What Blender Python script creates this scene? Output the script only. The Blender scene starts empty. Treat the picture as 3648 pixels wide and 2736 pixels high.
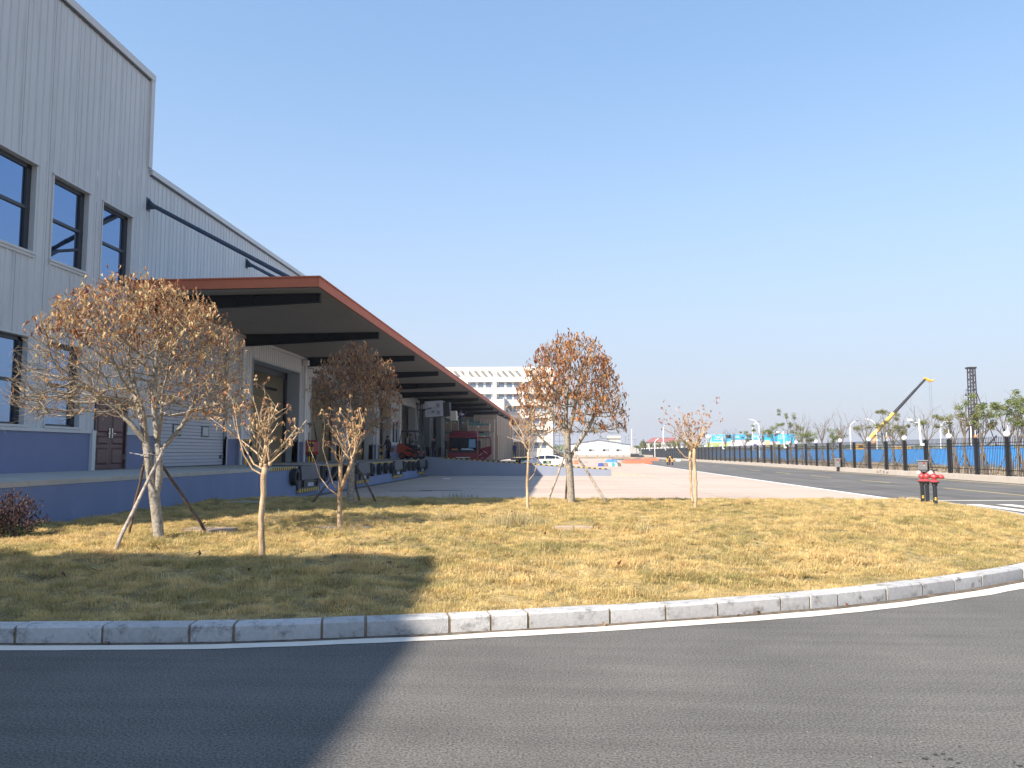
import bpy, bmesh, math, random
import numpy as np
from mathutils import Vector, Matrix, noise
random.seed(7); np.random.seed(7)
PI = math.pi
scene = bpy.context.scene
COL = scene.collection

# ------------------------------------------------------------------ camera
F_PX, TILT, EYE = 2847.0, math.radians(4.8725), 1.70
TURN = math.radians(3.4548)
cam = bpy.data.cameras.new('camera')
cam.sensor_width = 36.0
cam.lens = 36.0 * F_PX / 3648.0
cam.clip_start = 0.1
cam.clip_end = 6000
cam_ob = bpy.data.objects.new('camera', cam)
COL.objects.link(cam_ob)
cam_ob.location = (0, 0, EYE)
cam_ob.rotation_euler = (PI / 2 + TILT, 0, TURN)
scene.camera = cam_ob

# ------------------------------------------------------------------ sky and sun
TO_SUN = Vector((-0.865, -0.88, 1.0)).normalized()
SUN_EL = math.asin(TO_SUN.z)
SUN_AZ = math.atan2(TO_SUN.x, TO_SUN.y)          # clockwise from +Y
w = bpy.data.worlds.new('World')
scene.world = w
w.use_nodes = True
nt = w.node_tree
nt.nodes.clear()
sky = nt.nodes.new('ShaderNodeTexSky')
sky.sky_type = 'NISHITA'
sky.sun_disc = False
sky.sun_elevation = SUN_EL
sky.sun_rotation = SUN_AZ
sky.altitude = 0
sky.air_density = 1.0
sky.dust_density = 0.6
sky.ozone_density = 3.0
bg = nt.nodes.new('ShaderNodeBackground')
bg.inputs['Strength'].default_value = 0.15
wo = nt.nodes.new('ShaderNodeOutputWorld')
# milky air: the same all round, thickest at the horizon
tc = nt.nodes.new('ShaderNodeTexCoord')
sp = nt.nodes.new('ShaderNodeSeparateXYZ')
nt.links.new(tc.outputs['Generated'], sp.inputs[0])
ab = nt.nodes.new('ShaderNodeMath'); ab.operation = 'ABSOLUTE'
nt.links.new(sp.outputs['Z'], ab.inputs[0])
hr = nt.nodes.new('ShaderNodeValToRGB')
for p_, v_ in ((0.0, .97), (.12, .86), (.3, .60), (.6, .42), (1.0, .34)):
    el = hr.color_ramp.elements.new(p_) if p_ not in (0.0, 1.0) else hr.color_ramp.elements[0 if p_ == 0.0 else -1]
    el.color = (v_, v_, v_, 1)
nt.links.new(ab.outputs[0], hr.inputs[0])
hc = nt.nodes.new('ShaderNodeValToRGB')
for p_, c_ in ((0.0, (.60, .61, .68)), (.15, (.53, .61, .74)), (.45, (.30, .49, .73)), (1.0, (.165, .37, .66))):
    el = hc.color_ramp.elements.new(p_) if p_ not in (0.0, 1.0) else hc.color_ramp.elements[0 if p_ == 0.0 else -1]
    el.color = (*c_, 1)
nt.links.new(ab.outputs[0], hc.inputs[0])
hs_ = nt.nodes.new('ShaderNodeVectorMath'); hs_.operation = 'SCALE'; hs_.inputs['Scale'].default_value = 3.45
nt.links.new(hc.outputs[0], hs_.inputs[0])
hm_ = nt.nodes.new('ShaderNodeMix'); hm_.data_type = 'RGBA'
nt.links.new(hr.outputs[0], hm_.inputs['Factor'])
nt.links.new(sky.outputs[0], hm_.inputs['A'])
nt.links.new(hs_.outputs[0], hm_.inputs['B'])
nt.links.new(hm_.outputs['Result'], bg.inputs['Color'])
nt.links.new(bg.outputs[0], wo.inputs['Surface'])
sun = bpy.data.lights.new('sun', 'SUN')
sun.energy = 5.0
sun.angle = math.radians(0.55)
sun.color = (1.0, 0.90, 0.77)
sun_ob = bpy.data.objects.new('sun', sun)
COL.objects.link(sun_ob)
sun_ob.rotation_euler = (-TO_SUN).to_track_quat('-Z', 'Y').to_euler()
scene.view_settings.view_transform = 'Standard'
scene.view_settings.look = 'None'
scene.view_settings.gamma = 1
scene.view_settings.use_curve_mapping = False
scene.view_settings.exposure = 1.04
scene.cycles.max_bounces = 6
scene.cycles.diffuse_bounces = 3
scene.cycles.transparent_max_bounces = 12

# ------------------------------------------------------------------ measuring helper: photo pixel -> place in the world
def ray(u, v):
    x, z, y = (u - 1824) / F_PX, (1368 - v) / F_PX, 1.0
    ct, st = math.cos(TILT), math.sin(TILT)
    y, z = y * ct - z * st, y * st + z * ct
    c, s = math.cos(TURN), math.sin(TURN)
    return x * c - y * s, x * s + y * c, z
def onX(u, v, X):
    r = ray(u, v); t = X / r[0]
    return Vector((X, r[1] * t, EYE + r[2] * t))
def onY(u, v, Y):
    r = ray(u, v); t = Y / r[1]
    return Vector((r[0] * t, Y, EYE + r[2] * t))
def onZ(u, v, z=0.0):
    r = ray(u, v); t = (z - EYE) / r[2]
    return Vector((r[0] * t, r[1] * t, z))

# ------------------------------------------------------------------ object helpers
def tag(o, label=None, cat=None, group=None, kind=None):
    if label: o['label'] = label
    if cat: o['category'] = cat
    if group: o['group'] = group
    if kind: o['kind'] = kind
    return o
def empty(name, loc=(0, 0, 0), rz=0.0, parent=None):
    o = bpy.data.objects.new(name, None)
    o.empty_display_size = 0.2
    COL.objects.link(o)
    o.location = loc
    o.rotation_euler = (0, 0, rz)
    if parent: o.parent = parent
    return o
def thing(name, label, cat, loc=(0, 0, 0), rz=0.0, group=None):
    return tag(empty(name, loc, rz), label, cat, group)
def copy_tree(o, parent=None):
    c = o.copy()
    COL.objects.link(c)
    if parent is not None: c.parent = parent
    for ch in list(o.children): copy_tree(ch, c)
    return c

class MB:
    def __init__(s): s.v = []; s.f = []; s.m = []; s.mi = 0
    def add(s, vs, fs):
        b = len(s.v)
        s.v.extend([tuple(p) for p in vs])
        for f in fs:
            s.f.append(tuple(b + i for i in f)); s.m.append(s.mi)
        return s
    def mat(s, i): s.mi = i; return s
    def box(s, x0, x1, y0, y1, z0, z1):
        if x0 > x1: x0, x1 = x1, x0
        if y0 > y1: y0, y1 = y1, y0
        if z0 > z1: z0, z1 = z1, z0
        return s.add([(x0,y0,z0),(x1,y0,z0),(x1,y1,z0),(x0,y1,z0),(x0,y0,z1),(x1,y0,z1),(x1,y1,z1),(x0,y1,z1)],
                     [(0,3,2,1),(4,5,6,7),(0,1,5,4),(1,2,6,5),(2,3,7,6),(3,0,4,7)])
    def hexa(s, p):   # 8 points: bottom ring, top ring
        return s.add(p, [(0,3,2,1),(4,5,6,7),(0,1,5,4),(1,2,6,5),(2,3,7,6),(3,0,4,7)])
    def quad(s, a, b, c, d): return s.add([a, b, c, d], [(0,1,2,3)])
    def obox(s, c, sx, sy, sz, M):   # box centred at c, rotated by M
        pts = []
        for z in (-1, 1):
            for x, y in ((-1,-1),(1,-1),(1,1),(-1,1)):
                pts.append(Vector(c) + M @ Vector((x*sx/2, y*sy/2, z*sz/2)))
        return s.hexa(pts)
    def prism(s, poly, axis, a, b):   # polygon extruded along axis ('x','y','z')
        n = len(poly)
        def P(p, t):
            if axis == 'x': return (t, p[0], p[1])
            if axis == 'y': return (p[0], t, p[1])
            return (p[0], p[1], t)
        vs = [P(p, a) for p in poly] + [P(p, b) for p in poly]
        fs = [tuple(range(n))[::-1], tuple(range(n, 2*n))]
        for i in range(n):
            j = (i+1) % n
            fs.append((i, j, n+j, n+i))
        return s.add(vs, fs)
    def tube(s, pts, rad, n=8, cap=True):
        pts = [Vector(p) for p in pts]
        if not hasattr(rad, '__len__'): rad = [rad]*len(pts)
        vs, fs = [], []
        ref = Vector((0, 0, 1))
        for i, p in enumerate(pts):
            if i == 0: t = pts[1]-pts[0]
            elif i == len(pts)-1: t = pts[-1]-pts[-2]
            else: t = pts[i+1]-pts[i-1]
            t.normalize()
            r = ref if abs(t.dot(ref)) < 0.95 else Vector((1, 0, 0))
            a = t.cross(r).normalized(); b = t.cross(a).normalized()
            for k in range(n):
                an = 2*PI*k/n
                vs.append(p + (a*math.cos(an) + b*math.sin(an))*rad[i])
        for i in range(len(pts)-1):
            for k in range(n):
                q = (k+1) % n
                fs.append((i*n+k, i*n+q, (i+1)*n+q, (i+1)*n+k))
        if cap:
            fs.append(tuple(range(n))[::-1]); fs.append(tuple(range((len(pts)-1)*n, len(pts)*n)))
        return s.add(vs, fs)
    def cyl(s, c, r, h, n=16, r2=None): return s.tube([c, (c[0], c[1], c[2]+h)], [r, r if r2 is None else r2], n)
    def lathe(s, prof, n=16, c=(0, 0, 0), axis='z'):   # prof: (r, h)
        vs, fs = [], []
        for r, h in prof:
            for k in range(n):
                a = 2*PI*k/n
                x, y, z = r*math.cos(a), r*math.sin(a), h
                if axis == 'x': x, y, z = z, x, y
                if axis == 'y': x, y, z = x, z, y
                vs.append((c[0]+x, c[1]+y, c[2]+z))
        for i in range(len(prof)-1):
            for k in range(n):
                q = (k+1) % n
                fs.append((i*n+k, i*n+q, (i+1)*n+q, (i+1)*n+k))
        return s.add(vs, fs)
    def ball(s, c, r, n=14, m=9, sq=(1, 1, 1)):
        vs, fs = [], []
        for i in range(m+1):
            t = PI*i/m
            for k in range(n):
                a = 2*PI*k/n
                vs.append((c[0]+r*sq[0]*math.sin(t)*math.cos(a), c[1]+r*sq[1]*math.sin(t)*math.sin(a), c[2]+r*sq[2]*math.cos(t)))
        for i in range(m):
            for k in range(n):
                q = (k+1) % n
                fs.append((i*n+k, (i+1)*n+k, (i+1)*n+q, i*n+q))
        return s.add(vs, fs)
    def mesh(s, name, mats, smooth=False, recalc=False):
        me = bpy.data.meshes.new(name)
        me.from_pydata(s.v, [], s.f)
        if not isinstance(mats, (list, tuple)): mats = [mats]
        for m in mats: me.materials.append(m)
        if any(s.m): me.polygons.foreach_set('material_index', s.m)
        if smooth: me.polygons.foreach_set('use_smooth', [True]*len(me.polygons))
        if recalc:
            bm = bmesh.new(); bm.from_mesh(me)
            bmesh.ops.recalc_face_normals(bm, faces=bm.faces); bm.to_mesh(me); bm.free()
        me.update()
        return me
    def build(s, name, mats, parent=None, loc=(0, 0, 0), rz=0.0, smooth=False, bevel=0, recalc=True):
        o = bpy.data.objects.new(name, s.mesh(name, mats, smooth, recalc))
        COL.objects.link(o)
        o.location = loc
        o.rotation_euler = (0, 0, rz)
        if parent: o.parent = parent
        if bevel:
            b = o.modifiers.new('bevel', 'BEVEL'); b.width = bevel; b.segments = 2; b.limit_method = 'ANGLE'
        return o

def inst(name, me, parent=None, loc=(0, 0, 0), rot=(0, 0, 0), scale=(1, 1, 1)):
    o = bpy.data.objects.new(name, me); COL.objects.link(o)
    o.location = loc; o.rotation_euler = rot; o.scale = scale
    if parent: o.parent = parent
    return o

# ------------------------------------------------------------------ materials
def srgb(r, g, b):
    f = lambda c: ((c/255)/12.92 if c <= 10 else (((c/255)+0.055)/1.055)**2.4)
    return (f(r), f(g), f(b))
def mat(name, col, rough=0.6, metal=0.0, var=0.0, vscale=3.0, bump=0.0, bscale=40.0, spec=0.5, dirt=None, dscale=1.2,
        stretch=(1, 1, 1), rand=0.0, coat=0.0, trans=0.0, emit=None, dthr=0.55, bdist=0.01):
    m = bpy.data.materials.new(name)
    m.use_nodes = True
    N, L = m.node_tree.nodes, m.node_tree.links
    b = N['Principled BSDF']
    b.inputs['Base Color'].default_value = (*col, 1)
    b.inputs['Roughness'].default_value = rough
    b.inputs['Metallic'].default_value = metal
    b.inputs['Specular IOR Level'].default_value = spec
    b.inputs['Coat Weight'].default_value = coat
    if emit:
        b.inputs['Emission Color'].default_value = (*emit[0], 1); b.inputs['Emission Strength'].default_value = emit[1]
    geo = N.new('ShaderNodeNewGeometry')
    mp = N.new('ShaderNodeMapping'); mp.inputs['Scale'].default_value = stretch
    L.new(geo.outputs['Position'], mp.inputs['Vector'])
    cur = None
    def rgb(c):
        n = N.new('ShaderNodeRGB'); n.outputs[0].default_value = (*c, 1); return n.outputs[0]
    if var or dirt or rand: cur = rgb(col)
    if var:
        no = N.new('ShaderNodeTexNoise'); no.inputs['Scale'].default_value = vscale; no.inputs['Detail'].default_value = 6
        no.inputs['Roughness'].default_value = 0.62
        L.new(mp.outputs[0], no.inputs['Vector'])
        mr = N.new('ShaderNodeMapRange'); mr.inputs['From Min'].default_value = 0.3; mr.inputs['From Max'].default_value = 0.7
        mr.inputs['To Min'].default_value = 1 - var; mr.inputs['To Max'].default_value = 1 + var
        L.new(no.outputs['Fac'], mr.inputs['Value'])
        mx = N.new('ShaderNodeVectorMath'); mx.operation = 'SCALE'
        L.new(cur, mx.inputs[0]); L.new(mr.outputs[0], mx.inputs['Scale'])
        cur = mx.outputs[0]
    if rand:
        oi = N.new('ShaderNodeObjectInfo')
        mr = N.new('ShaderNodeMapRange'); mr.inputs['To Min'].default_value = 1 - rand; mr.inputs['To Max'].default_value = 1 + rand
        L.new(oi.outputs['Random'], mr.inputs['Value'])
        mx = N.new('ShaderNodeVectorMath'); mx.operation = 'SCALE'
        L.new(cur, mx.inputs[0]); L.new(mr.outputs[0], mx.inputs['Scale'])
        cur = mx.outputs[0]
    if dirt:
        no = N.new('ShaderNodeTexNoise'); no.inputs['Scale'].default_value = dscale; no.inputs['Detail'].default_value = 9
        no.inputs['Roughness'].default_value = 0.7
        L.new(mp.outputs[0], no.inputs['Vector'])
        mr = N.new('ShaderNodeMapRange'); mr.inputs['From Min'].default_value = dthr; mr.inputs['From Max'].default_value = dthr+0.18
        L.new(no.outputs['Fac'], mr.inputs['Value'])
        mx = N.new('ShaderNodeMix'); mx.data_type = 'RGBA'
        L.new(mr.outputs[0], mx.inputs['Factor']); L.new(cur, mx.inputs['A'])
        mx.inputs['B'].default_value = (*dirt, 1)
        cur = mx.outputs['Result']
    if cur: L.new(cur, b.inputs['Base Color'])
    if bump:
        no = N.new('ShaderNodeTexNoise'); no.inputs['Scale'].default_value = bscale; no.inputs['Detail'].default_value = 5
        L.new(mp.outputs[0], no.inputs['Vector'])
        bu = N.new('ShaderNodeBump'); bu.inputs['Strength'].default_value = bump; bu.inputs['Distance'].default_value = bdist
        L.new(no.outputs['Fac'], bu.inputs['Height']); L.new(bu.outputs[0], b.inputs['Normal'])
    if trans:      # thin leaves let light through
        tr = N.new('ShaderNodeBsdfTranslucent')
        if cur: L.new(cur, tr.inputs['Color'])
        else: tr.inputs['Color'].default_value = (*col, 1)
        ms = N.new('ShaderNodeMixShader'); ms.inputs[0].default_value = trans
        L.new(b.outputs[0], ms.inputs[1]); L.new(tr.outputs[0], ms.inputs[2])
        L.new(ms.outputs[0], N['Material Output'].inputs['Surface'])
    return m

def ramp_mat(name, stops, scale=1.0, detail=8, rough=0.8, bump=0.0, bscale=60, stretch=(1,1,1), second=None, bdist=0.01, spec=0.4, rough_n=0.6,
             streak=None, trans=0.0, rand=0.0, per_island=False):
    """base colour from a noise through a colour ramp; optional second fine noise multiplied in; optional dark streaks"""
    m = bpy.data.materials.new(name); m.use_nodes = True
    N, L = m.node_tree.nodes, m.node_tree.links
    b = N['Principled BSDF']; b.inputs['Roughness'].default_value = rough; b.inputs['Specular IOR Level'].default_value = spec
    geo = N.new('ShaderNodeNewGeometry'); mp = N.new('ShaderNodeMapping'); mp.inputs['Scale'].default_value = stretch
    L.new(geo.outputs['Position'], mp.inputs['Vector'])
    no = N.new('ShaderNodeTexNoise'); no.inputs['Scale'].default_value = scale; no.inputs['Detail'].default_value = detail
    no.inputs['Roughness'].default_value = rough_n
    L.new(mp.outputs[0], no.inputs['Vector'])
    fac = no.outputs['Fac']
    if rand or per_island:
        src = geo.outputs['Random Per Island'] if per_island else None
        if src is None:
            oi = N.new('ShaderNodeObjectInfo'); src = oi.outputs['Random']
        mm = N.new('ShaderNodeMath'); mm.operation = 'MULTIPLY_ADD'
        L.new(src, mm.inputs[0]); mm.inputs[1].default_value = rand; L.new(fac, mm.inputs[2])
        m2 = N.new('ShaderNodeMath'); m2.operation = 'SUBTRACT'; L.new(mm.outputs[0], m2.inputs[0]); m2.inputs[1].default_value = rand/2
        fac = m2.outputs[0]
    cr = N.new('ShaderNodeValToRGB'); e = cr.color_ramp.elements
    while len(e) > 1: e.remove(e[-1])
    e[0].position, e[0].color = stops[0][0], (*stops[0][1], 1)
    for p, c in stops[1:]:
        k = e.new(p); k.color = (*c, 1)
    L.new(fac, cr.inputs[0])
    cur = cr.outputs[0]
    if second:
        sc, amt = second
        n2 = N.new('ShaderNodeTexNoise'); n2.inputs['Scale'].default_value = sc; n2.inputs['Detail'].default_value = 3
        L.new(geo.outputs['Position'], n2.inputs['Vector'])
        mr = N.new('ShaderNodeMapRange'); mr.inputs['From Min'].default_value = .3; mr.inputs['From Max'].default_value = .7
        mr.inputs['To Min'].default_value = 1-amt; mr.inputs['To Max'].default_value = 1+amt
        L.new(n2.outputs['Fac'], mr.inputs['Value'])
        mx = N.new('ShaderNodeVectorMath'); mx.operation = 'SCALE'; L.new(cur, mx.inputs[0]); L.new(mr.outputs[0], mx.inputs['Scale'])
        cur = mx.outputs[0]
    if streak:
        st, sc, lo, hi, amt = streak
        m3 = N.new('ShaderNodeMapping'); m3.inputs['Scale'].default_value = st
        L.new(geo.outputs['Position'], m3.inputs['Vector'])
        n3 = N.new('ShaderNodeTexNoise'); n3.inputs['Scale'].default_value = sc; n3.inputs['Detail'].default_value = 5
        L.new(m3.outputs[0], n3.inputs['Vector'])
        mr = N.new('ShaderNodeMapRange'); mr.inputs['From Min'].default_value = lo; mr.inputs['From Max'].default_value = hi
        mr.inputs['To Min'].default_value = 1.0; mr.inputs['To Max'].default_value = 1-amt
        L.new(n3.outputs['Fac'], mr.inputs['Value'])
        mx = N.new('ShaderNodeVectorMath'); mx.operation = 'SCALE'; L.new(cur, mx.inputs[0]); L.new(mr.outputs[0], mx.inputs['Scale'])
        cur = mx.outputs[0]
    L.new(cur, b.inputs['Base Color'])
    if bump:
        n4 = N.new('ShaderNodeTexNoise'); n4.inputs['Scale'].default_value = bscale; n4.inputs['Detail'].default_value = 4
        L.new(geo.outputs['Position'], n4.inputs['Vector'])
        bu = N.new('ShaderNodeBump'); bu.inputs['Strength'].default_value = bump; bu.inputs['Distance'].default_value = bdist
        L.new(n4.outputs['Fac'], bu.inputs['Height']); L.new(bu.outputs[0], b.inputs['Normal'])
    if trans:
        tr = N.new('ShaderNodeBsdfTranslucent'); L.new(cur, tr.inputs['Color'])
        ms = N.new('ShaderNodeMixShader'); ms.inputs[0].default_value = trans
        L.new(b.outputs[0], ms.inputs[1]); L.new(tr.outputs[0], ms.inputs[2])
        L.new(ms.outputs[0], N['Material Output'].inputs['Surface'])
    return m

def pane_mat(name, tint, refl_rough=0.03, see=0.25):
    m = bpy.data.materials.new(name); m.use_nodes = True
    N, L = m.node_tree.nodes, m.node_tree.links
    N.remove(N['Principled BSDF'])
    gl = N.new('ShaderNodeBsdfGlossy'); gl.inputs['Roughness'].default_value = refl_rough; gl.inputs['Color'].default_value = (.20, .29, .44, 1)
    df = N.new('ShaderNodeBsdfDiffuse'); df.inputs['Color'].default_value = (*tint, 1)
    tp = N.new('ShaderNodeBsdfTransparent'); tp.inputs['Color'].default_value = (.35, .4, .45, 1)
    m1 = N.new('ShaderNodeMixShader'); m1.inputs[0].default_value = see
    L.new(df.outputs[0], m1.inputs[1]); L.new(tp.outputs[0], m1.inputs[2])
    fr = N.new('ShaderNodeFresnel'); fr.inputs['IOR'].default_value = 1.5
    no = N.new('ShaderNodeTexNoise'); no.inputs['Scale'].default_value = 1.3
    geo = N.new('ShaderNodeNewGeometry'); L.new(geo.outputs['Position'], no.inputs['Vector'])
    bu = N.new('ShaderNodeBump'); bu.inputs['Strength'].default_value = .03; bu.inputs['Distance'].default_value = .05
    L.new(no.outputs['Fac'], bu.inputs['Height']); L.new(bu.outputs[0], gl.inputs['Normal'])
    m2 = N.new('ShaderNodeMixShader')
    ma = N.new('ShaderNodeMath'); ma.operation = 'MULTIPLY_ADD'; ma.inputs[1].default_value = 1.0; ma.inputs[2].default_value = .12
    ma.use_clamp = True
    L.new(fr.outputs[0], ma.inputs[0]); L.new(ma.outputs[0], m2.inputs[0])
    L.new(m1.outputs[0], m2.inputs[1]); L.new(gl.outputs[0], m2.inputs[2])
    L.new(m2.outputs[0], N['Material Output'].inputs['Surface'])
    return m

asphalt = ramp_mat('asphalt', [(.3, (.097, .092, .085)), (.5, (.122, .116, .107)), (.7, (.150, .142, .129))], scale=.45, detail=12,
                   rough=.9, bump=.35, bscale=170, second=(62, .62), bdist=.006, streak=((.14, 1.9, 1), 2.2, .40, .66, .15), spec=.35, rough_n=.65)
road_old = ramp_mat('worn_asphalt', [(.3, (.095, .09, .085)), (.5, (.13, .125, .117)), (.7, (.18, .165, .145))], scale=.3, detail=10,
                    rough=.9, bump=.5, bscale=60, second=(30, .25), streak=((1.6, .05, 1), 1.0, .45, .65, .3), spec=.3)
concrete_yard = ramp_mat('yard_concrete', [(.25, (.35, .28, .235)), (.45, (.46, .36, .295)), (.6, (.50, .395, .325)), (.8, (.42, .365, .32))], scale=.12, detail=9,
                         rough=.85, bump=.2, bscale=25, second=(6, .08), streak=((.05, .6, 1), 1.2, .5, .66, .12), rough_n=.68)
dirt = ramp_mat('bare_dirt', [(.3, (.16, .12, .075)), (.5, (.27, .2, .13)), (.7, (.36, .28, .18))], scale=.35, detail=10, rough=.95, bump=.6, bscale=8, second=(3, .2), bdist=.1)
kerb_gran = mat('kerb_granite', (.46, .455, .45), .75, var=.12, vscale=22, bump=.8, bscale=110, dirt=(.12, .11, .095), dscale=6, dthr=.53, rand=.10)
mortar = mat('kerb_mortar', (.22, .17, .11), .9, var=.2, vscale=20)
line_white = mat('white_line_paint', (.70, .64, .55), .7, var=.06, vscale=6, dirt=(.3, .28, .25), dscale=14, dthr=.66, bump=.3, bscale=90)
line_yellow = mat('yellow_line_paint', (.55, .43, .16), .7, var=.15, vscale=3, dirt=(.2, .17, .13), dscale=6, dthr=.58)
cladding = mat('grey_cladding', (.55, .56, .555), .42, var=.04, vscale=.8, stretch=(1, 3, .25), dirt=(.47, .48, .475), dscale=1.1, dthr=.50, rand=.02, spec=.4)
cladding_b = mat('grey_cladding_low', (.55, .56, .555), .42, var=.04, vscale=.8, stretch=(1, 3, .25), rand=.02, spec=.4)
flashing = mat('pale_flashing', (.55, .55, .54), .45, var=.04, dirt=(.3, .27, .22), dscale=3, dthr=.62)
dado_blue = mat('blue_dado_paint', (.165, .19, .31), .7, var=.07, vscale=1.2, bump=.25, bscale=60, dirt=(.16, .19, .33), dscale=1.1, dthr=.6, stretch=(1, 1, .3))
dock_blue = mat('dock_blue_paint', (.14, .19, .33), .65, var=.10, vscale=.9, bump=.35, bscale=35, dirt=(.2, .24, .38), dscale=1.0, dthr=.56, stretch=(1, 1, .35))
ramp_grey = mat('ramp_blue_grey_paint', (.23, .26, .33), .75, var=.08, vscale=.8, bump=.3, bscale=30, dirt=(.3, .33, .39), dscale=.7, dthr=.58)
dock_top = mat('dock_concrete', (.42, .40, .36), .8, var=.1, vscale=1.4, dirt=(.25, .24, .22), dscale=1.1, dthr=.58)
black_steel = mat('black_steel', (.018, .02, .024), .45, var=.2, vscale=4)
beam_black = mat('beam_black_paint', (.011, .012, .015), .6, spec=.2, var=.15, vscale=2)
frame_dark = mat('dark_window_frame', (.022, .027, .036), .4)
pane = pane_mat('window_pane', (.03, .055, .12), see=.12)
red_fascia = mat('red_fascia', (.53, .16, .085), .65, spec=.2, var=.06, vscale=1.5, dirt=(.5, .2, .12), dscale=1.2, dthr=.62)
soffit_mat = mat('canopy_soffit', (.29, .27, .24), .55, var=.04, vscale=1)
tie_blue = mat('tie_rod_blue', (.028, .05, .085), .4)
white_paint = mat('white_paint', (.72, .72, .70), .5, var=.04, vscale=3)
white_metal = mat('white_metal', (.78, .79, .8), .35)
door_brown = mat('brown_door', (.085, .032, .035), .38, var=.08, vscale=2)
steel = mat('brushed_steel', (.5, .5, .5), .3, metal=.9)
roller = mat('roller_door_blue_grey', (.40, .43, .49), .4, rand=.02)
inner_beige = mat('inner_beige_wall', (.76, .69, .54), .8, var=.05)
yellow = mat('hazard_yellow', (.62, .40, .04), .6, var=.15, vscale=5, dirt=(.25, .16, .05), dscale=7, dthr=.62)
black = mat('hazard_black', (.02, .02, .02), .6)
rubber = mat('tyre_rubber', (.022, .022, .024), .75, bump=.5, bscale=50, var=.2, vscale=8)
leveler_grey = mat('leveler_steel', (.05, .056, .068), .55, var=.25, vscale=4, dirt=(.14, .14, .15), dscale=6, dthr=.62)
orange_red = mat('forklift_red', (.42, .055, .022), .4, coat=.3)
truck_red = mat('truck_red', (.20, .018, .026), .35, coat=.4, var=.06, vscale=3)
glass_dark = mat('vehicle_glass', (.012, .016, .02), .08, spec=.8)
carton = mat('cardboard', (.36, .25, .165), .85, var=.08, vscale=2, rand=.10)
carton_edge = mat('carton_corner_strip', (.62, .56, .45), .8)
teal = mat('teal_wrap', (.02, .20, .19), .5, var=.2, vscale=6)
car_white = mat('car_white', (.80, .80, .80), .25, coat=.5)
skin_m = mat('skin', (.42, .24, .16), .6)
hyd_red = mat('hydrant_red', (.42, .05, .055), .45, coat=.15, var=.15, vscale=14)
hyd_black = mat('pipe_black', (.02, .024, .03), .3, coat=.4)
tarp_orange = mat('orange_tarp', (.75, .14, .06), .55, var=.1, vscale=3)
tarp_blue = mat('blue_tarp', (.06, .2, .6), .5, var=.1, vscale=3)
hoarding_blue = mat('hoarding_blue', (.03, .26, .70), .5, var=.12, vscale=.9, dirt=(.12, .26, .5), dscale=1.3, dthr=.62, rand=.05)
# ================================================================== ground, roads, lawn
def smooth(t): t = max(0.0, min(1.0, t)); return t*t*(3-2*t)
KP = [(-30,6.9),(-16,6.92),(-9,6.94),(-5,7.02),(-4.1,7.08),(-2.95,7.2),(-1.81,7.46),(-.67,7.78),(.49,8.16),(1.63,8.6),(2.71,9.06),
      (3.74,9.62),(4.74,10.26),(6.23,11.36),(7.8,12.85),(9.2,14.7),(10.4,16.9),(11.3,19.4),(11.85,22.3),(12.0,25.5),(12.0,28.3)]
def catmull(P, step=0.12):
    out = []
    P = [Vector((p[0], p[1], 0)) for p in P]
    for i in range(len(P)-1):
        a = P[max(i-1, 0)]; b = P[i]; c = P[i+1]; d = P[min(i+2, len(P)-1)]
        n = max(2, int((c-b).length/step))
        m1 = (c-a)*0.5*((c-b).length/max((c-a).length*0.5, 1e-6)); m2 = (d-b)*0.5*((c-b).length/max((d-b).length*0.5, 1e-6))
        for k in range(n):
            t = k/n; t2 = t*t; t3 = t2*t
            out.append(b*(2*t3-3*t2+1) + m1*(t3-2*t2+t) + c*(-2*t3+3*t2) + m2*(t3-t2))
    out.append(P[-1])
    return out
KC = catmull(KP)
KN = []
for i in range(len(KC)):
    t = (KC[min(i+1, len(KC)-1)] - KC[max(i-1, 0)]).normalized()
    KN.append(Vector((t.y, -t.x, 0)))          # points to the road side
KS = [0.0]
for i in range(1, len(KC)): KS.append(KS[-1] + (KC[i]-KC[i-1]).length)
karr = np.array([[p.x, p.y] for p in KC]); knarr = np.array([[n.x, n.y] for n in KN])
def kerb_dist(x, y):      # distance inside the kerb line, vectorised
    x = np.atleast_1d(x); y = np.atleast_1d(y)
    out = np.empty(len(x))
    for s in range(0, len(x), 4000):
        dx = x[s:s+4000, None] - karr[None, :, 0]; dy = y[s:s+4000, None] - karr[None, :, 1]
        d2 = dx*dx+dy*dy
        j = d2.argmin(1)
        r = np.arange(len(j))
        sg = -(dx[r, j]*knarr[j, 0] + dy[r, j]*knarr[j, 1])
        out[s:s+4000] = np.where(sg > 0, np.sqrt(d2[r, j]), -np.sqrt(d2[r, j]))
    return out
def sm(t): t = np.clip(t, 0, 1); return t*t*(3-2*t)
BACK = 28.0
def lawn_z(x, y):
    x = np.atleast_1d(np.asarray(x, float)); y = np.atleast_1d(np.asarray(y, float))
    d = kerb_dist(x, y)
    z = .13 + .19*sm(d/3.4) + .14*sm((x+9)/6.5)*sm((y-10.5)/8.5)*sm(d/3.5)
    cap = 1.655-y*np.interp(y, [0, 16, 18, 20, 22, 24, 26, 28.5], [.0, .079, .0722, .0650, .0605, .0590, .0581, .0572])
    z = np.where(y > 16, np.minimum(z, cap), z)
    return z
def lz(x, y): return float(lawn_z(x, y)[0])
def PG(u, Y):             # the lawn point in photo column u at distance Y
    x = onY(u, 1700, Y).x; return Vector((x, Y, lz(x, Y)))
def PL(u, v):             # where the ray through a photo pixel meets the lawn
    z = .3
    for _ in range(12):
        p = onZ(u, v, z); z = .5*z + .5*lz(p.x, p.y)
    p = onZ(u, v, z)
    return p
DX = -9.77                 # front face of the loading dock
DZ = 1.17
WX = -13.7                 # warehouse wall

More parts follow.
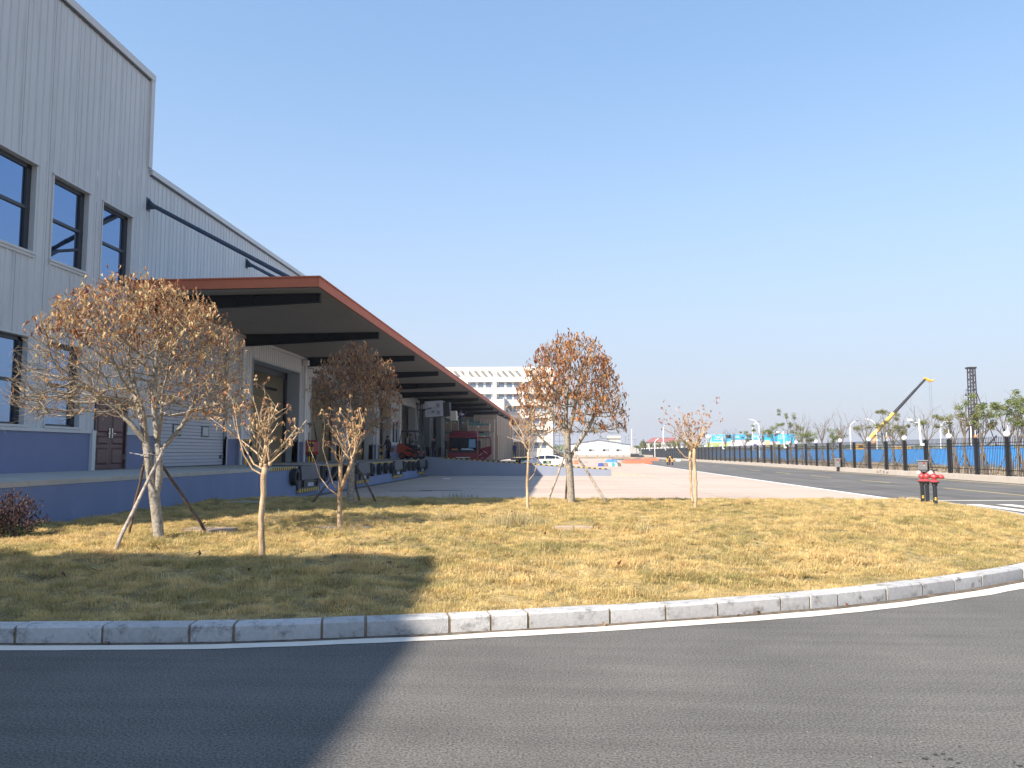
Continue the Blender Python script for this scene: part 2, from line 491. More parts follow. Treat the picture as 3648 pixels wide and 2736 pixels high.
def struct(name, mb, m, **k): return tag(mb.build(name, m, **k), kind='structure')
def sheet(name, x0, x1, y0, y1, z, m):
    return struct(name, MB().quad((x0,y0,z),(x1,y0,z),(x1,y1,z),(x0,y1,z)), m)
sheet('ground', -2600, 2600, -800, 4200, -.05, dirt)
sheet('near_road', -60, 60, -40, 30.4, 0.0, asphalt)
sheet('side_road', 12.0, 24.8, 30.4, 232, 0.001, road_old)
sheet('concrete_yard', -9.77, 12.0, BACK+.28, 222, .006, concrete_yard)
sheet('rear_yard', -60, -9.77, 60, 222, .006, concrete_yard)
# expansion joints of the yard as recessed dark strips
mb = MB()
for y in np.arange(36, 120, 6.0): mb.box(-9.4, 11.9, y, y+.018, .007, .0105)
for x in (-4.0, 6.0): mb.box(x, x+.014, 30.5, 150, .007, .0105)
tag(mb.build('yard_joint', mat('joint_filler', (.30, .25, .21), .9)), kind='structure')
# drain strip along the dock foot
tag(MB().box(DX+.02, DX+.42, 24.5, 57.4, .0, .022).build('drain_strip', mat('drain_concrete', (.11, .11, .105), .9, var=.3, vscale=4)), kind='structure')

# painted lines
def line_strip(name, off0, off1, z, m, s0=0, s1=1e9, wob=.0):
    vs, fs = [], []
    k = 0
    for i, p in enumerate(KC):
        if KS[i] < s0 or KS[i] > s1: continue
        w1 = wob*noise.noise(Vector((KS[i]*1.3, 3, 0)))
        w2 = wob*noise.noise(Vector((KS[i]*1.7, 9, 0)))
        g = off0 + (.05 if p.x > 0 else 0)*smooth(p.x/4)
        h = off1 + (.11)*smooth((p.x+3)/9)
        a = p + KN[i]*(g+w1); b = p + KN[i]*(h+w2)
        vs += [(a.x, a.y, z), (b.x, b.y, z)]
        if k: fs.append((2*k-2, 2*k-1, 2*k+1, 2*k))
        k += 1
    o = MB(); o.add(vs, fs)
    return struct(name, o, m)
gut = ramp_mat('gutter_grit', [(.35, (.055, .045, .035)), (.5, (.12, .095, .07)), (.7, (.22, .17, .12))], scale=9, rough=.95, second=(90, .4))
line_strip('gutter_strip', -.02, .075, .003, gut, wob=.05, s1=KS[-1]-6.5)
line_strip('kerbside_white_line', .10, .27, .005, line_white, wob=.03, s1=KS[-1]-6.5)
def mark(x0, x1, y0, y1, m, z=.006): return MB().quad((x0,y0,z),(x1,y0,z),(x1,y1,z),(x0,y1,z))
struct('white_edge_line', mark(11.90, 12.10, 28.3, 222, line_white, .011), mat('fresh_white_paint', (.9, .89, .88), .6))
struct('stop_line', mark(13.2, 24.0, 29.15, 29.42, line_white), line_white)
for i, x in enumerate((13.15, 14.15, 15.15, 16.15, 17.15, 18.15, 19.15, 20.15)):
    struct('crossing_stripe', mark(x, x+.5, 21.5 if i else 20.5, 27.2, line_white), line_white)
for k in range(19):
    y0 = 45.6 + 9.6*k
    struct('centre_dash', mark(18.1, 18.24, y0, y0+4.4, line_yellow), line_yellow)
struct('centre_line_solid', mark(18.1, 18.24, 30.6, 39.4, line_yellow), line_yellow)
struct('yellow_edge_line', mark(23.58, 23.78, 24, 222, line_yellow), line_yellow)

# kerb stones, one by one, joints where the photograph shows them
kerb = tag(empty('kerb'), kind='structure')
def kerb_s_of_px(vx):      # arclength where the kerb foot crosses photo column vx (in 2212-wide view)
    u = vx*3648/2212
    best = None
    for i, p in enumerate(KC):
        if p.x < -6 or p.x > 8: continue
        c, s = math.cos(TURN), math.sin(TURN)
        x = p.x*c + p.y*s; y = -p.x*s + p.y*c
        yy = y*math.cos(TILT) - EYE*math.sin(TILT)*1.0
        uu = 1824 + F_PX*x/(y*math.cos(TILT) + (0-EYE)*math.sin(TILT))
        if best is None or abs(uu-u) < best[0]: best = (abs(uu-u), KS[i])
    return best[1]
joints = [kerb_s_of_px(v) for v in (30, 215, 407, 508, 692, 790, 972, 1063, 1152, 1320, 1432, 1550, 1685, 1752, 1812, 1915, 1998, 2060, 2120, 2212)]
j0 = joints[0]
while j0 > 12: j0 -= random.choice((1.0, 1.0, .5)); joints.insert(0, j0)
j0 = joints[-1]
while j0 < KS[-1]-.6: j0 += random.choice((1.0, 1.0, .5)); joints.append(min(j0, KS[-1]))
def at_s(s):
    i = int(np.searchsorted(KS, s)); i = max(1, min(i, len(KS)-1))
    t = (s-KS[i-1])/(KS[i]-KS[i-1])
    return KC[i-1].lerp(KC[i], t), KN[i-1].lerp(KN[i], t).normalized()
KW, KH = .22, .15
def kerb_piece(s0, s1, ins, h, name, m, front=0.0, cham=.018):
    n = max(1, int((s1-s0)/.28)) + 1
    vs, fs = [], []
    prof = [(front, -.03), (front, h-cham), (front-cham, h), (-KW+cham, h), (-KW, h-cham), (-KW, -.03)]
    for k in range(n+1):
        p, nn = at_s(s0+ins + (s1-s0-2*ins)*k/n)
        for o, z in prof: q = p + nn*o; vs.append((q.x, q.y, z))
    q = len(prof)
    for k in range(n):
        for a in range(q-1): fs.append((k*q+a, k*q+a+1, (k+1)*q+a+1, (k+1)*q+a))
    fs.append(tuple(range(q))); fs.append(tuple(range(n*q, n*q+q))[::-1])
    mb = MB(); mb.add(vs, fs)
    return mb.build(name, m, kerb)
for a, b in zip(joints[:-1], joints[1:]):
    if b-a < .15: continue
    kerb_piece(a, b, random.uniform(.007, .018), KH+random.uniform(-.004, .005), 'kerb_stone', kerb_gran, front=random.uniform(-.006, .004))
o = kerb_piece(joints[0], joints[-1], .0, KH-.012, 'kerb_joint', mortar, front=-.012)
# back kerb along the yard
mb = MB()
for x in np.arange(-9.6, 11.9, 1.0): mb.box(x+.006, min(x+.994, 12.0), BACK+.12, BACK+.27, -.02, .05)
tag(mb.build('rear_kerb', kerb_gran), kind='structure')

# lawn base sheet with lumps
xs = np.concatenate([np.arange(-30, -11, .5), np.arange(-11, 12.4, .125)]); ys = np.arange(6.9, BACK+.13, .125)
gx, gy = np.meshgrid(xs, ys); fx, fy = gx.ravel(), gy.ravel()
d = kerb_dist(fx, fy); z = lawn_z(fx, fy)
lump = np.array([noise.fractal(Vector((a*1.5, b*3.2, 0)), 1.0, 2.0, 4) for a, b in zip(fx, fy)])
z = z + lump*.105*np.clip((d-.2)/.5, 0, 1)
keep = d > .14
idx = -np.ones(len(fx), int); idx[keep] = np.arange(keep.sum())
W_ = len(xs)
I = np.arange(len(fx)).reshape(gx.shape)
q = np.stack([I[:-1, :-1], I[:-1, 1:], I[1:, 1:], I[1:, :-1]], -1).reshape(-1, 4)
q = q[(idx[q] >= 0).all(1)]
me = bpy.data.meshes.new('lawn')
me.from_pydata(np.stack([fx, fy, z], 1)[keep].tolist(), [], idx[q].tolist())
lawn_soil = ramp_mat('lawn_thatch', [(.3, (.12, .10, .045)), (.5, (.28, .21, .09)), (.7, (.38, .28, .12))], scale=2.5, rough=.95, bump=.8, bscale=60, second=(30, .4))
me.materials.append(lawn_soil)
me.polygons.foreach_set('use_smooth', [True]*len(me.polygons))
o = bpy.data.objects.new('lawn', me); COL.objects.link(o); tag(o, kind='structure')

# grass: real blades, instanced as tufts
grass_mat = ramp_mat('dry_grass', [(.20, (.15, .16, .06)), (.36, (.38, .33, .14)), (.50, (.62, .47, .20)), (.64, (.72, .54, .27)), (.80, (.60, .40, .16))],
                     scale=.85, detail=7, rough=.75, spec=.25, rand=.22, second=(5, .28), stretch=(.7, 1.5, 1), trans=.35, rough_n=.62)
def tuft(nb, rad, h, lean, wd, seed):
    rng = random.Random(seed)
    mb = MB()
    for _ in range(nb):
        a = rng.uniform(0, 2*PI); r = rad*math.sqrt(rng.random())
        p = Vector((r*math.cos(a), r*math.sin(a), -.01))
        hh = h*rng.uniform(.45, 1.15)
        az = rng.uniform(0, 2*PI); ln = lean*rng.uniform(.2, 1.2)*hh
        dirv = Vector((math.cos(az), math.sin(az), 0)); sd = Vector((-dirv.y, dirv.x, 0))*wd*rng.uniform(.6, 1.3)
        m1 = p + dirv*ln*.35 + Vector((0, 0, hh*.62)); t = p + dirv*ln + Vector((0, 0, hh*rng.uniform(.8, 1.0)))
        mb.add([p-sd, p+sd, m1+sd*.7, m1-sd*.7, t], [(0, 1, 2, 3), (3, 2, 4)])
    return mb
def hidden_ob(name, mb, m):            # source shape for instancing, lives only as data
    return bpy.data.objects.new(name, mb.mesh(name, m))
tufts = [hidden_ob('grass_tuft', tuft(38, .085, .046, 1.0, .0024, 3), grass_mat),
         hidden_ob('grass_tuft', tuft(42, .10, .036, 1.3, .0025, 4), grass_mat),
         hidden_ob('grass_tuft', tuft(30, .07, .062, .8, .0022, 5), grass_mat)]
def scatter(name, pts, rots, scales, src, label=None, cat=None, kind='stuff', parent=None):
    me = bpy.data.meshes.new(name)
    me.from_pydata([tuple(p) for p in pts], [], [])
    at = me.attributes.new('rot', 'FLOAT_VECTOR', 'POINT'); at.data.foreach_set('vector', np.asarray(rots, np.float32).ravel())
    at = me.attributes.new('scl', 'FLOAT_VECTOR', 'POINT'); at.data.foreach_set('vector', np.asarray(scales, np.float32).ravel())
    o = bpy.data.objects.new(name, me); COL.objects.link(o)
    ng = bpy.data.node_groups.new(name, 'GeometryNodeTree')
    ng.interface.new_socket('Geometry', in_out='INPUT', socket_type='NodeSocketGeometry')
    ng.interface.new_socket('Geometry', in_out='OUTPUT', socket_type='NodeSocketGeometry')
    N, L = ng.nodes, ng.links
    gi, go = N.new('NodeGroupInput'), N.new('NodeGroupOutput')
    ip = N.new('GeometryNodeInstanceOnPoints'); oi = N.new('GeometryNodeObjectInfo'); oi.inputs['Object'].default_value = src
    oi.inputs['As Instance'].default_value = True
    ar = N.new('GeometryNodeInputNamedAttribute'); ar.data_type = 'FLOAT_VECTOR'; ar.inputs['Name'].default_value = 'rot'
    asc = N.new('GeometryNodeInputNamedAttribute'); asc.data_type = 'FLOAT_VECTOR'; asc.inputs['Name'].default_value = 'scl'
    L.new(gi.outputs[0], ip.inputs['Points']); L.new(oi.outputs['Geometry'], ip.inputs['Instance'])
    L.new(ar.outputs['Attribute'], ip.inputs['Rotation']); L.new(asc.outputs['Attribute'], ip.inputs['Scale'])
    L.new(ip.outputs[0], go.inputs[0])
    md = o.modifiers.new('scatter', 'NODES'); md.node_group = ng
    return tag(o, label, cat, kind=kind)
rng = np.random.default_rng(11)
n = 78000
px = rng.uniform(-17, 12.1, n*2); py = rng.uniform(7.0, BACK+.12, n*2)
keep = rng.random(n*2) < np.clip(1.25 - (py-8)/26, .3, 1)
px, py = px[keep], py[keep]
d = kerb_dist(px, py)
ok = (d > .235) & ~((px < DX+.03) & (py > 8.2)) & (px > -.72*py - 1.5) & (px < .62*py + 1.5)
px, py, d = px[ok], py[ok], d[ok]
lum = np.array([noise.fractal(Vector((a*1.5, b*3.2, 0)), 1.0, 2.0, 4) for a, b in zip(px, py)])
pz = lawn_z(px, py) + lum*.105*np.clip((d-.2)/.5, 0, 1)
hs = np.array([noise.noise(Vector((a*.9, b*2.2, 7))) for a, b in zip(px, py)])
sc = (1.0 + .55*hs + rng.uniform(-.2, .2, len(px)))*np.clip(.6+d*.6, .6, 1)
hz = sc*(1+.5*lum)
pick = rng.integers(0, 3, len(px))
for k, name in enumerate(('grass', 'grass', 'grass')):
    s = pick == k
    pts = np.stack([px, py, pz-.004], 1)[s]
    rot = np.stack([rng.uniform(-.15, .15, s.sum()), rng.uniform(-.15, .15, s.sum()), rng.uniform(0, 6.28, s.sum())], 1)
    scl = np.stack([sc[s]*1.15, sc[s]*1.15, hz[s]], 1)
    scatter(name, pts, rot, scl, tufts[k], ('short dry yellow turf covering the lawn behind the kerb', 'matted straw coloured turf among the lawn lumps',
            'longer dry tips standing out of the yellow turf')[k], 'grass')
print('tufts', len(px))

# taller pale dry clumps
def clump(label, u, v, nb, rad, h, seed, col=None, lean=.7, wd=.0035, kind=None):
    p = PL(u, v)
    mb = tuft(nb, rad, h, lean, wd, seed)
    o = mb.build('grass_clump', col or pale_grass, loc=p)
    return tag(o, label, 'grass clump', kind=kind)
pale_grass = ramp_mat('pale_tall_grass', [(.35, (.30, .27, .13)), (.55, (.55, .45, .25)), (.7, (.62, .52, .32))], scale=14, trans=.3, rough=.8)
green_weed = ramp_mat('green_weed', [(.35, (.04, .07, .02)), (.6, (.10, .13, .035))], scale=12, trans=.3, rough=.6)
p0 = PL(1830, 1875)
mb = MB()
for k, (dx, dy, r_, h_) in enumerate([(-.5,.05,.22,.22),(-.25,-.05,.25,.3),(0,0,.28,.34),(.28,.05,.26,.32),(.5,.0,.2,.22),(.12,.25,.22,.28)]):
    t = tuft(110, r_, h_, .8, .0032, 50+k)
    t.v = [(x+dx, y+dy, z+lz(p0.x+dx, p0.y+dy)-p0.z) for x, y, z in t.v]
    mb.add(t.v, t.f)
tag(mb.build('grass_clump', pale_grass, loc=p0), 'widest pale feathery grass clump beside the slim central sapling', 'grass clump')
clump('small pale grass tuft left of the wide feathery clump', 1600, 1850, 120, .25, .2, 61)
clump('spiky straw coloured clump with long stray blades, right of the stone slab', 2290, 1905, 46, .12, .36, 62, lean=1.0, wd=.005)
clump('bright yellow spiky tuft on the right half of the lawn', 3155, 1905, 40, .16, .24, 63, lean=1.3, wd=.005)
clump('grey green blade tuft beside the first slim tree in front of the dock', 990, 1845, 90, .35, .22, 64, lean=1.0)
clump('pale blades at the shadow edge left of the drain strip', 1440, 1798, 60, .25, .2, 65, kind='stuff')
clump('dark weedy fringe at the lawn edge before the yard', 1640, 1778, 140, .7, .3, 66, col=green_weed, lean=.6, kind='stuff')
clump('sprig of green weed in front of the blue dock wall', 770, 1800, 40, .2, .3, 67, col=green_weed)
clump('mixed dry weeds at the foot of the second slim tree', 1245, 1905, 120, .35, .13, 68, lean=1.5)
clump('dry weeds at the foot of the leaning support stakes', 600, 1930, 80, .3, .12, 69, lean=1.5)

# flat stone covers on the lawn
slab_mat = mat('pinkish_stone', (.36, .27, .20), .85, var=.15, vscale=9, bump=.5, bscale=40)
slab_grey = mat('grey_stone', (.27, .26, .23), .85, var=.15, vscale=9, bump=.5, bscale=40)
def slab(name, label, u0, u1, v, dep, m, t=.05, n=1):
    a, b = PL(u0, v), PL(u1, v)
    root = thing(name, label, 'stone slab', ((a.x+b.x)/2, (a.y+b.y)/2, max(a.z, b.z)+.015))
    L_ = abs(b.x-a.x)
    for k in range(n):
        x0 = -L_/2 + L_*k/n
        mb = MB(); mb.box(x0+.01, x0+L_/n-.01, -dep/2, dep/2, -.08, t)
        mb.build('slab', m, root, bevel=.012, rz=random.uniform(-.03, .03))
    return root
slab('stone_cover', 'pinkish broken stone slabs lying by the stake right of the largest tree', 660, 825, 1897, .55, slab_mat, n=2)
slab('stone_cover', 'grey stone cover in the shade close to the blue dock wall', 820, 990, 1793, .7, slab_grey, .03)
slab('stone_cover', 'sunlit edging stones in the grass right of the wide pale clump', 1975, 2185, 1886, .18, slab_mat, .045, n=3)
slab('stone_cover', 'low pinkish stones around the foot of the second slim tree', 1130, 1320, 1884, .4, slab_mat, .02, n=2)

# fallen leaves
leaf_brown = ramp_mat('dead_leaf', [(.3, (.13, .055, .03)), (.5, (.25, .12, .055)), (.7, (.40, .25, .12))], scale=9, rough=.6, trans=.25, per_island=True, rand=.35)
def leaf_verts(c, M, L_, W__, curl):
    """curled lanceolate leaf: 3 cross rows folded along the midrib"""
    pts = []
    for t, wv, zz in ((0, 0.12, 0), (.38, 1, .12), (.72, .7, -.02), (1, .05, -.35)):
        y = L_*t*(1-.25*abs(curl)); z = L_*zz*curl - L_*.35*curl*t*t
        hw = W__*wv/2
        pts += [(-hw, y, z+hw*.55), (0, y, z), (hw, y, z+hw*.55)]
    return [Vector(c) + M @ Vector(p) for p in pts]
LEAF_F = [(0,1,4,3),(1,2,5,4),(3,4,7,6),(4,5,8,7),(6,7,10,9),(7,8,11,10)]
def rand_rot(r, droop=None):
    if droop is None:
        return Matrix.Rotation(r.uniform(0, 2*PI), 3, 'Z') @ Matrix.Rotation(r.uniform(-.5, .5), 3, 'X') @ Matrix.Rotation(r.uniform(-.6, .6), 3, 'Y')
    return Matrix.Rotation(r.uniform(0, 2*PI), 3, 'Z') @ Matrix.Rotation(-r.uniform(*droop), 3, 'X') @ Matrix.Rotation(r.uniform(-1.3, 1.3), 3, 'Y')
mb = MB(); r = random.Random(5)
for _ in range(190):
    if r.random() < .35: x, y = r.uniform(-6, 6), r.uniform(8, 17)
    else:
        c = r.choice([(-5.8, 11.5), (-3.8, 10.2), (-3.8, 13.5), (.3, 21), (-.8, 17.8)]); x, y = c[0]+r.gauss(.6, 1.6), c[1]+r.gauss(0, 1.6)
    if float(kerb_dist(x, y)[0]) < .3 or x < DX+.3 or y > 29.5: continue
    mb.add(leaf_verts((x, y, lz(x, y)+.055), rand_rot(r), r.uniform(.07, .13), r.uniform(.025, .045), r.uniform(-1, 1)), LEAF_F)
for _ in range(10):
    p, nn = at_s(r.uniform(joints[0]+8, joints[-1]-6)); q = p + nn*r.uniform(.02, .12)
    mb.add(leaf_verts((q.x, q.y, .02), rand_rot(r), .09, .035, .8), LEAF_F)
tag(mb.build('fallen_leaves', leaf_brown), 'scattered curled brown leaves lying on the lawn', 'fallen leaves', kind='stuff')

# grit on the carriageway and dry leaves in the gutter
mb = MB(); r = random.Random(17)
for _ in range(520):
    if r.random() < .6:
        p, nn = at_s(r.uniform(joints[0]+6, joints[-1]-4)); q = p+nn*abs(r.gauss(.05, .12)); x, y = q.x, q.y
    else: x, y = r.uniform(-6, 9), r.uniform(2.2, 9)
    if r.random() < .5 and float(kerb_dist(x, y)[0]) < -.5: continue
    if float(kerb_dist(x, y)[0]) > -.01: continue
    s_ = r.uniform(.0018, .0045)
    mb.add([(x-s_, y-s_*.7, .001), (x+s_, y-s_*.5, .001), (x+s_*.8, y+s_*.8, .001), (x-s_*.7, y+s_, .001), (x+r.uniform(-.3, .3)*s_, y, s_*1.2)], [(0, 1, 4), (1, 2, 4), (2, 3, 4), (3, 0, 4)])
tag(mb.build('road_grit', mat('pale_grit', (.42, .38, .32), .9), recalc=False), 'tiny pale pebbles and grit scattered on the asphalt', 'grit', kind='stuff')
mb = MB()
stain = mat('tar_spot', (.035, .033, .032), .8)
for _ in range(46):
    cx_, cy_2 = r.gauss(2.1, .28), r.gauss(4.55, .16)
    s_ = r.uniform(.006, .024); n_ = 7
    ring = [(cx_+s_*r.uniform(.5, 1.3)*math.cos(2*PI*k/n_), cy_2+s_*.7*r.uniform(.5, 1.3)*math.sin(2*PI*k/n_), .004) for k in range(n_)]
    mb.add(ring, [tuple(range(n_))])
tag(mb.build('tar_spots', stain, recalc=False), 'group of small dark spots on the sunlit asphalt near the front', 'stains', kind='stuff')
# ================================================================== warehouse
wh = thing('warehouse', 'long grey clad warehouse with blue base, tall left end and red edged canopy', 'warehouse', (WX, 8.95, 0))
WL = (0, 0, 0)
def wpart(mb, name, m, parent=None, **k):
    """vertices given in world coordinates; the part hangs from the warehouse"""
    o = mb.build(name, m, parent or wh, **k)
    p = parent or wh
    off = Vector((0, 0, 0)); q = p
    while q: off += Vector(q.location); q = q.parent
    o.location = -off
    return o
T_Y0, STEP_Y, END_Y = 8.95, 25.22, 152.0
H1, H2 = 14.34, 11.10
CAN_WALL_Z = 6.80
# windows and doors: (y0, y1, z0, z1)
WIN = []
for k in range(5):
    y1 = 24.33 - 2.34*k
    WIN.append((y1-1.63, y1, 6.88, 9.2))
    if k: WIN.append((y1-1.63 + (.1 if k == 1 else 0), y1, 2.40, 4.66))
DOOR = (22.81, 24.47, DZ, 3.36)
ROLL = (26.35, 32.12, DZ, 6.22)
OPEN = [(34.72+8.4*k, 34.72+8.4*k+6.35, DZ, 5.84) for k in range(13)]
OPEN[3] = (59.9, 63.9, DZ, 5.84)
HOLES = WIN + [DOOR, ROLL] + OPEN
RIB = [(0, 0), (.16, 0), (.185, .026), (.225, .026), (.25, 0)]      # one rib every .28 m
def ribbed(mb, y0, y1, z0, z1, phase=0.0, amp=1.0, pitch=.28):
    ys = [(y0, None)]
    k = math.floor((y0-phase)/pitch)-1
    pts = []
    while True:
        b = phase + k*pitch
        for a, h in ((.0, 0), (.165, 0), (.185, .024), (.225, .024), (.245, 0)):
            pts.append((b+a*pitch/.28, h))
        if b > y1: break
        k += 1
    def val(y):
        for (a, ha), (b, hb) in zip(pts[:-1], pts[1:]):
            if a <= y <= b: return ha + (hb-ha)*(y-a)/max(b-a, 1e-9)
        return 0
    seq = [(y0, val(y0))] + [(a, h) for a, h in pts if y0+1e-4 < a < y1-1e-4] + [(y1, val(y1))]
    vs, fs = [], []
    for i, (y, h) in enumerate(seq):
        vs += [(WX+h*amp, y, z0), (WX+h*amp, y, z1)]
        if i: fs.append((2*i-2, 2*i, 2*i+1, 2*i-1))
    mb.add(vs, fs)
def strips(y0, y1, z0, z1):
    """cut the rectangle around the holes; yields rectangles"""
    cuts = sorted({y0, y1} | {v for h in HOLES for v in h[:2] if y0 < v < y1})
    for a, b in zip(cuts[:-1], cuts[1:]):
        m_ = (a+b)/2
        hs = sorted([(h[2], h[3]) for h in HOLES if h[0] < m_ < h[1]])
        z = z0
        for p, q in hs:
            if q <= z0 or p >= z1: continue
            if p > z: yield (a, b, z, min(p, z1))
            z = max(z, q)
        if z < z1: yield (a, b, z, z1)
DADO = 2.28
# cladding sheets, one by one up to the third door bay, then one per bay
edges = [T_Y0]
y = T_Y0
while y < 50.4: y += 1.12; edges.append(min(y, 50.4)); 
edges[-1] = 50.4
edges = sorted(set([e for e in edges if abs(e-STEP_Y) > .3] + [STEP_Y]))
while edges[-1] < END_Y: edges.append(min(edges[-1]+8.4, END_Y))
for a, b in zip(edges[:-1], edges[1:]):
    top = H1 if b <= STEP_Y+.01 else H2
    low = DADO
    mb = MB()
    g = .006 if b-a < 2 else 0
    rects = list(strips(a+g, b-g, low, top))
    for (p, q, z0, z1) in rects:
        if q-p < .02: continue
        mb = MB(); ribbed(mb, p, q, z0, z1, phase=a)
        wpart(mb, 'cladding_sheet', cladding if b < STEP_Y+9 else cladding_b, recalc=False)
# blue plinth wall
for (a, b, z0, z1) in strips(T_Y0, END_Y, DZ-.02, DADO-.04): wpart(MB().box(WX-.3, WX+.012, a, b, z0, z1), 'blue_plinth', dado_blue)
for (a, b, z0, z1) in strips(T_Y0, END_Y, DADO-.038, DADO+.05):
    if z1-z0 > .02: wpart(MB().box(WX-.05, WX+.06, a, b, DADO-.038, DADO+.05), 'base_flashing', flashing)
# back skin, roof and far sides so the building is closed
mb = MB()
D_ = -64
mb.quad((D_, T_Y0, 0), (D_, T_Y0, H1), (D_, STEP_Y, H1), (D_, STEP_Y, 0)).quad((D_, STEP_Y, 0), (D_, STEP_Y, H2), (D_, END_Y, H2), (D_, END_Y, 0))
mb.quad((D_, T_Y0, 0), (WX, T_Y0, 0), (WX, T_Y0, H1), (D_, T_Y0, H1))
mb.quad((D_, END_Y, 0), (WX, END_Y, 0), (WX, END_Y, H2), (D_, END_Y, H2))
mb.quad((D_, STEP_Y, H2), (WX-.02, STEP_Y, H2), (WX-.02, STEP_Y, H1), (D_, STEP_Y, H1))
wpart(mb, 'rear_wall', cladding_b)
mb = MB()
mb.box(D_, WX-.03, T_Y0+.02, STEP_Y-.02, H1-.35, H1-.2); mb.box(D_, WX-.03, STEP_Y, END_Y-.02, H2-.35, H2-.2)
wpart(mb, 'roof', flashing)
# parapet coping and corner trims
mb = MB()
mb.box(WX-.25, WX+.10, T_Y0-.08, STEP_Y+.10, H1-.17, H1+.05)
wpart(mb, 'coping', flashing)
mb = MB(); mb.box(WX-.25, WX+.10, STEP_Y+.10, END_Y, H2-.13, H2+.05)
wpart(mb, 'coping', flashing)
wpart(MB().box(WX-.25, WX+.085, STEP_Y-.12, STEP_Y+.10, H2+.06, H1-.175), 'corner_trim', flashing)
wpart(MB().box(WX-.25, WX+.07, T_Y0-.05, T_Y0+.15, DADO+.1, H1-.175), 'corner_trim', flashing)
# dark groove under the coping
mb = MB(); mb.box(WX+.028, WX+.05, T_Y0, STEP_Y-.15, H1-.24, H1-.175); mb.box(WX+.028, WX+.05, STEP_Y+.12, END_Y, H2-.19, H2-.135)
wpart(mb, 'shadow_gap', frame_dark)

# windows
def window(y0, y1, z0, z1, rail=.5, brace=None):
    fr = MB(); t = .11; xd = WX-.16
    fr.box(xd-.05, xd+.03, y0, y0+t*.6, z0, z1).box(xd-.05, xd+.03, y1-t*1.6, y1, z0, z1)
    fr.box(xd-.05, xd+.03, y0, y1, z1-t, z1).box(xd-.05, xd+.03, y0, y1, z0, z0+.06)
    zm = z0+(z1-z0)*rail
    fr.box(xd-.045, xd+.035, y0, y1, zm-.04, zm+.04)
    if brace == 'high': fr.tube([(xd+.005, y0+.02, z1-.75), (xd+.005, y1-.55, z1-.12)], .05, 6)
    if brace == 'low': fr.tube([(xd+.005, y0+.05, z0+.05), (xd+.005, y0+.55, z0+.36), (xd+.005, y1-.2, z0+.62)], .05, 6)
    f = wpart(fr, 'window', frame_dark)
    def sub(mb, name, m):
        o = mb.build(name, m, f); return o
    p = MB().quad((xd-.02, y0+.03, z0+.03), (xd-.02, y1-.05, z0+.03), (xd-.02, y1-.05, z1-.05), (xd-.02, y0+.03, z1-.05))
    sub(p, 'pane', pane)
    sub(MB().box(WX-.13, WX+.035, y0-.05, y0, z0-.02, z1+.02), 'jamb', flashing)
    sub(MB().box(WX-.13, WX+.02, y1, y1+.035, z0-.02, z1+.02), 'jamb', flashing)
    sub(MB().box(WX-.16, WX+.065, y0-.07, y1+.06, z1+.002, z1+.045), 'head_trim', flashing)
    tr = MB(); tr.box(WX-.16, WX+.075, y0-.06, y1+.05, z0-.06, z0).box(WX-.1, WX+.045, y0-.05, y1+.04, z0-.14, z0-.062)
    sub(tr, 'sill', flashing)
    return f
for i, (a, b, z0, z1) in enumerate(WIN):
    br = 'high' if abs(b-24.33) < .01 else ('low' if abs(b-21.99) < .01 and z0 > 5 else None)
    window(a, b, z0, z1, .5, br)
# room behind the windows so the panes are not see-through to the sky
mb = MB(); mb.box(WX-3.2, WX-3.0, T_Y0, 26.1, DZ, H1-.5)
wpart(mb, 'inner_wall', mat('inner_grey', (.12, .12, .12), .9))

# brown double door
y0, y1, z0, z1 = DOOR
fr = MB(); fr.box(WX-.12, WX+.04, y0-.05, y0+.03, z0, z1+.05).box(WX-.12, WX+.04, y1-.03, y1+.05, z0, z1+.05).box(WX-.12, WX+.04, y0, y1, z1-.0, z1+.05).box(WX-.1, WX+.03, y0, y1, z0, z0+.035)
dframe = wpart(fr, 'door_frame', mat('door_frame_dark', (.05, .025, .03), .4))
ym = (y0+y1)/2
for k, (a, b) in enumerate(((y0+.035, ym-.004), (ym+.004, y1-.035))):
    mb = MB(); mb.box(WX-.08, WX-.02, a, b, z0+.04, z1-.005)
    for q0, q1 in ((.12, .62), (.72, .98), (1.08, 1.68), (1.78, 2.05)):
        zz0, zz1 = z0+.04+q0, z0+.04+q1
        mb.hexa([(WX-.02, a+.1, zz0), (WX-.02, b-.1, zz0), (WX-.02, b-.1, zz1), (WX-.02, a+.1, zz1),
                 (WX+.006, a+.15, zz0+.05), (WX+.006, b-.15, zz0+.05), (WX+.006, b-.15, zz1-.05), (WX+.006, a+.15, zz1-.05)])
    lf = wpart(mb, 'door', door_brown)
    hy = b-.07 if k == 0 else a+.07
    h = MB(); h.box(WX-.015, WX+.02, hy-.03, hy+.03, z0+.96, z0+1.26); h.box(WX+.02, WX+.05, hy-.012, hy+.012, z0+1.09, z0+1.11)
    h.box(WX+.04, WX+.055, hy-.012, hy+(-.13 if k == 0 else .13), z0+1.085, z0+1.11)
    h.build('handle', steel, lf)
    hh = MB(); e = a if k == 0 else b
    for zz in (.3, 1.6): hh.box(WX-.02, WX+.03, e-.012, e+.012, z0+zz, z0+zz+.16)
    hh.build('hinge', steel, lf)
mb = MB(); mb.box(WX+.0, WX+.10, 22.55, 22.72, DZ, DADO+.05)
wpart(mb, 'door_trim', flashing)

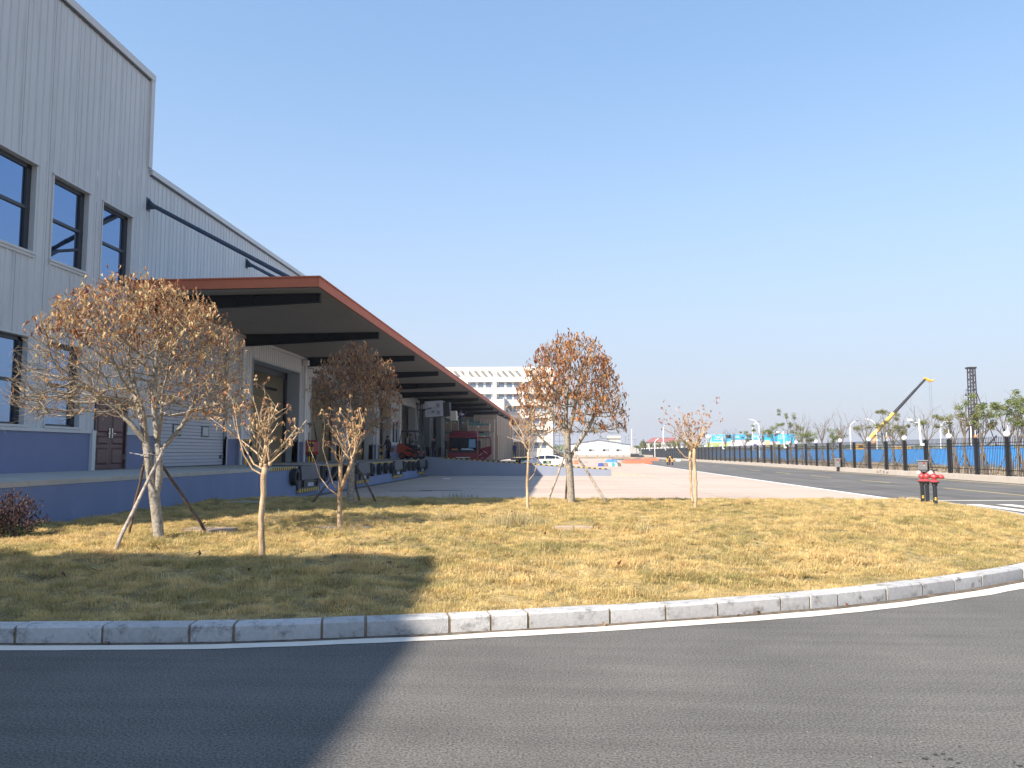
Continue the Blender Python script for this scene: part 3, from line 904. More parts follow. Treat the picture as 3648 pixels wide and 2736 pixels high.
# sectional roller door
y0, y1, z0, z1 = ROLL
rd = wpart(MB().box(WX-.2, WX-.13, y0, y1, z0, z1), 'roller_door', mat('roller_groove', (.24, .26, .30), .6))
nsec = 10
for k in range(nsec):
    a, b = z0+.03+(z1-z0)*k/nsec, z0+.03+(z1-z0)*(k+1)/nsec-.012
    mb = MB()
    for j in range(4):
        c0 = a+(b-a)*j/4; c1 = a+(b-a)*(j+1)/4-.022
        mb.box(WX-.128, WX-.10, y0+.05, y1-.05, c0, c1)
    s = mb.build('door_section', roller, rd)
for ya in (27.75, 30.05):
    mb = MB(); mb.box(WX-.10, WX-.08, ya, ya+.62, 2.28, 2.72)
    mb.build('door_window_frame', frame_dark, rd)
    MB().box(WX-.079, WX-.072, ya+.06, ya+.56, 2.34, 2.66).build('door_window_pane', mat('frosted_pane', (.45, .5, .5), .5), rd)
MB().box(WX-.09, WX-.082, 31.72, 31.92, 1.45, 1.58).build('door_latch', black_steel, rd)
mb = MB(); mb.box(WX-.12, WX+.03, y0-.09, y0, z0, z1+.08).box(WX-.12, WX+.03, y1, y1+.07, z0, z1+.08).box(WX-.12, WX+.03, y0, y1, z1, z1+.08)
wpart(mb, 'roller_door_frame', flashing)
mb = MB(); mb.box(WX-.13, WX-.1, y1-.05, y1+.002, z0, z1).box(WX-.13, WX-.1, y0, y1, z0, z0+.03)
wpart(mb, 'door_seal', black_steel)

# open dock doors: reveal, dark frame, beige inside
for k, (y0, y1, z0, z1) in enumerate(OPEN):
    mb = MB()
    mb.box(WX-.02, WX+.05, y0-.06, y0, z0, z1+.08).box(WX-.02, WX+.05, y1, y1+.06, z0, z1+.08).box(WX-.02, WX+.05, y0, y1, z1, z1+.08)
    mb.box(WX-.62, WX-.02, y1, y1+.03, z0, z1).box(WX-.62, WX-.02, y0-.03, y0, z0, z1).box(WX-.62, WX-.02, y0, y1, z1, z1+.03)
    root = wpart(mb, 'dock_doorway', flashing if k else mat('reveal_grey', (.36, .40, .42), .6))
    mb = MB(); xf = WX-.72
    mb.box(xf, xf+.1, y0, y0+.12, z0, z1).box(xf, xf+.1, y1-.30, y1, z0, z1).box(xf, xf+.1, y0, y1, z1-.30, z1)
    mb.box(xf-.55, xf-.42, y0+.8, y0+.95, z0, z1).box(xf-.55, xf-.42, y0, y1, z1-.95, z1-.82)
    mb.build('door_track', black_steel, root)
IX = WX-2.9  # beige partition added close behind the doorways to catch ambient light
mb = MB(); mb.box(IX-.1, IX, 33.2, END_Y-.3, DZ, 8.0)
mb.box(IX, WX-.31, 33.0, 33.2, DZ, 8.0)
for k in range(1, 13): mb.box(IX, WX-.8, 33.35+8.4*k, 33.5+8.4*k, DZ, 8.0)
wpart(mb, 'added_partition', inner_beige)
mb = MB(); mb.box(IX, WX-.31, 33.2, END_Y-.3, 8.0, 8.1)
wpart(mb, 'inner_ceiling', inner_beige)

# canopy
CX, CT, CY0, CY1 = -7.50, 7.20, 24.22, 150.0
SZ = 6.86
can = empty('canopy', (0, 0, 0)); can.parent = wh; can.location = -Vector(wh.location)
def cpart(mb, name, m, **k): return mb.build(name, m, can, **k)
mb = MB()
y = CY0+.12
pts = []
while y < CY1-.1:
    pts += [(y, 0), (y+.13, 0), (y+.16, .03), (y+.21, .03)]; y += .24
vs, fs = [], []
for i, (yy, h) in enumerate(pts):
    vs += [(WX+.03, yy, CAN_WALL_Z-h), (CX-.06, yy, SZ-h)]
    if i: fs.append((2*i-2, 2*i, 2*i+1, 2*i-1))
mb.add(vs, fs)
cpart(mb, 'soffit', soffit_mat, recalc=False)
mb = MB(); mb.hexa([(WX+.03, CY0+.06, CAN_WALL_Z+.10), (CX-.06, CY0+.06, SZ+.15), (CX-.06, CY1, SZ+.15), (WX+.03, CY1, CAN_WALL_Z+.10),
                    (WX+.03, CY0+.06, CAN_WALL_Z+.14), (CX-.06, CY0+.06, SZ+.19), (CX-.06, CY1, SZ+.19), (WX+.03, CY1, CAN_WALL_Z+.14)])
cpart(mb, 'roof_sheet', cladding_b)
mb = MB(); mb.box(CX-.05, CX, CY0, CY1, CT-.34, CT-.045).box(CX-.07, CX+.035, CY0-.035, CY1, CT-.044, CT)
cpart(mb, 'front_fascia', red_fascia)
mb = MB()
mb.hexa([(WX+.05, CY0, CT-.40), (CX-.052, CY0, CT-.34), (CX-.052, CY0+.05, CT-.34), (WX+.05, CY0+.05, CT-.40),
         (WX+.05, CY0, CT-.105), (CX-.052, CY0, CT-.045), (CX-.052, CY0+.05, CT-.045), (WX+.05, CY0+.05, CT-.105)])
mb.hexa([(WX+.05, CY0-.035, CT-.103), (CX-.072, CY0-.035, CT-.044), (CX-.072, CY0+.07, CT-.044), (WX+.05, CY0+.07, CT-.103),
         (WX+.05, CY0-.035, CT-.06), (CX-.072, CY0-.035, CT), (CX-.072, CY0+.07, CT), (WX+.05, CY0+.07, CT-.06)])
cpart(mb, 'end_fascia', red_fascia)
mb = MB(); mb.box(WX+.03, WX+.11, CY0+.1, CY1, CAN_WALL_Z-.20, CAN_WALL_Z-.06)
cpart(mb, 'wall_trim', flashing)
for k in range(16):
    yb = 25.25+8.4*k
    if yb > CY1: break
    za, zb = 6.80-.02, SZ-.035
    mb = MB()
    w2 = .10
    for (p0, p1, q0, q1, ww) in ((za, zb, za-.018, zb-.018, w2), (za-.018, zb-.018, 6.27+.02, 6.56+.02, .012), (6.27+.02, 6.56+.02, 6.27, 6.56, w2)):
        mb.hexa([(WX+.035, yb-ww, q0), (-7.76, yb-ww, q1), (-7.76, yb+ww, q1), (WX+.035, yb+ww, q0),
                 (WX+.035, yb-ww, p0), (-7.76, yb-ww, p1), (-7.76, yb+ww, p1), (WX+.035, yb+ww, p0)])
    for xs_ in (-10.6, -10.0): mb.box(xs_-.008, xs_+.008, yb-.09, yb+.09, 6.45, 6.79)
    mb.box(-7.775, -7.76, yb-.1, yb+.1, 6.56, zb)
    cpart(mb, 'beam', beam_black)
    if k < 12:
        mb = MB(); mb.tube([(WX+.12, yb, 9.92), (-8.2, yb, 7.05)], .075, 10)
        mb.box(WX+.0, WX+.04, yb-.12, yb+.12, 9.72, 10.14).prism([(WX+.03, 9.75), (WX+.28, 9.76), (WX+.28, 9.9), (WX+.03, 10.12)], 'y', yb-.015, yb+.015)
        cpart(mb, 'tie_rod', tie_blue)
# downpipes on the piers
for k in range(9):
    yb = 33.25+8.4*k
    mb = MB(); mb.tube([(WX+.17, yb+.0, DZ), (WX+.17, yb, 6.35)], .065, 10)
    for z in (2.6, 4.6): mb.box(WX+.0, WX+.2, yb-.08, yb+.08, z, z+.04)
    if k: mb.box(WX+.04, WX+.32, yb-.16, yb+.16, 6.3, 6.58)
    o = wpart(mb, 'downpipe', white_paint)
    mb = MB(); mb.tube([(WX+.08, yb+.32, DZ), (WX+.08, yb+.32, 6.5)], .03, 8)
    wpart(mb, 'conduit', white_paint)
mb = MB(); mb.tube([(WX+.25, 41.5, 6.3), (WX+.16, 41.9, 5.3), (WX+.1, 42.4, 4.9), (WX+.1, 43.0, 4.85)], .012, 5)
wpart(mb, 'loose_cable', white_paint)
# small office windows beyond the fourth opening
for ya in (64.35, 65.6, 66.8):
    mb = MB(); mb.box(WX+.03, WX+.07, ya, ya+.85, 2.35, 4.3)
    f = wpart(mb, 'office_window', white_paint)
    MB().box(WX+.071, WX+.078, ya+.1, ya+.75, 2.5, 4.15).build('pane', pane, f)
cctv = thing('security_camera', 'black security camera under the canopy beside the first pier', 'camera', (WX+.35, 42.4, 6.0))
MB().tube([(0, 0, 0), (.3, 0, .03)], .05, 8).build('camera_body', black_steel, cctv)
MB().tube([(0, 0, 0), (0, 0, .2), (-.3, 0, .25)], .02, 6).build('bracket', black_steel, cctv)

# ------------------------------------------------------------------ loading dock
dock = thing('loading_dock', 'raised blue painted loading dock with grey top and striped edges', 'loading dock', (DX, 8.2, 0))
def dpart(mb, name, m, parent=None, **k):
    o = mb.build(name, m, parent or dock, **k)
    if parent is None: o.location = -Vector(dock.location)
    return o
dpart(MB().box(WX, DX, 8.2, 57.5, -.05, DZ-.1), 'dock_wall', dock_blue)
dpart(MB().box(WX-5, DX+.01, 8.2, 57.5, DZ-.098, DZ), 'deck', dock_top)
dpart(MB().box(WX-5, WX+2.4, 57.5, END_Y, -.05, DZ), 'rear_deck', dock_top)
LEV = [(29.35, 31.75)] + [(37.85+8.4*k, 40.2+8.4*k) for k in range(3)]
def stripes(y0, y1, z0, z1, x, step=.105, mat_pair=(yellow, black), name='hazard_stripe'):
    mb = MB(); n = int(round((y1-y0)/step)); st = (y1-y0)/n
    for i in range(n):
        a = y0+i*st
        mb.mat(i % 2)
        sh = .03
        mb.hexa([(x, a, z0), (x+.012, a, z0), (x+.012, a+st, z0), (x, a+st, z0), (x, a, z1), (x+.012, a, z1), (x+.012, a+st, z1), (x, a+st, z1)])
    return dpart(mb, name, list(mat_pair))
prev = 26.6
for (a, b) in LEV:
    stripes(prev, a-.25, DZ-.11, DZ-.005, DX+.012)
    prev = b+.45
stripes(54.4, 57.4, DZ-.11, DZ-.005, DX+.012)
for (a, b) in LEV:
    lv = dpart(MB().box(DX+.0, DX+.09, a-.1, b+.1, .30, DZ-.12).box(DX-2.0, DX+.10, a, b, DZ-.02, DZ+.012), 'dock_leveler', leveler_grey)
    mb = MB(); mb.hexa([(DX+.095, a+.05, .66), (DX+.17, a+.05, .66), (DX+.17, b-.05, .66), (DX+.095, b-.05, .66),
                        (DX+.095, a+.05, DZ+.01), (DX+.13, a+.05, DZ+.01), (DX+.13, b-.05, DZ+.01), (DX+.095, b-.05, DZ+.01)])
    mb.build('lip', leveler_grey, lv)
    mb = MB(); mb.box(DX+.095, DX+.18, a+.3, a+.42, .38, .68).box(DX+.095, DX+.18, b-.42, b-.3, .38, .68).box(DX+.095, DX+.15, a+.42, b-.42, .56, .62)
    mb.build('lip_support', black_steel, lv)
    MB().box(DX+.095, DX+.14, (a+b)/2-.35, (a+b)/2+.35, .40, .54).build('control_plate', mat('zinc_plate', (.35, .38, .42), .45, var=.3, vscale=12), lv)
    mb = MB(); n_ = 18
    for i in range(n_):
        st = (b-a+.1)/n_; mb.mat(i % 2); mb.box(DX+.02, DX+.12, a-.05+i*st, a-.05+(i+1)*st, .20, .33)
    mb.build('hazard_stripe', [yellow, black], lv)
    MB().box(DX+.01, DX+.2, b+.12, b+.32, .6, DZ-.02).build('rubber_bumper', rubber, lv)
# tyres hung on the dock face
mb = MB(); R, r_ = .30, .10
prof = [(.155, -.07), (.17, -.085), (.24, -.10), (.29, -.088), (.302, -.05), (.30, 0), (.302, .05), (.29, .088), (.24, .10), (.17, .085), (.155, .07), (.20, .06), (.24, 0), (.20, -.06), (.155, -.07)]
mb.lathe(prof, 24, axis='x')
for k in range(26):       # tread lugs
    a = 2*PI*k/26
    M = Matrix.Rotation(a, 3, 'X')
    mb.obox(M @ Vector((0, 0, .302)), .15, .03, .016, M)
tyre_me = mb.mesh('tyre', rubber, smooth=False, recalc=True)
TY = [28.75, 32.35, 34.05, 35.6, 37.25, 40.75, 42.5, 44.0, 45.65, 49.3, 50.95, 52.45, 54.2, 57.2]
where = ['nearest, left of first leveler', 'just right of the first dock leveler', 'second one right of the first leveler',
         'third right of the first leveler', 'left of second leveler', 'right of the second leveler',
         'second tyre right of the second leveler', 'third tyre right of the second leveler', 'left edge of the third leveler', 'right of the third leveler',
         'second tyre right of the third leveler', 'third tyre right of the third leveler', 'left of the farthest leveler', 'last tyre, next to the ramp corner']
for i, yy in enumerate(TY):
    if i % 4 == 3 and i == 7: pass
    o = inst('dock_tyre', tyre_me, loc=(DX+.11+.02*(i % 2), yy, .80 + .02*math.sin(i*2.1)), rot=(i*.7, 0, random.uniform(-.05, .05)), scale=(1.25, 1, 1) if i == 0 else (1.1, 1, 1))
    tag(o, 'black tyre on the blue dock wall, ' + where[i], 'tyre', 'tyres hung as bumpers on the dock wall')

# pipe guards protecting the downpipes
gp = MB()
gx = .38
def guard(yy, label, i):
    root = thing('pipe_guard', label, 'pipe guard', (WX+.45, yy, DZ), group='striped steel guards in front of the downpipes')
    for dy in (-.28, .28):
        mb = MB()
        for j, (a, b) in enumerate(((0, .3), (.3, .55), (.55, .8), (.8, 1.0))):
            mb.mat((j+1) % 2 if True else 0)
            mb.tube([(0, dy, a), (0, dy, b)], .055, 10)
        mb.build('post', [black, yellow], root)
    mb = MB()
    for j in range(3):
        mb.mat(1 if j % 2 == 0 else 0); mb.tube([(-0.0, -.42+.28*j, 1.02), (0, -.14+.28*j, 1.02)], .055, 10)
    mb.build('top_bar', [black, yellow], root)
guard(33.35, 'black and yellow pipe guard left of the first open doorway', 0)
guard(41.9, 'black and yellow pipe guard between the first two open doorways', 1)
guard(50.3, 'black and yellow pipe guard between second and third open doorways', 2)
guard(58.7, 'black and yellow pipe guard by the third pier past the trees', 3)
guard(67.1, 'black and yellow pipe guard close to the raised forklift', 4)

# ------------------------------------------------------------------ ramp
rmp = thing('truck_ramp', 'sloping grey blue concrete ramp wall with striped top running right from the dock', 'ramp', (DX, 57.5, 0))
x0, x1 = DX+.02, 3.6
mb = MB()
mb.hexa([(x0, 57.52, -.05), (x1, 57.52, -.05), (x1, 57.78, -.05), (x0, 57.78, -.05), (x0, 57.52, 1.385), (x1, 57.52, .50), (x1, 57.78, .50), (x0, 57.78, 1.385)])
o = mb.build('ramp_wall', ramp_grey, rmp); o.location = -Vector(rmp.location)
mb = MB(); mb.hexa([(x0, 57.79, -.05), (7.2, 57.79, -.05), (7.2, 62.4, -.05), (x0, 62.4, -.05), (x0, 57.79, 1.17), (7.2, 57.79, .012), (7.2, 62.4, .012), (x0, 62.4, 1.17)])
o = mb.build('ramp_surface', concrete_yard, rmp); o.location = -Vector(rmp.location)
mb = MB(); mb.hexa([(x1+.01, 57.52, -.05), (7.2, 57.52, -.05), (7.2, 57.78, -.05), (x1+.01, 57.78, -.05), (x1+.01, 57.52, .3), (7.2, 57.52, .02), (7.2, 57.78, .02), (x1+.01, 57.78, .3)])
o = mb.build('ramp_foot', concrete_yard, rmp); o.location = -Vector(rmp.location)
mb = MB(); n_ = 62
for i in range(n_):
    a = x0+1.2+(x1-x0-1.5)*i/n_; b = x0+1.2+(x1-x0-1.5)*(i+1)/n_
    za, zb = [1.385+(.50-1.385)*(t-x0)/(x1-x0) for t in (a, b)]
    mb.mat(i % 2)
    mb.hexa([(a, 57.5, za+.001-.05), (b, 57.5, zb+.001-.05), (b, 57.79, zb+.001-.05), (a, 57.79, za+.001-.05), (a, 57.5, za+.015), (b, 57.5, zb+.015), (b, 57.79, zb+.015), (a, 57.79, za+.015)])
o = mb.build('hazard_stripe', [yellow, black], rmp); o.location = -Vector(rmp.location)

# ------------------------------------------------------------------ neighbouring block left of the camera (its shadow falls on the road)
NH = 14.25
nb = thing('warehouse_block', 'grey clad warehouse block beside the road, left of the gap', 'warehouse', (WX, -1.74, 0))
def npart(mb, name, m):
    o = mb.build(name, m, nb, recalc=False); o.location = -Vector(nb.location); return o
mb = MB(); ribbed(mb, -60, -1.74, 1.2, NH, 0.0, 1.0, .56)
npart(mb, 'cladding_sheet', cladding_b)
mb = MB(); mb.quad((WX, -1.74, 0), (-64, -1.74, 0), (-64, -1.74, NH), (WX, -1.74, NH)).quad((-64, -60, 0), (WX, -60, 0), (WX, -60, NH), (-64, -60, NH)).quad((-64, -60, 0), (-64, -1.74, 0), (-64, -1.74, NH), (-64, -60, NH))
npart(mb, 'side_wall', cladding_b)
mb = MB(); mb.quad((WX, -60, NH-.1), (WX, -1.74, NH-.1), (-64, -1.74, NH-.1), (-64, -60, NH-.1)); npart(mb, 'roof', flashing)
mb = MB(); mb.box(WX-.1, WX+.03, -60, -1.74, 0, 1.2); npart(mb, 'blue_plinth', dado_blue)
mb = MB(); mb.box(WX-.2, WX+.06, -60, -1.70, NH-.15, NH+.03); npart(mb, 'coping', flashing)
# ================================================================== trees
bark_pale = ramp_mat('pale_bark', [(.35, (.14, .115, .09)), (.5, (.30, .265, .215)), (.65, (.42, .385, .33))], scale=26, rough=.9, bump=.6, bscale=90, rough_n=.7)
twig_pale = ramp_mat('pale_twig', [(.35, (.16, .115, .07)), (.6, (.30, .235, .16))], scale=8, rough=.85)
bark_peel = ramp_mat('peeling_tan_bark', [(.3, (.20, .11, .05)), (.48, (.45, .31, .18)), (.62, (.58, .44, .29))], scale=9, rough=.7, bump=.7, bscale=60, stretch=(1, 1, .25), rough_n=.7, bdist=.02)
stake_mat = ramp_mat('weathered_stake', [(.3, (.055, .035, .028)), (.6, (.17, .12, .09))], scale=14, rough=.9, bump=.5, bscale=60, stretch=(1, 1, .3))
stake_light = ramp_mat('bleached_stake', [(.3, (.16, .12, .09)), (.6, (.42, .36, .30))], scale=14, rough=.9, bump=.5, bscale=60)
def leafmat(name, a, b, c, tr=.3):
    return ramp_mat(name, [(.2, a), (.5, b), (.8, c)], scale=2.2, rough=.55, trans=tr, per_island=True, rand=.75, spec=.35)
leaf_A = leafmat('tan_dry_leaves', (.22, .075, .035), (.46, .235, .10), (.60, .45, .22))
leaf_B = leafmat('red_brown_leaves', (.17, .07, .04), (.34, .16, .075), (.50, .31, .15))
leaf_C = leafmat('orange_brown_leaves', (.19, .06, .025), (.38, .155, .055), (.52, .28, .11))
leaf_y = leafmat('pale_peach_leaves', (.36, .15, .07), (.58, .35, .18), (.68, .52, .28))
leaf_green = leafmat('green_leaves', (.08, .11, .03), (.19, .23, .07), (.33, .36, .13), tr=.35)
leaf_green2 = leafmat('olive_leaves', (.09, .10, .035), (.22, .23, .08), (.35, .34, .14), tr=.35)
bark_dark = ramp_mat('grey_brown_bark', [(.35, (.08, .065, .05)), (.6, (.22, .18, .14))], scale=20, rough=.9, bump=.5, bscale=60)

def colonize(attr, paths, step=.10, infl=.9, kill=.22, maxit=160, bias=(0, 0, .0), jit=.1, seed=1):
    """space colonisation; returns node positions and parents"""
    rs = np.random.default_rng(seed)
    pos, par = [], []
    for p in paths:
        base = len(pos) if not len(pos) else None
        start_parent = -1
        for i, q in enumerate(p):
            if i == 0 and len(pos):
                d = [np.linalg.norm(np.array(q)-x) for x in pos]; start_parent = int(np.argmin(d)); 
                if d[start_parent] < 1e-3: 
                    prev = start_parent; continue
            pos.append(np.array(q, float)); par.append(prev if i else start_parent if len(pos) > 1 else -1)
            prev = len(pos)-1
    A = np.array(attr); alive = np.ones(len(A), bool)
    P = np.array(pos)
    D = np.linalg.norm(A[:, None]-P[None], axis=2); near = D.argmin(1); nd = D.min(1)
    bias = np.array(bias)
    for it in range(maxit):
        act = alive & (nd < infl)
        if not act.any():
            if not alive.any(): break
            infl *= 1.25
            if infl > 6: break
            continue
        new = []
        for n in np.unique(near[act]):
            s = act & (near == n)
            v = A[s]-pos[n]; v /= np.linalg.norm(v, axis=1)[:, None]+1e-9
            d = v.mean(0)+bias+rs.normal(0, jit, 3); d /= np.linalg.norm(d)+1e-9
            q = pos[n]+d*step
            new.append((q, n))
        k0 = len(pos)
        added = []
        for q, n in new:
            pos.append(q); par.append(n); added.append(q)
        Q = np.array(added)
        DD = np.linalg.norm(A[:, None]-Q[None], axis=2)
        m = DD.min(1); am = DD.argmin(1)
        upd = m < nd-1e-4
        near[upd] = k0+am[upd]; nd[upd] = m[upd]
        alive &= nd > kill
        if len(pos) > 9000: break
    return np.array(pos), np.array(par)
def radii(par, tip=.0035, power=2.35, cap=None):
    n = len(par); acc = np.zeros(n)
    kids = np.zeros(n, int)
    for i in range(n):
        if par[i] >= 0: kids[par[i]] += 1
    r = np.zeros(n)
    for i in range(n-1, -1, -1):
        if kids[i] == 0: acc[i] = tip**power
        r[i] = acc[i]**(1/power)
        if par[i] >= 0: acc[par[i]] += acc[i]
    return r, kids
def limbs_mesh(pos, par, r, thick, split, smooth_it=2):
    """two meshes: heavy limbs and fine twigs"""
    P = pos.copy()
    kid = [[] for _ in par]
    for i, p in enumerate(par):
        if p >= 0: kid[p].append(i)
    for _ in range(smooth_it):
        Q = P.copy()
        for i in range(len(P)):
            if par[i] >= 0 and len(kid[i]) >= 1: Q[i] = .5*P[i]+.25*P[par[i]]+.25*P[max(kid[i], key=lambda k: r[k])]
        P = Q
    big, small = MB(), MB()
    # chains
    done = set()
    order = [i for i in range(len(par)) if par[i] < 0 or len(kid[par[i]]) > 1]
    for i in order:
        for_start = par[i] if par[i] >= 0 else i
        chain = [for_start] if for_start != i else []
        j = i
        while True:
            chain.append(j)
            if len(kid[j]) == 1: j = kid[j][0]
            else: break
        if len(chain) < 2: continue
        # follow the thickest child smoothly at branching
        rr = [min(r[c], r[chain[1]]*1.25) for c in chain]
        mb = big if r[chain[1]] > split else small
        mb.tube([P[c] for c in chain], [x*thick for x in rr], 8 if r[chain[1]] > split*2 else (6 if mb is big else 4), cap=False)
    return big, small, P
def leaves_on(points, dirs, nl, L_, W__, seed, droop=(.3, 1.6), spread=.06):
    r = random.Random(seed); mb = MB()
    for p, dd in zip(points, dirs):
        for _ in range(nl() if callable(nl) else nl):
            c = (p[0]+r.gauss(0, spread), p[1]+r.gauss(0, spread), p[2]+r.gauss(0, spread))
            mb.add(leaf_verts(c, rand_rot(r, droop), r.uniform(*L_), r.uniform(*W__), r.uniform(.2, 1.2)), LEAF_F)
    return mb
def dome_points(c, rx, ry, z0, z1, n, seed, shell=.35, low=.0):
    """points in a dome: wide at z0, round on top"""
    rs = np.random.default_rng(seed); out = []
    while len(out) < n:
        p = rs.uniform(-1, 1, 3); q = np.linalg.norm(p)
        if q > 1 or (p[2] < low): continue
        if q < shell and rs.random() < .6: continue
        out.append((c[0]+p[0]*rx, c[1]+p[1]*ry, z0+(p[2]-low)/(1-low)*(z1-z0)))
    return out
def big_tree(name, label, base, trunk, forks, dome, na, step, thick, tip, leafm, nleaf, lsz, leaf_rule, seed, split=.012, bark=bark_pale, twig=twig_pale, infl=1.2, kill=.2, trunk_r=.09, bias=(0,0,.05), cat='tree', droop=(.3, 1.6), spray_r=.02, spray_p=.55, spray_l=(.2, .5)):
    root = thing(name, label, cat, base)
    attr = []
    for k, d in enumerate(dome): attr += dome_points(*d[:5], int(na*d[5]), seed*10+k, low=d[6] if len(d) > 6 else -.15)
    pos, par = colonize(attr, [trunk]+forks, step=step, infl=infl, kill=kill, bias=bias, seed=seed)
    r, kids = radii(par, tip)
    scale = trunk_r/ r[0]
    rr = np.maximum(tip, trunk_r*r/r[0])
    big, small, P = limbs_mesh(pos, par, rr, thick, split)
    big.build('trunk', bark, root, smooth=True, recalc=False)
    tag(small.build('twigs', twig, root, recalc=False), kind='stuff')
    rs = random.Random(seed+99)
    # sprays of fine twigs, kept inside the crown outline
    pts = []; fine = MB()
    d0 = dome[0]; dcx, dcy = d0[0]; rx_, ry_, z0_, z1_ = d0[1], d0[2], d0[3], d0[4]
    lo = d0[6] if len(d0) > 6 else -.15
    def outside(p):
        zz = lo+(p[2]-z0_)/(z1_-z0_)*(1-lo)
        return ((p[0]-dcx)/rx_)**2+((p[1]-dcy)/ry_)**2+zz*zz
    for i in range(len(par)):
        if rr[i] > spray_r or P[i][2] < z0_-.25: continue
        for _ in range(2 if kids[i] == 0 else (1 if rs.random() < spray_p else 0)):
            q = Vector(P[i]); out_ = Vector((q.x-dcx, q.y-dcy, (q.z-z0_)*.6+.15)); out_.normalize()
            dd = (out_*.9+Vector((rs.gauss(0, .55), rs.gauss(0, .55), rs.gauss(.15, .4)))).normalized()
            ln = rs.uniform(*spray_l); n_ = 4; path = [q.copy()]
            for k in range(n_):
                dd = (dd+Vector((rs.gauss(0, .16), rs.gauss(0, .16), rs.gauss(.05, .1)))).normalized(); nq = q+dd*ln/n_
                if outside(nq) > 1.06: break
                q = nq; path.append(q.copy())
            if len(path) < 2: 
                pts.append(path[0]) if rs.random() < leaf_rule(path[0], True)*.5 else None
                continue
            fine.tube(path, [max(.0022, tip*1.0*(1-.2*k)) for k in range(len(path))], 3, cap=False)
            for k in range(1, len(path)):
                if rs.random() < .45:
                    s2 = (dd+Vector((rs.gauss(0, .8), rs.gauss(0, .8), rs.gauss(0, .6)))).normalized()
                    e = path[k]+s2*ln*rs.uniform(.18, .4)
                    if outside(e) < 1.08:
                        fine.tube([path[k], path[k].lerp(e, .5)+Vector((0, 0, .01)), e], [tip*.65, tip*.55, tip*.45], 3, cap=False)
                        if rs.random() < leaf_rule(e, True): pts.append(e)
            if rs.random() < leaf_rule(path[-1], True): pts.append(path[-1])
            if rs.random() < leaf_rule(path[-1], True)*.5: pts.append(path[len(path)//2])
    tag(fine.build('fine_twigs', twig, root, recalc=False), kind='stuff')
    mb = leaves_on(pts, pts, nleaf, lsz[0], lsz[1], seed, droop)
    tag(mb.build('leaves', leafm, root, recalc=False), kind='stuff')
    print(name, 'nodes', len(par), 'leafpts', len(pts), 'leaves', len(mb.f)//6)
    return root
def stake(root_label, foot, top, r, m, group='timber stakes propping up the transplanted trees'):
    f, t = Vector(foot), Vector(top)
    d = t-f
    pts = [(0, 0, -.05)]
    for k in range(1, 7):
        q = d*k/6 + Vector((random.gauss(0, .008), random.gauss(0, .008), 0)); pts.append(tuple(q))
    mb = MB(); mb.tube(pts, [r*1.1, r*1.08, r, r*.97, r*.93, r*.9, r*.85], 7)
    o = mb.build('tree_stake', m, loc=foot, smooth=True, recalc=False)
    return tag(o, root_label, 'stake', group)

# --- A: the large tree at the left
bA = PL(568, 1922); YA = bA.y
print('A base', bA)
def rel(u, v, b, dy=0.0):      # point on the tree's own vertical plane, relative to its base
    p = onY(u, v, b.y+dy); return (p.x-b.x, dy, p.z-b.z)
tA = [(0, 0, -.06), rel(560, 1850, bA), rel(552, 1770, bA)]
def finer(path, step):
    out = [path[0]]
    for a, b in zip(path[:-1], path[1:]):
        a, b = Vector(a), Vector(b); n = max(1, int((b-a).length/step))
        for k in range(1, n+1): out.append(tuple(a.lerp(b, k/n)))
    return out
L0, R0 = rel(528, 1615, bA), rel(566, 1620, bA, .05)
L1, R1 = rel(520, 1572, bA), rel(562, 1575, bA, .08)
fA = [[tA[-1], rel(536, 1710, bA), L0, L1],
      [L1, rel(478, 1525, bA, -.1), rel(430, 1465, bA, -.15), rel(360, 1420, bA, -.2)],
      [tA[-1], rel(570, 1710, bA, .04), R0, R1],
      [R1, rel(552, 1500, bA, .1), rel(548, 1400, bA, .1), rel(556, 1280, bA, .1)],
      [R1, rel(575, 1500, bA, -.1), rel(580, 1400, bA, -.2)],
      [R0, rel(610, 1560, bA, .1), rel(652, 1520, bA, .15), rel(690, 1430, bA, .2)],
      [L1, rel(505, 1480, bA, .2), rel(480, 1400, bA, .3), rel(462, 1280, bA, .35)],
      [L1, rel(520, 1500, bA, -.2), rel(500, 1420, bA, -.3)]]
tA = finer(tA, .12); fA = [finer(f, .12) for f in fA]
cA = onY(478, 1400, YA)
zt = onY(440, 992, YA).z-bA.z; zm = onY(440, 1470, YA).z-bA.z
rxA = (onY(882, 1300, YA).x-onY(92, 1300, YA).x)/2
print('A dome', rxA, zm, zt)
cx = (onY(882, 1300, YA).x+onY(92, 1300, YA).x)/2-bA.x
def ruleA(p, tipn):
    h = (p[2]-zm)/(zt-zm)
    q = .05 + .66*max(0, min(1, (h-.34)/.42))
    if p[0]-cx < -.4 and h < .55: q *= .3
    if p[0]-cx > 1.0 and h < .7: q += .12
    return q*(1.0 if tipn else .45)
big_tree('dry_leaf_tree', 'largest tree, twin trunk, domed crown of tan curled leaves over bare white twigs', bA, tA, fA,
         [((cx, 0), rxA, rxA*.92, zm-.15, zt, 1.0, -.12)], 1500, .075, 1.0, .0038, leaf_A, lambda: random.choice((1, 2, 2, 3)), ((.075, .12), (.024, .038)), ruleA, 3, split=.011,
         trunk_r=.085, kill=.13, infl=.8, spray_p=.7)
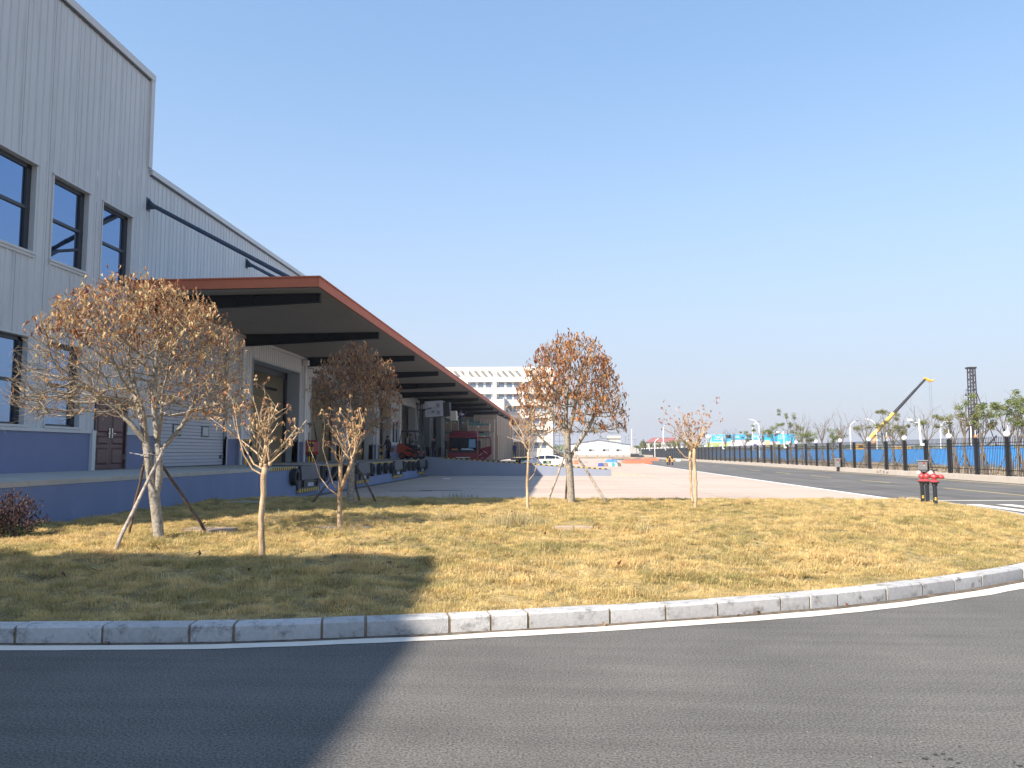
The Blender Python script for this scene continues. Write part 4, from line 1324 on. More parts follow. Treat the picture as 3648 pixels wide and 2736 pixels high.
# --- C: the orange tree in the middle
bC = PG(2036, 22.0); print('C base', bC)
tC = [(0, 0, -.06), rel(2031, 1700, bC), rel(2026, 1640, bC), rel(2020, 1560, bC), rel(2015, 1500, bC), rel(2022, 1400, bC)]
fC = [[rel(2026, 1640, bC), rel(2060, 1580, bC, .1), rel(2100, 1520, bC, .15), rel(2130, 1450, bC, .2)],
      [rel(2026, 1640, bC), rel(1985, 1610, bC, -.1), rel(1925, 1560, bC, -.2)],
      [rel(2020, 1560, bC), rel(2045, 1470, bC, -.2), rel(2055, 1400, bC, -.3)],
      [rel(2020, 1560, bC), rel(1980, 1500, bC, .2), rel(1950, 1430, bC, .3)]]
tC = finer(tC, .14); fC = [finer(f, .14) for f in fC]
zt = onY(2030, 1190, bC.y).z-bC.z; zm = onY(2030, 1540, bC.y).z-bC.z
x0, x1 = onY(1830, 1400, bC.y).x-bC.x, onY(2232, 1400, bC.y).x-bC.x
def ruleC(p, tipn, zm=zm, zt=zt):
    h = (p[2]-zm)/(zt-zm); rr_ = math.hypot(p[0]-(x0+x1)/2, p[1])/((x1-x0)/2)
    q = .03 + .50*smooth((h-.15)/.6) + .22*smooth((rr_-.5)/.4)*smooth((h+.05)/.3)
    return q*(1.0 if tipn else .40)
big_tree('dry_leaf_tree', 'domed tree of bright orange brown leaves standing alone against the sky', bC, tC, fC,
         [(((x0+x1)/2, 0), (x1-x0)/2, (x1-x0)/2, zm-.1, zt, 1.0, -.10)], 1300, .085, 1.0, .0042, leaf_C, lambda: random.choice((1, 2, 3, 3)), ((.11, .17), (.032, .05)), ruleC, 4, split=.013, trunk_r=.10,
         kill=.16, infl=.9, droop=(.7, 1.7), spray_p=.6)
# --- B: the shaded tree before the dock
bB = PG(1250, 21.0); print('B base', bB)
tB = [(0, 0, -.06), rel(1250, 1700, bB), rel(1250, 1620, bB), rel(1252, 1540, bB), rel(1256, 1440, bB)]
fB = [[rel(1250, 1620, bB), rel(1300, 1550, bB, .1), rel(1350, 1500, bB, .1)], [rel(1250, 1620, bB), rel(1200, 1560, bB, -.1), rel(1160, 1500, bB, -.1)],
      [rel(1252, 1540, bB), rel(1280, 1440, bB, .2), rel(1310, 1380, bB, .3)], [rel(1252, 1540, bB), rel(1225, 1440, bB, -.2), rel(1205, 1370, bB, -.3)]]
tB = finer(tB, .14); fB = [finer(f, .14) for f in fB]
zt = onY(1260, 1228, bB.y).z-bB.z; zm = onY(1260, 1530, bB.y).z-bB.z
x0B, x1B = onY(1112, 1400, bB.y).x-bB.x, onY(1428, 1400, bB.y).x-bB.x
def ruleB(p, tipn, zm=zm, zt=zt):
    h = (p[2]-zm)/(zt-zm)
    return (.10 + .6*smooth((h-.15)/.5))*(1.0 if tipn else .38)
big_tree('dry_leaf_tree', 'shaded red brown tree in front of the open doorways, lit only at its top right', bB, tB, fB,
         [(((x0B+x1B)/2, 0), (x1B-x0B)/2, (x1B-x0B)/2, zm-.1, zt, 1.0, -.35)], 1300, .085, 1.0, .0042, leaf_B, lambda: random.choice((1, 2, 3, 3)), ((.10, .155), (.03, .045)), ruleB, 6, split=.013, trunk_r=.10,
         kill=.16, infl=.9, droop=(.6, 1.6), spray_p=.7)

# stakes
def stk(lbl, fu, fv, b, tu, tv, r, m, dy=0.0):
    f = PL(fu, fv) if fv > 1000 else PG(fu, fv); t = onY(tu, tv, b.y+dy)
    stake(lbl, f, t, r, m)
stk('pale leaning stake in front, left of the largest tree', 402, 1972, bA, 588, 1585, .026, stake_light, -.12)
stk('dark brown stake upright behind the pale one at the largest tree', 456, 1912, bA, 520, 1630, .024, stake_mat, .1)
stk('dark stake leaning right of the largest tree', 742, 1902, bA, 548, 1612, .025, stake_mat, .08)
stk('stake left of the orange tree against the yard', 1948, 21.7, bC, 2018, 1606, .03, stake_light)
stk('reddish short stake just left of the orange tree trunk', 2014, 22.7, bC, 2026, 1620, .028, stake_mat, .3)
stk('long stake leaning to the right of the orange tree', 2164, 21.5, bC, 2042, 1602, .035, stake_light, -.1)
stk('dark stake leaning left at the shaded tree', 1104, 20.3, bB, 1225, 1655, .03, stake_mat, -.1)
stk('dark steep stake right beside the shaded tree trunk', 1286, 21.1, bB, 1250, 1650, .03, stake_mat)
stk('dark stake leaning right of the shaded tree', 1346, 21.0, bB, 1262, 1640, .03, stake_mat, .1)
wire = mat('tie_wire', (.35, .36, .38), .5)
for b, u, v, ww, lb in ((bA, 542, 1620, .17, 'grey wire tie around the twin trunks of the largest tree'), (bC, 2028, 1612, .14, 'wire tie where the stakes meet the orange tree'), (bB, 1250, 1652, .14, 'wire tie where the stakes meet the shaded tree')):
    c = onY(u, v, b.y)
    mb = MB(); mb.tube([(ww*math.cos(a), ww*.7*math.sin(a), .02*math.sin(3*a)) for a in np.linspace(0, 2*PI, 15)], .008, 5)
    mb.tube([(-ww, -.02, .0), (-ww*2.0, -.05, .03)], .008, 5)
    tag(mb.build('wire_tie', wire, loc=c), lb, 'wire tie')

# --- slim pollarded trees
def slim_tree(label, base, stem, heads, nlimb, h, spread, seed, leafm=leaf_y, lfac=1.0, tr=.05, group='slim pollarded trees with peeling tan bark', extra=None, twigf=1.0):
    r = random.Random(seed)
    root = thing('slim_tree', label, 'tree', base, group=group)
    big, small, lv = MB(), MB(), MB()
    for st, rr in stem:
        pts = finer(st, .09)
        n = len(pts)
        jp = [(p[0]+r.gauss(0, .004), p[1]+r.gauss(0, .004), p[2]) for p in pts]
        rad = [rr[0]+(rr[1]-rr[0])*k/(n-1) for k in range(n)]
        rad = [x*(1+.10*noise.noise(Vector((k*.9, seed, 0)))) for k, x in enumerate(rad)]
        rad[0] *= 1.25
        big.tube(jp, rad, 9)
    def twig(p, d, ln, rad, depth):
        pts, q, dd = [Vector(p)], Vector(p), Vector(d).normalized()
        n = max(3, int(ln/.07))
        for k in range(n):
            dd = (dd + Vector((r.gauss(0, .13), r.gauss(0, .13), r.gauss(.03, .08)))).normalized()
            q = q + dd*ln/n; pts.append(q.copy())
        rads = [rad*(1-.65*k/n) for k in range(n+1)]
        (big if rad > .011 else small).tube(pts, rads, 7 if rad > .011 else 4, cap=True)
        for k in range(2, n+1):
            if depth > 0 and r.random() < (.34 if depth == 2 else .26)*twigf:
                s = Vector((r.gauss(0, 1), r.gauss(0, 1), r.gauss(.6, .5))).normalized()
                twig(pts[k], (dd*.8+s).normalized(), ln*r.uniform(.22, .48), rads[k]*.6, depth-1)
            if k > n*.45 and r.random() < .30*lfac:
                for _ in range(r.choice((1, 1, 2))):
                    c = pts[k]+Vector((r.gauss(0, .015), r.gauss(0, .015), r.gauss(-.01, .015)))
                    lv.add(leaf_verts(c, rand_rot(r, (.2, 1.6)), r.uniform(.04, .075), r.uniform(.018, .03), r.uniform(.3, 1.2)), LEAF_F)
        if r.random() < .75*lfac:
            for _ in range(3): lv.add(leaf_verts(pts[-1], rand_rot(r, (0, 1.5)), r.uniform(.045, .08), r.uniform(.018, .03), r.uniform(.3, 1.2)), LEAF_F)
    for hd, cnt in heads:
        big.ball(hd, .030*tr/.05, 8, 6, (1, 1, 1.5))
        for k in range(cnt):
            a = 2*PI*(k+r.uniform(-.3, .3))/cnt
            tilt = spread*r.uniform(.25, 1.25)
            d = Vector((math.cos(a)*math.sin(tilt), math.sin(a)*math.sin(tilt), math.cos(tilt)))
            twig(hd, d, h*r.uniform(.6, 1.1), .0145*tr/.045*r.uniform(.7, 1.15), 2)
    for e in extra or []:
        pts = finer(e, .08); n = len(pts)
        small.tube(pts, [.012*(1-.6*k/n) for k in range(n)], 5)
        twig(pts[-1], Vector(pts[-1])-Vector(pts[-2]), .35, .007, 1)
        for p in pts[3:]:
            if r.random() < .4*lfac: lv.add(leaf_verts(p, rand_rot(r, (.2, 1.6)), .06, .025, .8), LEAF_F)
    big.build('trunk', bark_peel, root, smooth=True, recalc=False)
    tag(small.build('twigs', bark_peel, root, recalc=False), kind='stuff')
    tag(lv.build('leaves', leafm, root, recalc=False), kind='stuff')
    return root
b = PL(935, 1984); print('a', b)
slim_tree('slim tan barked tree at the edge of the road shadow, left of centre', b, [([(0,0,-.05), rel(930, 1850, b), rel(938, 1760, b), rel(937, 1700, b), rel(945, 1665, b)], (.043, .036))],
          [(rel(945, 1660, b), 6), (rel(930, 1655, b, .05), 3), (rel(962, 1652, b, -.05), 3)], 8, .98, .78, 21, tr=.045, twigf=1.0,
          extra=[[rel(932, 1690, b), rel(900, 1672, b), rel(868, 1620, b), rel(848, 1540, b), rel(838, 1470, b)], [rel(934, 1670, b), rel(905, 1655, b), rel(880, 1610, b, .1), rel(850, 1560, b, .1)]])
b = PL(1209, 1888); print('b', b)
slim_tree('second slim tree, forked low, standing before the shaded tree', b, [([(0,0,-.05), rel(1210, 1800, b), rel(1212, 1745, b), rel(1213, 1660, b)], (.045, .032)),
          ([rel(1213, 1745, b), rel(1225, 1715, b), rel(1240, 1680, b, -.03), rel(1250, 1652, b, -.05)], (.035, .030))],
          [(rel(1213, 1655, b), 5), (rel(1252, 1648, b, -.05), 6)], 6, .92, .62, 22, tr=.048, leafm=leaf_y, twigf=1.1,
          extra=[[rel(1205, 1765, b), rel(1170, 1740, b), rel(1140, 1700, b), rel(1120, 1640, b), rel(1105, 1600, b)], [rel(1208, 1755, b), rel(1185, 1720, b), rel(1165, 1650, b), rel(1150, 1600, b), rel(1155, 1530, b)]])
b = PL(1881, 1815); print('c', b)
slim_tree('slim sapling beside the wide pale grass clump, low side branch', b, [([(0,0,-.05), rel(1878, 1730, b), rel(1882, 1640, b), rel(1882, 1610, b)], (.040, .028))],
          [(rel(1884, 1606, b), 6), (rel(1872, 1590, b, .1), 4)], 6, 1.05, .8, 23, tr=.040, leafm=leaf_y, lfac=.35, twigf=1.3,
          extra=[[rel(1884, 1712, b), rel(1902, 1690, b), rel(1922, 1620, b), rel(1940, 1540, b), rel(1962, 1480, b)]])
b = PL(2476, 1817); print('d', b)
slim_tree('slim tree with two close trunks standing alone right of centre', b, [([(0,0,-.05), rel(2479, 1720, b), rel(2473, 1640, b), rel(2474, 1600, b)], (.044, .040)),
          ([rel(2470, 1790, b), rel(2463, 1760, b, .06), rel(2460, 1690, b, .08), rel(2459, 1610, b, .08)], (.026, .030))],
          [(rel(2474, 1598, b), 8), (rel(2459, 1606, b, .08), 6), (rel(2484, 1590, b, -.05), 3)], 8, 1.0, .82, 24, tr=.048, leafm=leafmat('rust_leaves', (.30, .09, .05), (.45, .20, .11), (.5, .32, .2)), lfac=.85, twigf=1.2,
          extra=[[rel(2472, 1634, b), rel(2440, 1628, b), rel(2415, 1600, b), rel(2406, 1560, b)]])

# dark bush against the dock
rb = random.Random(8)
p = Vector((-8.95, 12.6, lz(-8.95, 12.6)))
bush = thing('dry_bush', 'dark maroon leafless looking bush in the shade at the left edge of the lawn', 'bush', p)
st, lv = MB(), MB()
for k in range(60):
    a = rb.uniform(0, 2*PI); t = rb.uniform(.1, 1.1)
    d = Vector((math.cos(a)*math.sin(t), math.sin(a)*math.sin(t)*.8, math.cos(t)))
    ln = rb.uniform(.42, .8); pts = [Vector((0, 0, 0))]; q = Vector((rb.gauss(0, .08), rb.gauss(0, .08), 0)); pts[0] = q.copy()
    for i in range(6):
        d = (d+Vector((rb.gauss(0, .16), rb.gauss(0, .16), rb.gauss(0, .1)))).normalized(); q = q+d*ln/6; pts.append(q.copy())
        if i > 1:
            for _ in range(5): lv.add(leaf_verts(q+Vector((rb.gauss(0, .04), rb.gauss(0, .04), rb.gauss(0, .04))), rand_rot(rb, (.2, 1.6)), rb.uniform(.05, .08), rb.uniform(.02, .035), rb.uniform(.3, 1)), LEAF_F)
    st.tube(pts, [.008, .007, .006, .005, .004, .003, .002], 4)
tag(st.build('stems', bark_dark, bush, recalc=False), kind='stuff')
tag(lv.build('leaves', leafmat('maroon_leaves', (.035, .018, .022), (.065, .032, .036), (.11, .06, .055)), bush, recalc=False), kind='stuff')
p = PL(35, 1915)
weed = thing('leafy_weed', 'low green leafy weeds under the dark bush at the left edge', 'weeds', p)
lv = MB()
for k in range(170):
    c = (rb.gauss(-.12, .28), rb.gauss(0, .12), rb.uniform(.02, .2))
    lv.add(leaf_verts(c, rand_rot(rb, (-.2, .8)), rb.uniform(.05, .09), rb.uniform(.03, .05), rb.uniform(-.2, .5)), LEAF_F)
tag(lv.build('leaves', leafmat('weed_leaves', (.03, .05, .02), (.07, .11, .04), (.14, .2, .08)), weed, recalc=False), kind='stuff')
# ================================================================== right side: kerb wall, fence, hoarding, trees behind
FX = 25.1
wall_c = mat('kerb_wall_concrete', (.42, .37, .32), .85, var=.08, vscale=1.5, dirt=(.30, .26, .22), dscale=1.2, dthr=.6, bump=.2, bscale=20)
kw = thing('fence_base_wall', 'long low pinkish concrete wall carrying the black fence along the road', 'low wall', (24.8, 20, 0))
y = 20.0
blk = []
while y < 250:
    L_ = 8.0 if y < 120 else 32.0
    mb = MB(); mb.box(24.8, 25.5, y+.008, min(y+L_, 252)-.008, -.05, .35)
    o = mb.build('wall_section', wall_c, kw, bevel=.015); o.location = -Vector(kw.location)
    y += L_
# dark stencilled marks on the wall face
r = random.Random(3)
mb = MB()
for g in range(4):
    y0 = 62.5+.62*g
    for s in range(6):
        a, b = r.uniform(0, .42), r.uniform(.07, .27)
        if s % 2: mb.box(24.792, 24.796, y0+a, y0+a+.035, b-.05, b+.06)
        else: mb.box(24.792, 24.796, y0+a*.4, y0+a*.4+.3, b, b+.022)
o = mb.build('stencil_marks', mat('faded_black_paint', (.09, .08, .07), .9), kw); o.location = -Vector(kw.location); tag(o, kind='stuff')

fence = thing('perimeter_fence', 'black steel picket fence running along the far side of the road', 'fence', (FX, 38, .35))
fence_black = mat('fence_black', (.012, .013, .016), .55, spec=.25)
picket_m = mat('picket_dark_grey', (.035, .04, .045), .5)
post_mb = MB().box(-.1, .1, -.1, .1, 0, 2.12).box(-.115, .115, -.115, .115, 2.121, 2.16)
post_mb.hexa([(-.07,-.07,2.161),(.07,-.07,2.161),(.07,.07,2.161),(-.07,.07,2.161),(-.02,-.02,2.22),(.02,-.02,2.22),(.02,.02,2.22),(-.02,.02,2.22)])
post_me = post_mb.mesh('post', fence_black)
PITCH = 3.37
POSTS = [46.2-PITCH + PITCH*k for k in range(62)]      # refined below by the photograph
p0 = (71460/1595)*1.012
POSTS = [onX(3592, 1650, FX).y - PITCH*2 + PITCH*k for k in range(64)]
POSTS = [p for p in POSTS if p < 252]
for p in POSTS: inst('post', post_me, fence, loc=(0, p-38, 0))
pk = MB()
n_ = 18
for a, b in zip(POSTS[:-1], POSTS[1:]):
    st = (b-a)/(n_+1)
    for k in range(1, n_+1):
        yy = a+st*k-38
        pk.box(-.013, .013, yy-.013, yy+.013, .08, 2.17)
        pk.add([(-.019, yy-.019, 2.17), (.019, yy-.019, 2.17), (.019, yy+.019, 2.17), (-.019, yy+.019, 2.17), (0, yy, 2.27)], [(0,1,4),(1,2,4),(2,3,4),(3,0,4)])
tag(pk.build('pickets', picket_m, fence, recalc=False), kind='stuff')
for zz in (.33, 1.72, 1.90):
    MB().box(-.022, .022, POSTS[0]-38, POSTS[-1]-38, zz-.02, zz+.02).build('rail', fence_black, fence)
for a, b in zip(POSTS[:14], POSTS[1:15]):
    mb = MB()
    for zz in (.33, 1.72, 1.90): mb.box(-.05, -.023, a-38+.1, a-38+.2, zz-.03, zz+.03).box(-.05, -.023, b-38-.2, b-38-.1, zz-.03, zz+.03)
    o = mb.build('rail_bracket', fence_black, fence); tag(o, kind='stuff')

globe_m = mat('white_globe', (.85, .85, .84), .35)
gm = MB(); gm.mat(0).ball((0, 0, .21), .18, 18, 10); gm.mat(1).lathe([(.0, 0), (.06, 0), (.045, .03), (.06, .05)], 10)
globe_me = gm.mesh('globe_lamp', [globe_m, fence_black], smooth=True)
ordn = ['first', 'second', 'third', 'fourth', 'fifth', 'sixth', 'seventh', 'eighth', 'ninth', 'tenth', 'eleventh', 'twelfth']
j = 0
for k in range(2, len(POSTS), 2):
    root = empty('globe_lamp', (FX, POSTS[k], .35+2.16))
    mb = inst('globe', globe_me, root)
    lab = f'round white globe lamp on the black fence, {ordn[j]} from the right' if j < 12 else 'tiny round white globe lamp on the distant stretch of the fence'
    tag(root, lab, 'lamp', 'globe lamps on the fence posts')
    j += 1

# camera poles clamped to the fence
def cctv_pole(k, lab, top=3.98):
    root = thing('camera_pole', lab, 'camera pole', (FX, POSTS[k]-.05, .35), group='white camera poles on the fence')
    mb = MB(); mb.box(-.34, -.12, -.05, .05, 1.80, 1.95).tube([(-.32, 0, 1.82), (-.40, 0, top-.35)], .06, 8)
    mb.build('pole', white_metal, root)
    mb = MB(); mb.box(-.95, -.38, -.03, .03, top-.62, top-.56)
    mb.build('arm', white_metal, root)
    mb = MB(); mb.obox((-1.02, -.1, top-.42), .16, .34, .14, Matrix.Rotation(.5, 3, 'Z')).ball((-.92, 0, top-.53), .09, 10, 6)
    mb.build('camera_body', white_metal, root)
IDX = [i for i in range(len(POSTS))]
def post_near(y): return min(IDX, key=lambda i: abs(POSTS[i]-y))
for yy, lab in ((onX(3297, 1600, FX).y, 'nearest white camera pole on the fence, behind the red valves'), (onX(2803, 1600, FX).y, 'white camera pole in front of the right part of the blue billboard'),
                (onX(2577, 1600, FX).y, 'white camera pole in front of the left part of the blue billboard'), (onX(2462, 1600, FX).y, 'white camera pole just left of the billboard behind the lone slim tree'),
                (onX(2378, 1600, FX).y, 'white camera pole in front of the red roofed house'), (onX(2316, 1600, FX).y, 'farthest white camera pole left of the red roofed house')):
    cctv_pole(post_near(yy), lab)

# meter cabinets on the base wall
cab_grey = mat('cabinet_grey', (.20, .20, .20), .5, var=.1)
def cabinet(y, lab, s=1.0):
    root = thing('meter_cabinet', lab, 'cabinet', (24.68, y, 0))
    MB().box(-.08, .08, -.12, .12, 0, .38).build('stand', black_steel, root)
    MB().box(-.22, .16, -.30*s, .30*s, .38, 1.10).build('body', cab_grey, root, bevel=.01)
    MB().box(-.27, .2, -.36*s, .36*s, 1.10, 1.16).build('lid', mat('cabinet_lid', (.27, .27, .27), .5), root)
    MB().box(-.14, .0, -.312, -.303, .88, 1.0).build('red_label', hyd_red, root)
    MB().box(-.10, -.02, -.312, -.303, .78, .83).build('white_label', white_paint, root)
cabinet(onX(3290, 1700, 24.68).y, 'grey meter cabinet with red label, just behind the red valves')
cabinet(onX(2986, 1690, 24.68).y, 'smaller grey meter cabinet farther left along the low wall', .7)

# blue construction hoarding
HX = 44.0
hd = thing('blue_hoarding', 'long bright blue corrugated hoarding behind the fence and the young trees', 'hoarding', (HX, 40, 0))
def hoard(root, x0, y0, x1, y1, z0, z1, L_=3.0):
    d = Vector((x1-x0, y1-y0, 0)); n = max(1, int(d.length/L_)); d /= n
    nn = Vector((-d.y, d.x, 0)).normalized()*.05
    for k in range(n):
        a = Vector((x0, y0, 0))+d*k
        mb = MB(); vs, fs = [], []
        m_ = 12
        for i in range(m_+1):
            q = a + d*(i/m_) + (nn if i % 2 else Vector((0, 0, 0)))
            vs += [(q.x, q.y, z0), (q.x, q.y, z1+.0)]
            if i: fs.append((2*i-2, 2*i, 2*i+1, 2*i-1))
        mb.add(vs, fs)
        o = mb.build('panel', hoarding_blue, root, recalc=False); o.location = -Vector(root.location)
hoard(hd, HX, 62, HX, 270, 0, 2.06, 4.0)
mb = MB(); mb.box(HX-.02, HX+.06, 62, 270, 2.0, 2.1)
o = mb.build('top_rail', mat('hoarding_rail', (.02, .12, .4), .5), hd); o.location = -Vector(hd.location)
h2 = thing('blue_hoarding', 'second taller blue hoarding seen between the fence posts on the right', 'hoarding', (62, 132, 0))
hoard(h2, 62, 132, 73, 134, 0, 2.75, 3)
hoard(h2, 86, 150, 130, 150, 0, 2.5, 4)

# sandy ground and heaps between fence and hoarding
sand = ramp_mat('sandy_soil', [(.3, (.20, .14, .08)), (.5, (.36, .26, .15)), (.7, (.50, .38, .23))], scale=.5, detail=10, rough=.95, bump=.7, bscale=4, second=(2, .2), bdist=.12)
xs2 = np.arange(25.5, 47.1, .9); ys2 = np.arange(25, 300, 1.6)
gx2, gy2 = np.meshgrid(xs2, ys2)
def side_z(x, y): return .10+.16*noise.noise(Vector((x*.25, y*.09, 4)))+.55*max(0, 1-abs(x-42.5)/2.2)*max(0, noise.noise(Vector((3, y*.12, 2)))+.35)*.9 - .16*max(0, (26.2-x))
zz2 = [side_z(a, b) for a, b in zip(gx2.ravel(), gy2.ravel())]
I = np.arange(gx2.size).reshape(gx2.shape); qf = np.stack([I[:-1,:-1], I[:-1,1:], I[1:,1:], I[1:,:-1]], -1).reshape(-1, 4)
me = bpy.data.meshes.new('sandy_verge'); me.from_pydata(np.stack([gx2.ravel(), gy2.ravel(), zz2], 1).tolist(), [], qf.tolist()); me.materials.append(sand)
me.polygons.foreach_set('use_smooth', [True]*len(me.polygons))
tag_o = bpy.data.objects.new('sandy_verge', me); COL.objects.link(tag_o); tag(tag_o, kind='structure')
mb = MB(); r = random.Random(31)
for k in range(420):
    x, y = r.uniform(27, 43.5), r.uniform(38, 180)
    if r.random() < .5: x = r.uniform(40, 43.5)
    t = tuft(r.choice((14, 20)), r.uniform(.15, .4), r.uniform(.25, .8), .8, .012, k)
    z0 = side_z(x, y)
    t.v = [(a+x, b+y, c+z0) for a, b, c in t.v]; mb.add(t.v, t.f)
tag(mb.build('verge_scrub', ramp_mat('verge_scrub', [(.3, (.06, .07, .025)), (.5, (.20, .16, .06)), (.7, (.34, .27, .12))], scale=.4, rough=.9), recalc=False), 'dry scrub and weeds on the verge behind the fence', 'scrub', kind='stuff')

# trees on the verge
def verge_tree(name, label, u, kind, top_v, seed, crown=None, X=27.6, base_v=None, lf=1.0):
    y = onX(u, 1640, X).y
    base = Vector((X, y, side_z(X, y)))
    r = random.Random(seed)
    H_ = onY(u, top_v, y).z-base.z
    root = thing(name, label, 'tree', base, group='young trees behind the black fence')
    big, small, lv = MB(), MB(), MB()
    fork = min(H_*.45, 2.3)
    if kind == 'bare': fork = min(H_*.5, 2.9)
    pts = [Vector((0, 0, -.1))]; q = Vector((0, 0, 0))
    for k in range(7):
        q = Vector((r.gauss(0, .03), r.gauss(0, .03), fork*(k+1)/7)); pts.append(q)
    big.tube(pts, [.13, .12, .11, .105, .10, .095, .10, .11], 8)
    if kind != 'bare':       # second stem
        big.tube([Vector((.15, -.3, -.1)), Vector((.1, -.2, fork*.5)), Vector((.0, -.05, fork))], [.07, .06, .05], 6)
    tips = []
    def limb(p, d, ln, rad, dep):
        pts, q, dd = [p.copy()], p.copy(), d.normalized()
        n = 5
        for k in range(n):
            dd = (dd+Vector((r.gauss(0, .14), r.gauss(0, .14), .06))).normalized(); q = q+dd*ln/n; pts.append(q.copy())
        rads = [rad*(1-.6*k/n) for k in range(n+1)]
        (big if rad > .03 else small).tube(pts, rads, 6 if rad > .03 else 4, cap=False)
        if dep == 0: tips.append(q); return
        for k in range(2 if dep < 2 else 3):
            s = Vector((r.gauss(0, 1), r.gauss(0, 1), r.gauss(.3, .5))).normalized()
            limb(pts[r.choice((2, 3, 4, 5))], dd*(.9 if kind == 'bare' else .55)+s*.62, ln*r.uniform(.45, .75), rads[3]*.7, dep-1)
    nl = 7 if kind == 'bare' else 6
    for k in range(nl):
        a = 2*PI*k/nl+r.uniform(-.3, .3); t = r.uniform(.12, .5) if kind == 'bare' else r.uniform(.15, .6)
        limb(pts[-1], Vector((math.cos(a)*math.sin(t), math.sin(a)*math.sin(t), math.cos(t))), (H_-fork)*r.uniform(.5, .78), .05 if kind == 'bare' else .045, 2)
    if kind != 'bare':
        frac = {'green': .75, 'sparse': .42, 'mix': .5}[kind]
        nclump = int(24*frac*lf)
        zz0 = fork*.9
        tl = sorted(tips, key=lambda t: r.random())[:nclump*2]
        tl = [t for t in tl if t.z > zz0 and (kind != 'mix' or t.z < zz0+(H_-zz0)*.55)][:nclump]
        for t in tl:
            cr = r.uniform(.17, .36)
            for _ in range(int(95*lf)):
                v_ = Vector((r.gauss(0, 1), r.gauss(0, 1), r.gauss(0, .75))); v_ *= cr*(r.random()**.4)/max(v_.length, .01)
                c = t+v_
                lv.add(leaf_verts(c, rand_rot(r, (-.4, .9)), r.uniform(.09, .15), r.uniform(.045, .075), r.uniform(-.2, .5)), LEAF_F)
    big.build('trunk', bark_dark, root, smooth=True, recalc=False)
    tag(small.build('twigs', bark_dark, root, recalc=False), kind='stuff')
    if lv.v: tag(lv.build('leaves', leaf_green if r.random() < .6 else leaf_green2, root, recalc=False), kind='stuff')
    mb = MB()
    for s in range(3):
        a = 2*PI*s/3+r.random()
        mb.tube([(math.cos(a)*.75, math.sin(a)*.75, -.05), (math.cos(a)*.06, math.sin(a)*.06, 1.5)], .028, 5)
    tag(mb.build('prop', stake_mat, root), kind='stuff')
    return root
VT = [  # u, kind, top_v, label
 (3590, 'green', 1398, 'tallest leafy green tree behind the fence at the right edge'),
 (3630, 'sparse', 1465, 'thin leafy tree cut by the right edge of the picture'),
 (3500, 'green', 1430, 'leafy green tree in front of the drilling mast'),
 (3439, 'bare', 1425, 'bare pollarded tree with long upright shoots left of the drilling mast'),
 (3401, 'sparse', 1472, 'sparse green tree left of the big bare pollarded tree'),
 (3307, 'mix', 1432, 'tree with bare shoots above olive leaves, beside the nearest camera pole'),
 (3219, 'sparse', 1486, 'sparse leafy tree under the crane tip, left of the nearest camera pole'),
 (3184, 'bare', 1500, 'bare bushy tree right of the yellow crane boom'),
 (3152, 'sparse', 1492, 'leafy tree partly over the yellow crane boom'),
 (3084, 'mix', 1465, 'tree with leafy middle and bare top at the foot of the crane boom'),
 (3000, 'mix', 1482, 'tree with one tall bare leader, left of the crane cab'),
 (2968, 'sparse', 1545, 'low sparse green tree left of the tree with the tall bare leader'),
 (2931, 'bare', 1490, 'bare twiggy tree between two leafy ones, left of the crane'),
 (2884, 'green', 1538, 'small round green tree right of the billboard'),
 (2858, 'bare', 1492, 'bare upright tree just right of the billboard end'),
 (2818, 'green', 1489, 'broad leafy tree in front of the right end of the billboard'),
 (2760, 'green', 1511, 'leafy tree left of the billboard camera pole'),
 (2718, 'bare', 1520, 'thin bare tree in front of the middle of the billboard'),
 (2653, 'green', 1528, 'narrow green tree in front of the large billboard lettering'),
 (2612, 'bare', 1533, 'faint bare tree in front of the billboard, left of the narrow green tree'),
 (2585, 'bare', 1538, 'small bare tree in front of the small billboard lettering'),
 (2525, 'bare', 1545, 'small bare tree at the left end of the billboard')]
for i, (u, kd, tv, lab) in enumerate(VT):
    verge_tree('verge_tree', lab, u, kd, tv, 100+i, lf=1.15 if i in (0, 2) else 1.0)
# distant low trees left of the billboard, along the verge
for i, (u, tv) in enumerate(((2440, 1560), (2415, 1567), (2390, 1570), (2368, 1572), (2346, 1575), (2326, 1577))):
    verge_tree('verge_tree', 'small far green verge tree below the red roofed house, %s from the left' % ordn[5-i], u, 'green', tv, 150+i, lf=.8)

